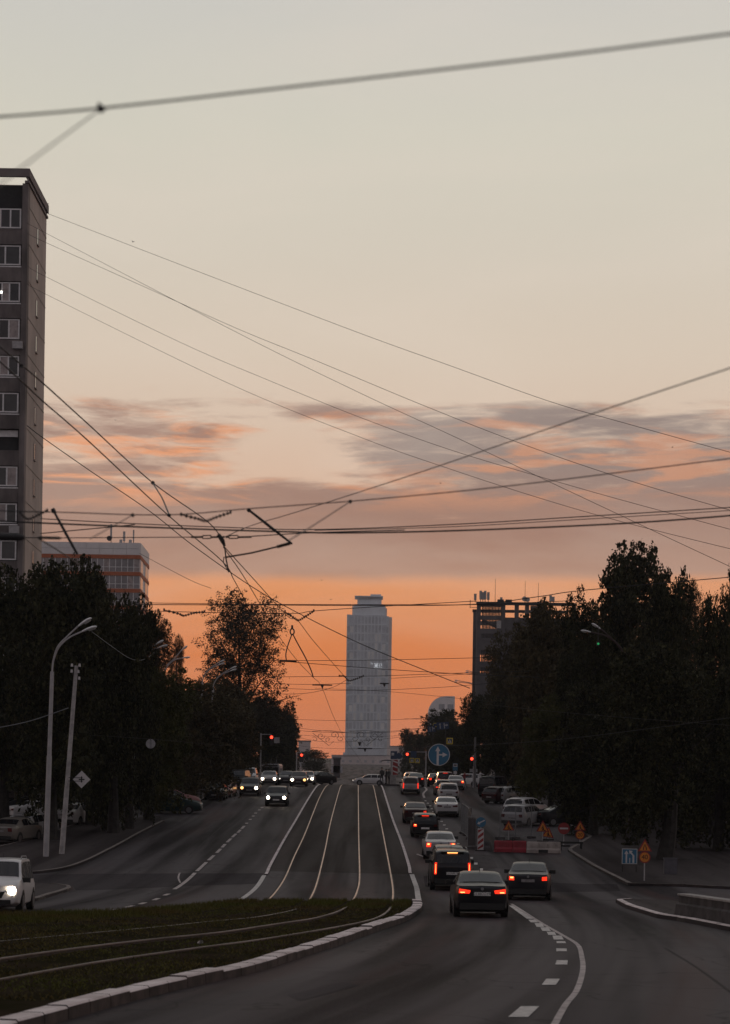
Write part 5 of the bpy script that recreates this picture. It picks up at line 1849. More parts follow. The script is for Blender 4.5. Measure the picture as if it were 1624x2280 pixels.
# --- water-filled barriers
def barrier(x0, x1, yb0, yb1, ytop, m, label, ribs=3, hole=False, th=.5):
    a, b = G(x0, yb0), G(x1, yb1)
    dvec = b - a
    ln = dvec.length
    h = P(x0, ytop, a.y).z - a.z
    ang = math.atan2(dvec.y, dvec.x)
    o = (a + b) / 2
    t = thing('road_barrier', label, 'barrier', (o.x, o.y, zg(o.y)), (0, 0, ang), 'plastic barriers across the closed lane')
    l2 = ln / 2 - .01
    w = th / 2
    # profile of the shell: broad foot, narrower top
    mb = MB()
    sec = [(-w, 0), (-w, .18), (-w * .62, .30), (-w * .52, h - .06), (-w * .38, h), (w * .38, h), (w * .52, h - .06), (w * .62, .30), (w, .18), (w, 0)]
    for i, (xa, xb) in enumerate([(-l2, l2)]):
        rows = []
        for x, k in ((xa, .93), (xa + .05, 1), (xb - .05, 1), (xb, .93)):
            rows.append([(x, y * k, z * (1 if z < .02 else (k + 1) / 2)) for y, z in sec])
        n = len(sec)
        mb.add([p for r in rows for p in r], [(j * n + i, j * n + i + 1, (j + 1) * n + i + 1, (j + 1) * n + i) for j in range(3) for i in range(n - 1)] + [tuple(range(n)), tuple(range(3 * n, 4 * n))])
    mb.build('shell', MATS[m], t, smooth=True, angle=25)
    for k in range(ribs):
        x = -l2 + (k + .5) * 2 * l2 / ribs
        MB().box((x - .035, -w * .72, .31), (x + .035, -w * .45, h - .12)).build('rib', MATS[m], t)
    if hole:
        MB().box((-l2 * .28, -w - .01, .02), (l2 * .28, -w + .12, .20)).build('fork_slot', MATS['car_trim'], t)
    MB().box((-l2 - .015, -.06, h * .3), (-l2 + .02, .06, h * .8)).build('connector', MATS['car_trim'], t)
    return t


barrier(1099, 1140, 1896.3, 1896.8, 1870.5, 'barrier_red', 'dark red plastic road barrier, left of the two red ones', 2)
barrier(1140.5, 1171, 1897, 1897.6, 1871, 'barrier_red', 'dark red plastic road barrier joined to the white one', 2)
barrier(1171.5, 1247, 1898, 1900, 1872.5, 'barrier_white', 'dirty white plastic road barrier with ribs and a dark foot slot', 4, True)
barrier(1077, 1092, 1893, 1893.5, 1873, 'concrete_dark', 'dark grey block standing next to the striped board', 1)
# wooden trestle right of the white barrier
b = G(1262, 1893)
t = thing('trestle', 'low dark trestle standing right of the white barrier', 'trestle', b)
MB().box((-.5, -.04, .40), (.9, .04, .52)).build('beam', MATS['car_trim'], t)
for x in (-.4, .8):
    MB().prism([(x - .04, 0), (x + .04, 0), (x + .04, .42), (x - .04, .42)], -.25, -.20).build('leg', MATS['car_trim'], t)
    MB().prism([(x - .04, 0), (x + .04, 0), (x + .04, .42), (x - .04, .42)], .20, .25).build('leg', MATS['car_trim'], t)


# --- mesh fence panels round the works
def fence_panel(a, b, h, label, dense=12, cover=False):
    dvec = b - a
    ln = math.hypot(dvec.x, dvec.y)
    t = thing('mesh_fence', label, 'fence', (a.x, a.y, zg(a.y)), (0, 0, math.atan2(dvec.y, dvec.x)), 'mesh fence panels round the road works')
    sl_ = zg(b.y) - zg(a.y)

    def z(x, v):
        return v + sl_ * x / ln
    for x in (0, ln):
        MB().tube([(x, 0, z(x, 0)), (x, 0, z(x, h))], .025, 6).build('post', MATS['mesh_wire'], t)
        MB().box((x - .3, -.12, z(x, 0)), (x + .3, .12, z(x, .13))).build('foot', MATS['concrete_dark'], t)
    for v in (.15, h - .02):
        MB().tube([(0, 0, z(0, v)), (ln, 0, z(ln, v))], .018, 5).build('rail', MATS['mesh_wire'], t)
    n = int(ln * dense)
    mb = MB()
    for i in range(1, n):
        x = ln * i / n
        mb.tube([(x, 0, z(x, .15)), (x, 0, z(x, h - .02))], .007, 3, cap=False)
    for j in range(1, 9):
        v = .15 + (h - .17) * j / 9
        mb.tube([(0, 0, z(0, v)), (ln, 0, z(ln, v))], .004, 3, cap=False)
    tag(mb.build('wire_mesh', MATS['mesh_wire'], t), kind='stuff')
    if cover:
        MB().box((.03, -.012, .2), (ln - .03, .012, h - .1)).build('cover_sheet', MATS['concrete_dark'], t)


pts = [(1026, 1856), (1033, 1860), (1041, 1868), (1048, 1888)]
labs = ['mesh fence panel seen edge-on behind the white sedan lane', 'mesh fence panel seen edge-on, middle of the line', 'dark covered fence panel seen edge-on left of the striped board']
for i, (p, q) in enumerate(zip(pts[:-1], pts[1:])):
    fence_panel(G(*p), G(*q), 2.0, labs[i], 10, i == 2)
fence_panel(G(1112, 1868), G(1146, 1868), 2.05, 'mesh fence panel behind the red barriers')
fence_panel(G(1147, 1868), G(1182, 1866), 2.05, 'mesh fence panel behind the joint of red and white barriers')
fence_panel(G(1040, 1890), G(1058, 1889), 1.9, 'dark covered fence panel right beside the striped board', 10, True)
# concrete crash barrier on the right island
a, b = G(1517, 2045), G(1900, 2118)
hz = 0.66
dv = b - a
t = thing('concrete_barrier', 'concrete crash barrier with a pale top on the right traffic island', 'barrier', (a.x, a.y, zg(a.y) + .12), (0, 0, math.atan2(dv.y, dv.x)))
ln = math.hypot(dv.x, dv.y)
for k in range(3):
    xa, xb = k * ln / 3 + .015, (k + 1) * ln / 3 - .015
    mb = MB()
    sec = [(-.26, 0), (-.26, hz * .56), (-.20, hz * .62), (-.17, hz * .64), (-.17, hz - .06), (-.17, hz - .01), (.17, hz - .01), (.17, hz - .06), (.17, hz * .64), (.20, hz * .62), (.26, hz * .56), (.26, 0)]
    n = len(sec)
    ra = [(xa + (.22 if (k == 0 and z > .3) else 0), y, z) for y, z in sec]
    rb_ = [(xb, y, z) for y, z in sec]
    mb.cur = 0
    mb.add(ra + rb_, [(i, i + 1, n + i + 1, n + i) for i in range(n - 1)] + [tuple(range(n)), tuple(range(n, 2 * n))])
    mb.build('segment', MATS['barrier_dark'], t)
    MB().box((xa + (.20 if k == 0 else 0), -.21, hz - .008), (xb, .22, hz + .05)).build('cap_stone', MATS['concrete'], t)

# utility box under the leaning tree
b = G(1491, 1950)
t = thing('utility_box', 'small grey utility box at the foot of the leaning tree', 'box', (b.x, b.y, b.z + .11))
MB().box((-.32, -.2, 0), (.32, .2, .75)).build('cabinet', MATS['box_grey'], t)
MB().box((-.35, -.23, .752), (.35, .23, .80)).build('lid', MATS['box_grey'], t)
MB().box((-.28, -.215, .08), (.28, -.201, .70)).build('door', MATS['box_grey'], t)


# --- street lamps
def lamp_head(parent, M, s=1.0):
    mb = MB()
    rows = []
    for x, w, h, zc in ((0, .05, .045, 0), (.10, .09, .07, .0), (.35, .14, .085, .02), (.62, .15, .09, .02), (.80, .11, .07, .0), (.86, .04, .03, -.01)):
        rows.append([(x * s, w * s * math.cos(a), (zc + h * math.sin(a) * (1 if math.sin(a) > 0 else .7)) * s) for a in np.linspace(0, 2 * PI, 11)[:-1]])
    n = 10
    mb.add([tuple(M @ Vector(p)) for r in rows for p in r], [(j * n + i, j * n + (i + 1) % n, (j + 1) * n + (i + 1) % n, (j + 1) * n + i) for j in range(5) for i in range(n)] + [tuple(range(n)), tuple(range(5 * n, 6 * n))])
    o = mb.build('lamp_head', MATS['lamp_head'], parent, smooth=True)
    g = MB()
    vs = [tuple(M @ Vector((x * s, y * s, -.065 * s))) for x, y in ((.34, -.10), (.76, -.09), (.76, .09), (.34, .10))] + [tuple(M @ Vector((x * s, y * s, -.11 * s))) for x, y in ((.40, -.06), (.70, -.06), (.70, .06), (.40, .06))]
    g.add(vs, [(0, 1, 5, 4), (1, 2, 6, 5), (2, 3, 7, 6), (3, 0, 4, 7), (4, 5, 6, 7)])
    g.build('lamp_glass', MATS['lamp_glass'], o)
    return o


def street_lamp(label, base, head, d, arm_px, side=1, group='double street lamps', s=1.0, joint=None, m='pole_paint'):
    """base: foot in the world; head: two photograph points where the heads start; arm_px: the bend"""
    t = thing('street_lamp', label, 'street lamp', base, group=group)
    M = Matrix.Translation(-base)
    j = P(*joint, d)
    low = base.lerp(j, .55)
    MB().tube([M @ base, M @ low], [.155 * s, .135 * s], 10).build('pole', MATS[m], t, smooth=True)
    MB().tube([M @ low, M @ j], [.115 * s, .10 * s], 10).build('upper_pole', MATS[m], t, smooth=True)
    for k, hp in enumerate(head):
        h = P(*hp, d) + Vector((0, (k - .5) * -.9, 0))
        bend = [P(*q, d) + Vector((0, (k - .5) * -.9 * f, 0)) for q, f in zip(arm_px, (0.1, .4, .75))]
        path = catmull([j] + bend + [h], 6)
        MB().tube([M @ p for p in path], .045 * s, 7).build('arm', MATS[m], t, smooth=True)
        dirv = (path[-1] - path[-4]).normalized()
        ang = math.atan2(dirv.z, math.hypot(dirv.x, dirv.y)) * .8
        rotm = Matrix.Translation(M @ h) @ Matrix.Rotation(0 if side > 0 else PI, 4, 'Z') @ Matrix.Rotation(-ang, 4, 'Y')
        lamp_head(t, rotm, (.95 if d < 120 else .72) * s)
    return t


b1 = G(102, 1911)
street_lamp('nearest double-headed street lamp on a tall grey pole at the left', b1, [(180, 1404), (177, 1396)], b1.y, [(119, 1470), (130, 1440), (152, 1418)], joint=(116, 1495))
b2 = Vector((P(299, 1500, 138).x, 138, zg(138) + .11))
street_lamp('double street lamp whose heads stand out above the left tree', b2, [(352, 1440), (348, 1436)], 138, [(302, 1482), (312, 1462), (332, 1448)], joint=(299, 1500))
b3 = Vector((P(362, 1500, 150).x, 150, zg(150)))
street_lamp('double street lamp at the left edge of the sparse tree', b3, [(404, 1464), (404, 1450)], 150, [(364, 1500), (372, 1482), (388, 1468)], joint=(362, 1512))
b4 = Vector((P(450, 1500, 172).x, 172, zg(172)))
street_lamp('street lamp whose head crosses the lower part of the sparse tree, left one', b4, [(484, 1480), (486, 1477)], 172, [(452, 1510), (458, 1498), (470, 1487)], joint=(450, 1520))
b5 = Vector((P(474, 1520, 180).x, 180, zg(180)))
street_lamp('street lamp whose head crosses the lower part of the sparse tree, right one', b5, [(511, 1493), (513, 1490)], 180, [(477, 1520), (485, 1508), (497, 1499)], joint=(474, 1530))
b6 = Vector((P(1408, 1520, 140).x, 140, zg(140)))
street_lamp('big double street lamp with white heads in front of the right trees', b6, [(1316, 1406), (1334, 1401)], 140, [(1400, 1480), (1380, 1442), (1352, 1416)], side=-1, joint=(1410, 1545), s=1.15, m='lamp_brown')
for i, (x, y, jx, jy, d, lab) in enumerate(((1046, 1497, 1085, 1548, 262, 'upper of the small street lamps left of the frame building'), (1021, 1518, 1066, 1560, 264, 'lower of the small street lamps left of the frame building'))):
    bb = Vector((P(jx, jy, d).x, d, zg(d)))
    street_lamp(lab, bb, [(x, y), (x, y - 2)], d, [(jx - 1, jy - 12), (jx - 6, jy - 20), (jx - 14, y + 5)], side=-1, joint=(jx, jy))

# leaning concrete pole with insulators and the back of a diamond sign
b = G(137, 1905)
tp = P(170, 1482, b.y)
t = thing('concrete_pole', 'leaning square concrete pole with white insulators right of the lamp', 'pole', b)
M = Matrix.Translation(-b)
mid = b.lerp(tp, .36)
MB().tube([M @ b, M @ mid], [.15, .13], 8).build('shaft', MATS['pole_concrete'], t)
MB().tube([M @ mid, M @ tp], [.125, .10], 8).build('upper_shaft', MATS['pole_concrete'], t)
for x, y in ((160, 1484), (177, 1484), (159.5, 1497), (174, 1498), (176, 1513)):
    q = P(x, y, b.y)
    i_ = MB().tube([M @ q, M @ (q + Vector((0, 0, .16)))], [.07, .05], 8).build('insulator', MATS['sign_white'], t)
    c = b.lerp(tp, min(1, (q.z - b.z) / (tp.z - b.z)))
    MB().tube([M @ Vector((c.x, c.y, q.z + .03)), M @ q], .015, 5).build('pin', MATS['steel_dark'], i_)
pd = b.y - .25
c = P(181.5, 1735, pd)
s = F / pd
t = thing('diamond_sign', 'white diamond sign seen from behind, clamped to the leaning pole', 'road sign', c)
r = 19.5 / s
MB().prism([(0, -r), (r, 0), (0, r), (-r, 0)], 0, .012).build('plate', MATS['sign_white'], t)
for dz in (-.09, .09):
    MB().box((-r * .95 - .25, -.02, dz - .015), (.06, -.003, dz + .015)).build('bracket', MATS['ink'], t)
MB().box((-.15, -.028, -.03), (.16, -.021, .03)).build('cross_bar', MATS['ink'], t)
MB().box((-.03, -.034, -.16), (.03, -.029, .16)).build('cross_bar', MATS['ink'], t)
# round white sign hanging from a wire
d = 118
c = P(335, 1655.6, d)
t = thing('hanging_sign', 'round pale sign seen from behind, hanging on a wire in the left trees', 'road sign', c)
MB().prism(circle(.28, 24), 0, .01).build('plate', MATS['sign_back'], t)
for x in (-.03, .03):
    MB().box((x - .012, -.012, -.27), (x + .012, -.002, .27)).build('bracket', MATS['steel_dark'], t)
MB().tube([(0, 0, .2), (0, 0, .42)], .01, 4).build('hook', MATS['steel_dark'], t)

# round blue straight-or-right sign over the right lanes
d = 80
c = P(976.5, 1680, d)
t = thing('direction_sign', 'big round blue sign with white arrows straight on and right, hanging over the right lanes', 'road sign', c)
r = 24.4 / (F / d)
MB().prism(circle(r, 36), 0, .012).build('rim', MATS['sign_white'], t)
MB().prism(circle(r * .94, 36), -.006, -.001).build('face', MATS['sign_blue'], t)
u_ = r / 24.4
sface(t, [(x * u_, z * u_) for x, z in arrow_poly(-2.6, -23.2, 18.5, 2.4, 5.6, 10.5)], 'sign_white', -.012, name='arrow')
sface(t, [(x * u_, z * u_) for x, z in ((0.0, -1.6), (8, -1.6), (8, -5.6), (19, .0), (8, 5.6), (8, 1.6), (0.0, 1.6))], 'sign_white', -.012, name='arrow')
for x in (-.25, .25):
    MB().tube([(x, .02, r * .8), (x, .02, r + .55)], .012, 5).build('hanger', MATS['steel_dark'], t)


def ped_sign(x, y, half, d, label, tilt=0.0):
    c = P(x, y, d)
    s = F / d
    w = half / s
    t = thing('crossing_sign', label, 'road sign', c, (0, tilt, 0), 'yellow framed pedestrian crossing signs')
    MB().box((-w, 0, -w), (w, .03, w)).build('frame', MATS['sign_yellow'], t)
    MB().box((-w * .72, -.012, -w * .72), (w * .72, -.002, w * .72)).build('face', MATS['sign_blue_dark'], t)
    MB().prism([(-w * .6, -w * .55), (w * .6, -w * .55), (0, w * .62)], -.024, -.014).build('triangle', MATS['sign_white'], t)
    mb = MB()
    mb.prism(circle(w * .09, 8, 0, w * .22), -.036, -.026)
    for a, b_ in (((0, .12), (0, -.15)), ((0, -.15), (.16, -.45)), ((0, -.15), (-.16, -.45)), ((0, .08), (.15, -.12)), ((0, .08), (-.15, -.08))):
        mb.tube([(a[0] * w, -.03, a[1] * w), (b_[0] * w, -.03, b_[1] * w)], w * .05, 4)
    mb.build('walking_figure', MATS['ink'], t)
    MB().tube([(0, .04, -w), (0, .04, w * 1.6)], .03, 5).build('bracket', MATS['steel_dark'], t)
    return t


ped_sign(1000.5, 1649.5, 7.0, 215, 'yellow framed crossing sign above the round blue sign')
ped_sign(916.5, 1692.5, 5.2, 232, 'left of two small yellow crossing signs under the red light')
ped_sign(928.5, 1693.3, 5.2, 232, 'right of two small yellow crossing signs under the red light')
for x0_, x1_, y0_, y1_, lab in ((951.7, 968.5, 1615.5, 1629.5, 'small blue lane sign with two arrows, lower left of the pair over the road'), (971, 999, 1607.5, 1623.5, 'larger blue lane sign with two arrows, right of the pair over the road')):
    d = 210
    s = F / d
    c = P((x0_ + x1_) / 2, (y0_ + y1_) / 2, d)
    t = thing('overhead_lane_sign', lab, 'road sign', c, (0, math.radians(-5), 0), 'blue lane signs hung over the road')
    w, h = (x1_ - x0_) / 2 / s, (y1_ - y0_) / 2 / s
    MB().box((-w, 0, -h), (w, .03, h)).build('face', MATS['sign_blue_dark'], t)
    sface(t, arrow_poly(-w * .42, -h * .8, h * .8, w * .07, w * .2, h * .5), 'sign_back', -.012, name='arrow')
    sface(t, arrow_poly(w * .25, -h * .8, h * .8, w * .07, w * .2, h * .5), 'sign_back', -.012, name='arrow')
    sface(t, [(w * .32, -h * .05), (w * .6, -h * .05), (w * .6, -h * .3), (w * .85, h * .1), (w * .6, h * .5), (w * .6, h * .22), (w * .32, h * .22)], 'sign_back', -.018, name='arrow')
    for x in (-w * .6, w * .6):
        MB().tube([(x, .02, h * .8), (x, .02, h + .5)], .02, 4).build('hanger', MATS['steel_dark'], t)
c = P(968, 1612, 210)
t = thing('yellow_plate_sign', 'small yellow edged plate between the two overhead lane signs', 'road sign', c)
MB().box((-.22, .04, -.28), (.22, .06, .12)).build('frame', MATS['sign_yellow'], t)
MB().box((-.16, .028, -.22), (.16, .039, .07)).build('face', MATS['sign_blue_dark'], t)


# --- traffic lights
def signal(x, y, d, label, plate=None, poleto=True, px=None, box=1.0):
    c = P(x, y, d)
    base = Vector((P(px or x, y, d).x, d + .2, zg(d)))
    t = thing('traffic_light', label, 'traffic light', base, group='traffic lights showing red')
    M = Matrix.Translation(-base)
    q = M @ c
    MB().box((q.x - .18, q.y, q.z - .80), (q.x + .18, q.y + .2, q.z + .20)).build('housing', MATS['car_trim'], t)
    MB().prism(circle(.15, 16, q.x, q.z), q.y - .03, q.y - .002).build('red_lens', MATS['signal_red'], t)
    for k in (1, 2):
        MB().prism(circle(.12, 12, q.x, q.z - .3 * k), q.y - .02, q.y - .002).build('dark_lens', MATS['glass_dark'], t)
    if poleto:
        dx = (px or x) != x
        MB().tube([(0, .1, -0.05), (0, .1, q.z + .4)], .07, 8).build('post', MATS['pole_paint'], t)
        if dx:
            MB().tube([(0, .1, q.z + .3), (q.x, .1, q.z + .3)], .04, 6).build('arm', MATS['pole_paint'], t)
    if plate:
        w_, h_, ox, oz, m = plate
        MB().box((q.x + ox - w_, q.y - .01, q.z + oz - h_), (q.x + ox + w_, q.y + .02, q.z + oz + h_)).build('side_plate', MATS[m], t)
    return t


signal(906, 1679, 232, 'red traffic light left of the round blue sign', (.32, .38, .75, .0, 'sign_blue_dark'), px=948)
signal(1049.7, 1689, 214, 'red traffic light on the thick pole at the right crossing', (.42, .17, .2, -1.25, 'sign_back'), px=1054)
signal(604, 1641, 205, 'red traffic light high in the left trees beside a white box', (.28, .30, .55, -.30, 'sign_back'), px=580)
signal(671, 1681, 232, 'red traffic light at the end of the left trees', None, px=660)
c = P(1331, 1433, 104)
t = thing('green_lamp', 'tiny green light in the right trees under the big lamp', 'light', c)
MB().prism(circle(.06, 10), 0, .05).build('lens', MATS['signal_green'], t)
MB().box((-.08, .051, -.09), (.08, .15, .12)).build('housing', MATS['car_trim'], t)
MB().tube([(0, .1, .11), (0, .1, 1.0)], .012, 4).build('hanger', MATS['steel_dark'], t)

# --- stops and stop furniture at the crest
d = 216
b = XD(1012, d)
s = F / d
t = thing('bus_stop_sign', 'blue and white bus stop sign on a post at the right crossing', 'stop sign', b)
hz = P(1011, 1707, d).z - b.z
MB().box((-.27, 0, hz - .40), (.27, .03, hz + .40)).build('board', MATS['sign_blue'], t)
MB().box((-.22, -.012, hz + .02), (.22, -.002, hz + .34)).build('white_field', MATS['sign_white'], t)
MB().box((-.15, -.024, hz + .12), (.15, -.013, hz + .26)).build('bus_symbol', MATS['ink'], t)
MB().box((-.18, .0, hz - .75), (.18, .03, hz - .46)).build('timetable', MATS['sign_white'], t)
pole(t, 0, hz + .4, .04)

d = 218
b = XD(874, d)
t = thing('tram_stop_island', 'raised tram stop platform with a grey pedestal at the end of the tram lane', 'platform', b)
MB().box((-1.55, -1.2, 0), (.75, 8, .16)).build('platform', MATS['concrete_dark'], t)
hz0 = P(874, 1725, d).z - b.z
MB().box((-.32, -.4, .162), (.32, .2, hz0)).build('pedestal', MATS['concrete'], t)
z1_ = P(879, 1691.4, d).z - b.z
px_ = P(879.5, 1700, d).x - b.x
MB().box((px_ - .27, -.36, hz0 + .002), (px_ + .27, -.30, z1_)).build('hazard_board', MATS['sign_red'], t)
hh = z1_ - hz0
for k in range(3):
    za = hz0 + hh * (.10 + .33 * k)
    MB().prism([(px_ - .26, za + .20), (px_ + .26, za), (px_ + .26, za + .14), (px_ - .26, za + .34)], -.375, -.362).build('stripe', MATS['sign_white'], t)
t = thing('tram_stop_sign', 'dark blue tram stop sign with a round plate above the striped board', 'stop sign', (b.x, b.y, b.z))
zs_ = P(879, 1681, d).z - b.z
MB().box((-.30, -.2, zs_ - .44), (.42, -.17, zs_ + .44)).build('board', MATS['sign_blue_dark'], t)
MB().box((-.22, -.212, zs_ - .05), (.08, -.201, zs_ + .25)).build('white_field', MATS['sign_white'], t)
MB().prism(circle(.34, 20, .62, zs_ - .1), -.24, -.215).build('round_plate', MATS['sign_blue_dark'], t)
MB().tube([(-.15, -.1, .162), (-.15, -.1, zs_ + .4)], .05, 8).build('post', MATS['pole_paint'], t)
t = thing('stop_shelter', 'small shelter with an arched roof at the tram stop', 'shelter', (XD(860, 221).x, 221, zg(221) + .16))
zc = P(860, 1697, 221).z - zg(221) - .16
arc = [(x * 1.25 / 1.25 - .0, zc + .28 * (1 - (x / 1.0) ** 2)) for x in np.linspace(-.72, .62, 9)]
MB().prism([(x, z) for x, z in arc] + [(x, z - .07) for x, z in reversed(arc)], -.6, .8).build('roof', MATS['steel_dark'], t)
MB().box((.42, -.1, 0), (.55, .05, zc + .12)).build('post', MATS['steel_grey'], t)
MB().box((.42, .6, 0), (.55, .75, zc + .12)).build('post', MATS['steel_grey'], t)

# thick pole at the right crossing, sign posts at the left
d = 213
b = XD(1056, d)
o = MB().tube([Vector((b.x + .05, d + .8, b.z - .05)), Vector((P(1058, 1640, d).x, d + .8, P(1058, 1640, d).z))], [.14, .11], 10).build('concrete_pole', MATS['pole_dim'], smooth=True)
tag(o, 'thick grey pole standing behind the right traffic light', 'pole')
d = 205
b = XD(511, d)
t = thing('direction_post', 'pale post with a small plate at the left kerb behind the parked cars', 'sign post', b)
hz = P(512, 1684, d).z - b.z
pole(t, 0, hz + .5, .06, 0, .06)
MB().box((-.42, 0, hz - .4), (.42, .03, hz + .4)).build('plate', MATS['sign_back'], t)
MB().box((-.2, -.012, hz - .05), (.22, -.002, hz + .25)).build('symbol', MATS['ink'], t)
b = XD(537, 208)
o = MB().tube([b, Vector((b.x + .08, 208, P(537, 1672, 208).z))], .08, 8).build('concrete_pole', MATS['pole_concrete'])
tag(o, 'slim pale pole right of the post with the small plate', 'pole')
b = G(197, 1895) if False else XD(553 - 145, 150)

# litter on the median, dark pit by the pavement
c = G(444.7, 2098, .12)
t = thing('paper_cup', 'crumpled white paper cup lying on the grass between the rails', 'litter', c, (1.2, .3, .6))
MB().tube([(0, 0, -.05), (0, 0, .06)], [.035, .05], 10, cap=False).build('cup', MATS['sign_white'], t)
MB().tube([(0, 0, -.049), (0, 0, -.045)], .034, 10).build('bottom', MATS['sign_white'], t)

# ================================================================ people
def person(label, base, h, coat, trousers, yaw=0.0, stride=0.0, skin=(0.30, 0.19, 0.14), hairc=(0.02, 0.016, 0.013), reach=None, bag=False):
    t = thing('person', label, 'person', base, (0, 0, yaw))
    k = h / 1.75
    J = {'pelvis': (0, 0, .93), 'waist': (0, 0, 1.08), 'chest': (0, .01, 1.30), 'neck': (0, .0, 1.47), 'head0': (0, .02, 1.56), 'head1': (0, .02, 1.68),
         'hipL': (-.09, 0, .88), 'kneeL': (-.10, .03 + stride * .25, .49), 'ankL': (-.10, -.02 + stride * .4, .09), 'toeL': (-.11, .14 + stride * .42, .035),
         'hipR': (.09, 0, .88), 'kneeR': (.10, .03 - stride * .22, .49), 'ankR': (.10, -.02 - stride * .45, .09), 'toeR': (.11, .14 - stride * .42, .035),
         'shL': (-.18, 0, 1.40), 'elL': (-.24, -.03 - stride * .12, 1.13), 'wrL': (-.22, .08 - stride * .1, .90), 'haL': (-.21, .11 - stride * .1, .80),
         'shR': (.18, 0, 1.40), 'elR': (.24, -.03 + stride * .12, 1.13), 'wrR': (.22, .08 + stride * .1, .90), 'haR': (.21, .11 + stride * .1, .80)}
    if reach:
        J['elR'], J['wrR'], J['haR'] = (.34, .15, 1.28), (.52, .30, 1.34), (.60, .34, 1.37)
    E = [('pelvis', 'waist'), ('waist', 'chest'), ('chest', 'neck'), ('neck', 'head0'), ('head0', 'head1'), ('pelvis', 'hipL'), ('hipL', 'kneeL'), ('kneeL', 'ankL'), ('ankL', 'toeL'),
         ('pelvis', 'hipR'), ('hipR', 'kneeR'), ('kneeR', 'ankR'), ('ankR', 'toeR'), ('chest', 'shL'), ('shL', 'elL'), ('elL', 'wrL'), ('wrL', 'haL'), ('chest', 'shR'), ('shR', 'elR'), ('elR', 'wrR'), ('wrR', 'haR')]
    Rr = dict(pelvis=.145, waist=.13, chest=.155, neck=.058, head0=.085, head1=.088, hipL=.09, hipR=.09, kneeL=.058, kneeR=.058, ankL=.042, ankR=.042, toeL=.036, toeR=.036,
              shL=.065, shR=.065, elL=.048, elR=.048, wrL=.032, wrR=.032, haL=.036, haR=.036)
    names = list(J)
    me = bpy.data.meshes.new('body')
    me.from_pydata([tuple(v * k for v in J[n]) for n in names], [(names.index(a), names.index(b_)) for a, b_ in E], [])
    o = bpy.data.objects.new('body', me)
    COL.objects.link(o)
    md = o.modifiers.new('skin', 'SKIN')
    for i, n in enumerate(names):
        sv = me.skin_vertices[0].data[i]
        sv.radius = (Rr[n] * k, Rr[n] * k * (.72 if n in ('chest', 'waist', 'pelvis') else 1))
        sv.use_root = n == 'pelvis'
    sb = o.modifiers.new('smooth', 'SUBSURF')
    sb.levels = sb.render_levels = 1
    dg = bpy.context.evaluated_depsgraph_get()
    me2 = bpy.data.meshes.new_from_object(o.evaluated_get(dg))
    bpy.data.objects.remove(o)
    me2.materials.clear()
    mats = [mat('skin', skin, .6), mat('coat_' + coat[0], coat[1], .9), mat('trousers_' + trousers[0], trousers[1], .9), MATS['car_trim']]
    for m_ in mats:
        me2.materials.append(m_)
    mi, sm = [], []
    for p in me2.polygons:
        z = p.center.z / k
        x = abs(p.center.x) / k
        hand = (p.center - Vector(J['haL']) * k).length < .09 * k or (p.center - Vector(J['haR']) * k).length < .09 * k
        mi.append(3 if z < .08 else 0 if (z > 1.49 or hand) else 1 if (z > .90 or x > .17) else 2)
    me2.polygons.foreach_set('material_index', mi)
    me2.polygons.foreach_set('use_smooth', [True] * len(mi))
    bo = bpy.data.objects.new('body', me2)
    COL.objects.link(bo)
    bo.parent = t
    hm = MB()
    rows = []
    for a in np.linspace(0.0, 1.75, 6):
        rows.append([(.108 * k * math.sin(a) * math.cos(w), .02 * k + (.115 * k * math.sin(a) * math.sin(w)) - .012 * k, 1.665 * k + .105 * k * math.cos(a)) for w in np.linspace(0, 2 * PI, 13)[:-1]])
    hm.add([q for r in rows for q in r], [(j * 12 + i, j * 12 + (i + 1) % 12, (j + 1) * 12 + (i + 1) % 12, (j + 1) * 12 + i) for j in range(5) for i in range(12)])
    hm.build('hair', mat('hair', hairc, .8), t, smooth=True)
    face = MB()
    for sx in (-1, 1):
        face.prism(circle(.011 * k, 8, sx * .032 * k, 1.63 * k), .098 * k, .112 * k)
    face.build('eyes', MATS['ink'], t)
    MB().prism([(-.012 * k, 1.585 * k), (.012 * k, 1.585 * k), (.006 * k, 1.63 * k), (-.006 * k, 1.63 * k)], .095 * k, .125 * k).build('nose', mats[0], t)
    MB().box((-.022 * k, .095 * k, 1.556 * k), (.022 * k, .108 * k, 1.564 * k)).build('mouth', MATS['sign_red'], t)
    if bag:
        MB().box((-.17 * k, -.26 * k, 1.02 * k), (.17 * k, -.12 * k, 1.42 * k)).build('backpack', MATS['car_trim'], t)
    return t


BLK, GRY, RED, WHT, BLU = ('black', (.012, .012, .014)), ('grey', (.06, .06, .062)), ('red', (.22, .02, .025)), ('white', (.5, .48, .48)), ('blue', (.02, .026, .05))


def plat(x, d, y=1747):
    q = XD(x, d, 0.16, y)
    return q


person('tall person in a black jacket and grey trousers at the front of the tram stop', plat(849, 217.4), 1.84, BLK, GRY, .5, .3, bag=True)
person('person in black behind the front one at the tram stop', plat(859, 219), 1.70, BLK, BLK, 1.2)
person('person in dark clothes with a pale bag strap next to the tram stop pedestal', plat(865, 220), 1.72, GRY, BLK, 2.4)
person('person in a red top walking past the white car at the right crossing', XD(1033, 217), 1.72, RED, BLU, -1.2, .7, reach=True)
person('person in a white shirt at the kerb under the right trees', XD(1068, 224, .115), 1.74, WHT, BLK, -1.0, .2, reach=True)
person('person in a pale top standing between the left pavement trees', XD(455 + 42, 212, .115), 1.72, WHT, BLK, .4)
person('person in dark clothes walking on the left pavement behind the parked cars', XD(474, 214, .115), 1.75, BLK, BLK, 2.0, .5)

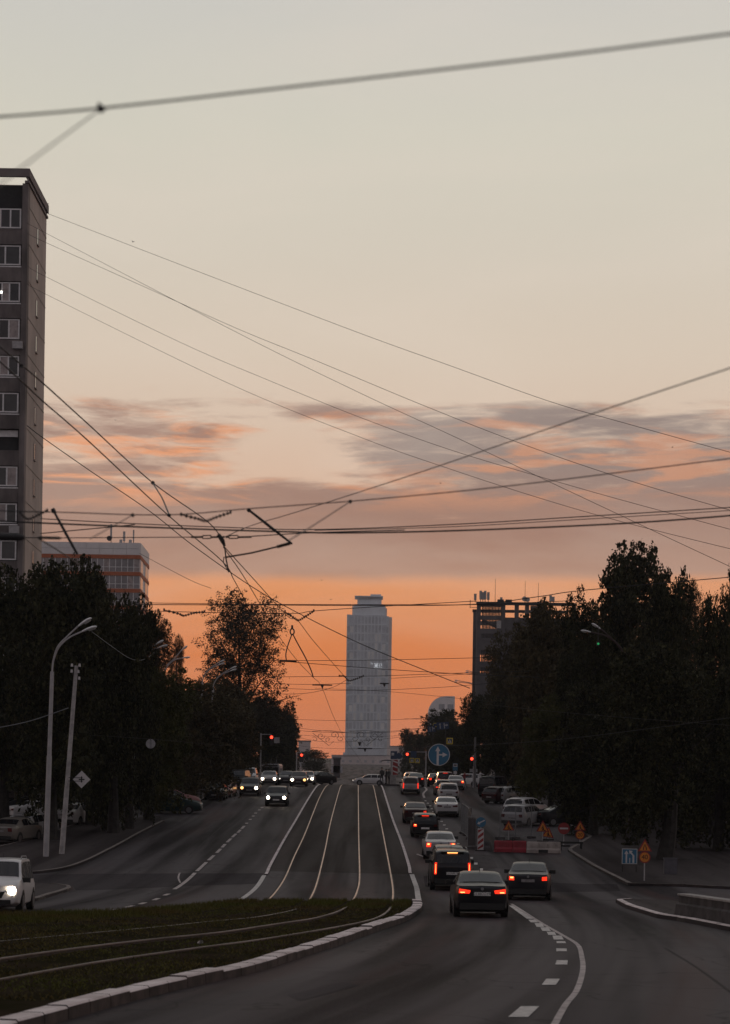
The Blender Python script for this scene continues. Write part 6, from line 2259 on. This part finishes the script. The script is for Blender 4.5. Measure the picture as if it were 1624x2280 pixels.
# ================================================================ overhead wires and fittings
def wire(px, r, label, cat='wire', group=None, m='wire_black', n=5, name='overhead_wire'):
    """px: (photograph x, y, distance) control points"""
    path = catmull([P(*q) for q in px], 8) if len(px) > 2 else [P(*q) for q in px]
    # wires that leave the picture run on to their masts out of view
    if px[0][0] < 0:
        path = [path[0] + (path[0] - path[1]).normalized() * 14] + path
    if px[-1][0] > 1624:
        path = path + [path[-1] + (path[-1] - path[-2]).normalized() * 14]
    o = MB().tube(path, r, n).build(name, MATS[m], smooth=True)
    return tag(o, label, cat, group)


# service lines from the apartment block to the right
G1 = 'thin lines from the apartment block roof to the right'
wire([(106, 476, 150), (480, 620, 138), (800, 742, 126), (1000, 814, 120), (1220, 893, 112), (1400, 945, 106), (1700, 1028, 98)], .014, 'topmost faint line sloping from the apartment roof corner down to the right', 'wire', G1)
wire([(60, 497, 149), (103, 520, 148), (530, 742, 130), (790, 870, 120), (1010, 972, 112), (1210, 1067, 106), (1450, 1180, 98), (1690, 1292, 92)], .0135, 'steepest of the lines falling right from the apartment block', 'wire', G1)
wire([(60, 520, 149), (103, 541, 148), (350, 652, 138), (530, 733, 130), (700, 802, 122), (930, 898, 114), (1160, 988, 106), (1400, 1070, 100), (1690, 1155, 94)], .0135, 'second line from the top at the apartment block, crossing the steepest one', 'wire', G1)
wire([(60, 592, 149), (103, 617, 148), (400, 762, 134), (600, 848, 126), (800, 929, 118), (1000, 1001, 110), (1210, 1064, 104), (1400, 1118, 98), (1690, 1196, 92)], .013, 'line meeting the steepest one under the right cloud', 'wire', G1)
wire([(60, 632, 149), (103, 656, 148), (500, 850, 130), (800, 973, 118), (1000, 1044, 110), (1210, 1112, 104), (1400, 1166, 98), (1690, 1238, 92)], .013, 'lowest of the lines falling right from the apartment block', 'wire', G1)
# near span wires
G2 = 'span wires across the street'
wire([(-120, 268, 9.2), (0, 261, 9.2), (225, 242, 9.0), (600, 200, 8.8), (1000, 154, 8.6), (1300, 118, 8.4), (1750, 60, 8.2)], .0062, 'thick blurred grey wire across the top of the sky', 'wire', G2)
wire([(225, 243, 9.0), (140, 305, 7.8), (40, 380, 6.6), (-120, 500, 5.4)], .0032, 'blurred branch wire hanging from the clamp on the topmost wire', 'wire')
c = P(225, 242, 8.99)
t = thing('wire_clamp', 'dark wedge clamp on the thick top wire', 'clamp', c)
MB().prism([(-.014, .026), (.022, 0), (-.002, -.02), (-.018, -.008)], -.012, .012).build('jaw', MATS['wire_black'], t)
MB().tube([(0, -.02, 0), (0, .02, 0)], .006, 6).build('bolt', MATS['steel_grey'], t)
wire([(490, 1200, 30), (560, 1170, 29), (660, 1140, 27.5), (900, 1063, 24), (1160, 975, 20.5), (1340, 914, 18), (1624, 820, 15), (1720, 788, 14)], .006, 'soft grey wire rising from the tram wire turnbuckle to the right edge', 'wire', G2)
wire([(-90, 1132, 22), (20, 1138, 22), (150, 1141, 22), (295, 1146, 22), (410, 1145, 22), (550, 1133, 22), (780, 1116, 22), (1000, 1096, 21.5), (1200, 1074, 21), (1624, 1021, 20.5), (1720, 1009, 20.5)], .0062, 'grey span wire carrying the small chains, rising to the right', 'wire', G2)
wire([(-90, 1152, 26), (0, 1160, 26), (150, 1167, 26), (300, 1173, 26), (500, 1180, 26), (640, 1184, 26), (760, 1186.5, 26), (1000, 1182, 26), (1300, 1170, 26), (1500, 1158, 26), (1720, 1140, 26)], .0115, 'darkest thick span wire across the whole picture above the tower', 'wire', G2)
wire([(90, 1155, 33), (300, 1166, 33), (500, 1174, 33), (700, 1179, 33), (1000, 1168, 32), (1300, 1150, 31), (1720, 1124, 30)], .008, 'thin wire just above the darkest span wire', 'wire', G2)
wire([(700, 1181, 34), (1000, 1173, 33), (1300, 1156, 32), (1720, 1131, 31)], .006, 'faint wire between the darkest span wire and its thin neighbour on the right', 'wire', G2)
wire([(-60, 1196, 30), (60, 1197, 30), (140, 1197.5, 30), (425, 1196, 30)], .007, 'span wire from the dark insulator to the turnbuckle on the left', 'wire', G2)
wire([(560, 1194, 30), (700, 1186, 30.5), (900, 1180, 31)], .008, 'short faint wire running right from the turnbuckle', 'wire', G2)
wire([(90, 1188, 34), (240, 1174, 34), (300, 1168, 34)], .009, 'faint wire rising behind the bar at the left', 'wire')
wire([(300, 1346, 66), (600, 1347, 66), (860, 1348, 66), (1060, 1345, 65), (1200, 1328, 64), (1300, 1314, 63), (1624, 1285, 61), (1720, 1275, 61)], .014, 'span wire passing in front of the tower top and rising to the right', 'wire', G2)
wire([(300, 1342, 70), (600, 1345.5, 70), (860, 1346, 70), (1060, 1346, 69), (1300, 1336, 68)], .012, 'span wire level with the top of the frame building', 'wire', G2)
wire([(300, 1358, 62), (400, 1362, 62), (640, 1366, 62), (700, 1360, 62), (850, 1350, 62), (1060, 1338, 62)], .011, 'span wire carrying the second chain over the sparse tree', 'wire', G2)
# contact wires
G3 = 'tram contact wires'
wire([(-60, 722, 24), (45, 810, 27), (103, 860, 30), (200, 948, 35), (340, 1075, 42), (460, 1160, 47), (495, 1200, 49)], .012, 'upper of the two dark tram wires running down from the left', 'wire', G3)
wire([(-60, 752, 24), (45, 846, 27), (97, 895, 30), (200, 985, 35), (375, 1148, 43), (495, 1250, 49), (520, 1290, 53), (545, 1338, 58), (572, 1402, 66), (600, 1448, 73)], .012, 'lower of the two dark tram wires running down from the left', 'wire', G3)
wire([(497, 1215, 49), (565, 1290, 56), (640, 1372, 66), (662, 1381, 69), (700, 1430, 79), (766, 1505, 100)], .012, 'tram wire from the turnbuckle towards the tower at the right', 'wire', G3)
wire([(497, 1218, 49), (540, 1280, 55), (583, 1352, 64), (622, 1418, 76), (662, 1471, 88), (697, 1508, 97), (716, 1530, 104), (742, 1595, 132), (768, 1645, 165), (800, 1690, 215), (806, 1702, 240)], .012, 'tram wire running down over the sparse tree to the foot of the tower', 'wire', G3)
wire([(60, 948, 60), (97, 976, 60), (200, 1048, 60), (330, 1136, 60), (430, 1215, 60), (560, 1306, 60), (660, 1363, 61), (800, 1432, 62), (940, 1490, 63), (1045, 1532, 64)], .013, 'thin long wire from the apartment wall down across the tower', 'wire')
wire([(310, 1232, 90), (420, 1290, 90), (470, 1310, 90)], .010, 'faint short wire right of the office block', 'wire')
# wires across the middle
G4 = 'lower span wires in front of the tower'
for i, (pts, r, lab) in enumerate((
        ([(600, 1470, 88), (700, 1470.5, 88), (860, 1469, 88), (1080, 1464, 88)], .012, 'span wire across the tower at the height of the lit lettering'),
        ([(640, 1473, 92), (860, 1490, 92), (1060, 1502, 92), (1200, 1508, 92)], .014, 'span wire sloping right just below the lit lettering'),
        ([(600, 1507, 104), (700, 1506, 104), (830, 1505, 104), (1000, 1499, 104), (1180, 1494, 104)], .013, 'span wire with small hooks, below the sloping one'),
        ([(600, 1522, 110), (700, 1523.5, 110), (780, 1521, 110)], .012, 'short span wire through the flat hanger left of the tower'),
        ([(590, 1543, 112), (640, 1545, 112), (690, 1542, 112), (740, 1530, 112), (772, 1513, 112)], .012, 'sagging wire left of the tower'),
        ([(600, 1531, 116), (700, 1535, 116), (810, 1537, 116), (980, 1530, 116), (1100, 1520, 116)], .012, 'thin level wire crossing the middle of the tower'),
        ([(870, 1510, 116), (960, 1505, 116), (1080, 1498, 116)], .012, 'wire leaving right from the dark bar insulator on the tower'),
        ([(1100, 1563, 140), (870, 1540, 140), (700, 1532, 140)], .012, 'faint wire sloping down right of the tower middle'),
        ([(610, 1600, 150), (760, 1604, 150), (900, 1601, 150), (1010, 1592, 150)], .012, 'wire across the lower third of the tower, highest of the lower bunch'),
        ([(610, 1612, 165), (700, 1625, 165), (800, 1632, 165), (900, 1627, 165), (1020, 1606, 165)], .012, 'sagging wire in the lower bunch, second from its top'),
        ([(620, 1622, 170), (720, 1630, 170), (840, 1630, 170), (960, 1618, 170)], .015, 'wire in the lower bunch just below the sagging one'),
        ([(620, 1634, 180), (760, 1640, 180), (880, 1638, 180), (980, 1630, 180)], .012, 'level wire in the lower bunch, in its middle'),
        ([(640, 1655, 190), (700, 1664, 190), (800, 1667, 190), (900, 1664, 190), (1000, 1658, 190)], .012, 'dark level wire in the lower bunch through the scroll ornaments'),
        ([(650, 1640, 185), (740, 1652, 185), (880, 1642, 185), (1000, 1622, 185)], .014, 'thin wire in the lower bunch rising right'),
        ([(640, 1682, 205), (760, 1684, 205), (880, 1680, 205)], .012, 'lowest wire at the foot of the tower'))):
    wire(pts, r, lab, 'wire', G4)
# wires in front of the trees
wire([(-60, 1628, 92), (0, 1619, 92), (70, 1604, 91.5), (152, 1576, 91)], .020, 'slack cable from the left edge to the leaning pole', 'cable', m='steel_grey')
wire([(204, 1406, 111), (250, 1440, 116), (290, 1466, 122), (320, 1468, 128), (348, 1450, 138)], .018, 'cable sagging from the nearest lamp to the next one', 'cable', m='steel_grey')
wire([(130, 1632, 118), (335, 1645, 118), (500, 1660, 118)], .007, 'thin wire carrying the round pale sign', 'wire', m='pole_dim')
wire([(940, 1664, 80), (976, 1660, 80), (1100, 1656, 80), (1300, 1640, 80), (1720, 1585, 80)], .007, 'thin wire carrying the big round blue sign', 'wire', m='pole_dim')
wire([(1080, 1568, 98), (1300, 1590, 98), (1720, 1622, 98)], .006, 'thin wire crossing the right trees, falling to the right', 'wire', m='pole_dim')
wire([(900, 1600, 210), (985, 1602, 210), (1080, 1604, 210)], .018, 'wire carrying the overhead lane signs', 'wire')
wire([(890, 1637, 215), (1000, 1638.5, 215), (1070, 1656, 215)], .018, 'arm wire carrying the crossing sign above the round blue sign', 'wire')
wire([(895, 1683, 232), (922, 1684, 232), (950, 1684, 232)], .018, 'short wire carrying the two small crossing signs', 'wire')
# fittings
def fit(name, label, d, x, y, cat='fitting', group=None):
    return thing(name, label, cat, P(x, y, d), group=group), (lambda a, b_, dd=0.0: P(a, b_, d + dd) - P(x, y, d))


t, q = fit('turnbuckle', 'long dark turnbuckle with two open frames where the tram wires meet', 30, 493, 1196)
for x0_, x1_ in ((425, 452), (468, 500), (502, 511), (528, 560)):
    MB().tube([q(x0_, 1196), q(x1_, 1195.5)], .015, 6).build('rod', MATS['wire_black'], t)
for x0_, x1_ in ((450, 470), (509, 530)):
    for dy in (-3.2, 3.2):
        MB().tube([q(x0_, 1195.8 + dy), q(x1_, 1195.4 + dy)], .009, 5).build('frame_bar', MATS['wire_black'], t)
MB().tube([q(486, 1190), q(495, 1204), q(500, 1216)], [.032, .040, .018], 6).build('joint', MATS['wire_black'], t)
t, q = fit('wire_hanger', 'short dark hanger legs dropping from the turnbuckle to the lower tram wire', 49, 505, 1245)
MB().tube([q(500, 1218), q(503, 1245), q(509, 1274)], .018, 5).build('leg', MATS['insulator'], t)
MB().tube([q(498, 1240), q(497, 1252), q(509, 1274)], .013, 5).build('leg', MATS['insulator'], t)
t, q = fit('bracket_bar', 'thick dark bar slanting down right, tip joined to the insulator rod', 29, 600, 1172, group='dark slanting bars on the span wires')
MB().tube([q(553, 1135), q(600, 1172), q(650, 1211)], [.018, .022, .015], 7).build('bar', MATS['wire_black'], t)
MB().tube([q(551, 1134), q(556, 1138)], .028, 7).build('end_cap', MATS['wire_black'], t)
t, q = fit('bracket_bar', 'thick dark bar slanting down into the left tree top', 27, 145, 1185, group='dark slanting bars on the span wires')
MB().tube([q(118, 1135), q(145, 1185), q(172, 1234)], [.016, .020, .018], 7).build('bar', MATS['wire_black'], t)
MB().tube([q(117, 1133), q(121, 1141)], .030, 7).build('end_cap', MATS['wire_black'], t)
t, q = fit('insulator_rod', 'ribbed insulator rod running left from the slanting bar tip', 30, 575, 1226)
MB().tube([q(500, 1241), q(560, 1231), q(618, 1217)], .014, 6).build('rod', MATS['insulator'], t)
pts = []
rs = []
for i in range(19):
    f = i / 18
    pts.append(q(616 + 30 * f, 1217.5 - 8 * f))
    rs.append(.034 if i % 2 else .016)
MB().tube(pts, rs, 8).build('ribbed_insulator', MATS['insulator'], t)


def chain(px, d, label, r=.02, beads=6, ends=True, group='small insulator chains under the span wires'):
    """a sagging chain of insulators between the points"""
    t = thing('insulator_chain', label, 'insulator', P(*px[1], d), group=group)
    o = P(*px[1], d)
    pp = [p - o for p in catmull([P(*k, d) for k in px], 8)]
    MB().tube(pp, r * .5, 5).build('link', MATS['wire_black'], t)
    n = len(pp)
    for i in range(2, n - 2, max(1, n // (beads * 2))):
        MB().tube([pp[i], pp[i + 1]], [r * 1.6, r * 1.3], 6).build('bead', MATS['insulator'], t)
    if ends:
        for k in (pp[0], pp[-1]):
            MB().box((-r * .8, -r, -r), (r * .8, r, r * 1.6), Matrix.Translation(k)).build('clip', MATS['wire_black'], t)


chain([(403, 1146), (440, 1155), (458, 1160), (480, 1152), (513, 1141)], 22.5, 'insulator chain hanging under the grey span wire above the turnbuckle', .014)
chain([(45, 1142), (62, 1156), (85, 1146), (105, 1137)], 22.5, 'insulator chain in front of the lower apartment wall', .013)
chain([(365, 1358), (400, 1367), (408, 1371), (430, 1365), (455, 1362)], 62, 'insulator chain at the left side of the sparse tree', .03)
chain([(634, 1362), (655, 1376), (664, 1381), (680, 1372), (698, 1360)], 62, 'insulator chain at the right side of the sparse tree', .03)
chain([(755, 1505), (766, 1505), (775, 1515), (790, 1512), (808, 1505)], 104, 'insulator chain at the left edge of the tower', .04)
wire([(339, 1075, 42), (352, 1095, 40), (362, 1112, 38), (376, 1146, 36)], .014, 'short blurred link between the two dark tram wires', 'wire')
for i, (x, y, d, lab) in enumerate(((340, 1075, 42, 'small dark clamp on the upper tram wire'), (376, 1147, 43, 'small dark clamp on the lower tram wire'), (295, 1147, 22, 'dark clamp on the span wire at the left'), (779, 1117, 22, 'dark clamp on the span wire above the tower'), (48, 815, 27, 'dark clamp on the tram wire in front of the apartment block'))):
    t = thing('wire_clamp', lab, 'clamp', P(x, y, d), group='small clamps on the wires')
    k = d / F
    MB().box((-4 * k, -.02, -2.5 * k), (4 * k, .02, 2.5 * k)).build('jaw', MATS['wire_black'], t)
    MB().tube([(0, 0, -4.5 * k), (0, 0, 4.5 * k)], 1.6 * k, 6).build('bolt', MATS['wire_black'], t)
wire([(779, 1117, 22), (700, 1168, 19), (640, 1205, 17)], .006, 'blurred wire branching down left from the clamp above the tower', 'wire')
wire([(295, 1147, 22), (250, 1172, 19), (200, 1200, 17)], .005, 'blurred wire branching down left from the clamp at the left', 'wire')
# pear-shaped hanger with ring in front of the sparse tree
t, q = fit('ring_hanger', 'ring with two long legs holding the tram wire at the sparse tree edge', 84, 650, 1405)
MB().tube([q(650 + 4.5 * math.cos(a), 1406 + 6.5 * math.sin(a)) for a in np.linspace(0, 2 * PI, 15)], .032, 5, cap=False).build('ring', MATS['insulator'], t)
MB().tube([q(650, 1392), q(650, 1400)], .05, 6).build('stem', MATS['insulator'], t)
MB().tube(catmull([q(649, 1413), q(641, 1435), q(636, 1455), q(637, 1470)], 5), .026, 5).build('leg', MATS['insulator'], t)
MB().tube(catmull([q(652, 1413), q(662, 1432), q(680, 1465), q(692, 1492), q(697, 1508)], 5), .026, 5).build('leg', MATS['insulator'], t)
MB().tube([q(622, 1471), q(660, 1472)], .05, 6).build('clamp', MATS['wire_black'], t)
# flat bar hangers on the lower tram wire
for x, y, w, d, lab in ((717, 1525, 22, 104, 'flat dark bar hanger on the tram wire left of the tower'), (812, 1666, 16, 190, 'flat dark bar hanger in front of the tower foot'), (855, 1521.5, 10, 116, 'dark bar insulator at the right edge of the tower'), (800, 1653, 4, 190, 'small dark wire box in front of the lower tower')):
    k = d / F
    t = thing('bar_hanger', lab, 'fitting', P(x, y, d), group='flat bar hangers on the tram wires')
    MB().box((-w * k, -.04, -1.2 * k), (w * k, .04, 1.2 * k)).build('bar', MATS['wire_black'], t)
    MB().prism([(-3 * k, -1.25 * k), (3 * k, -1.25 * k), (1.5 * k, -7 * k), (-1 * k, -7 * k)], -.05, .05).build('jaw', MATS['wire_black'], t)
# dark insulator bar at the left in front of the apartment
t, q = fit('bar_insulator', 'thick blurred insulator bar in front of the lower apartment block', 20, 60, 1197)
MB().tube([q(-30, 1194), q(40, 1196), q(55, 1197)], [.038, .038, .02], 8).build('body', MATS['wire_black'], t)
MB().tube([q(84, 1197), q(90, 1197), q(132, 1198), q(136, 1198.5)], [.008, .015, .015, .006], 8).build('end_rod', MATS['wire_black'], t)
wire([(86, 1199, 20), (130, 1226, 23), (178, 1258, 27)], .008, 'cable dropping from the blurred insulator bar into the left tree', 'cable')
# scroll ornaments hung across the street near the crest (unlit street decoration)
def scroll(x, y, d, label, flip=1):
    t, q = fit('street_ornament', label, d, x, y, 'decoration', 'unlit scroll ornaments over the street')
    for s0, (cx, cy, r0, turns) in enumerate(((-18, -2, 9, 1.2), (12, -4, 10, -1.3), (-2, 6, 6, 1.0), (26, 4, 7, -.9), (-32, 6, 7, .9))):
        pp = []
        for i in range(20):
            a = i / 19
            r = r0 * (1 - .75 * a)
            w = turns * a * 2 * PI + s0
            pp.append(q(x + flip * (cx + r * math.cos(w)), y + cy + r * .9 * math.sin(w)))
        MB().tube(pp, .022, 4).build('scroll', MATS['steel_dark'], t)
    MB().tube([q(x - 38, y - 12), q(x, y - 14), q(x + 36, y - 10)], .02, 4).build('top_rod', MATS['steel_dark'], t)
    MB().tube([q(x - flip * 36, y - 8), q(x, y + 20), q(x + flip * 10, y + 10)], .02, 4).build('stay', MATS['steel_dark'], t)


scroll(732, 1640, 195, 'scroll ornament of thin dark rods left of the tower foot')
scroll(815, 1640, 195, 'scroll ornament of thin dark rods in front of the tower foot', -1)
# birds
for x, y, d, lab in ((296, 539, 140, 'small bird high in the left sky'), (716, 1292, 200, 'small bird at the cloud edge left of the tower'), (736, 1335, 200, 'small bird closest to the tower top'), (980, 1076, 180, 'small bird below the right cloud'), (1496, 996, 180, 'small bird near the right picture edge'), (257, 936, 180, 'small bird in front of the left cloud')):
    t = thing('bird', lab, 'bird', P(x, y, d), (0, 0, random.uniform(0, 3)), 'birds in the sky')
    t.scale = (.5, .5, .5)
    MB().tube([(0, -.16, 0), (0, -.08, .01), (0, .05, 0), (0, .13, .02), (0, .18, .01)], [.01, .045, .05, .03, .008], 8).build('body', MATS['ink'], t, smooth=True)
    for sx in (-1, 1):
        MB().add([(sx * .03, .07, .02), (sx * .03, -.05, .02), (sx * .22, -.06, .10), (sx * .40, -.10, .05), (sx * .22, .05, .10)], [(0, 1, 2, 4), (4, 2, 3)]).build('wing', MATS['ink'], t)

# ================================================================ air
if HAZE_DENSITY > 0:
    hz_ob = MB().box((-1500, -120, -4), (1500, 1750, 235)).build('haze', [])
    hz_ob.data.materials.clear()
    hm = bpy.data.materials.new('haze_air')
    hm.use_nodes = True
    nt = hm.node_tree
    nt.nodes.clear()
    pv = nt.nodes.new('ShaderNodeVolumePrincipled')
    pv.inputs['Color'].default_value = (0.84, 0.84, 0.90, 1)
    pv.inputs['Density'].default_value = HAZE_DENSITY
    pv.inputs['Anisotropy'].default_value = 0.2
    oo = nt.nodes.new('ShaderNodeOutputMaterial')
    nt.links.new(pv.outputs[0], oo.inputs['Volume'])
    hz_ob.data.materials.append(hm)
    hz_ob['kind'] = 'stuff'
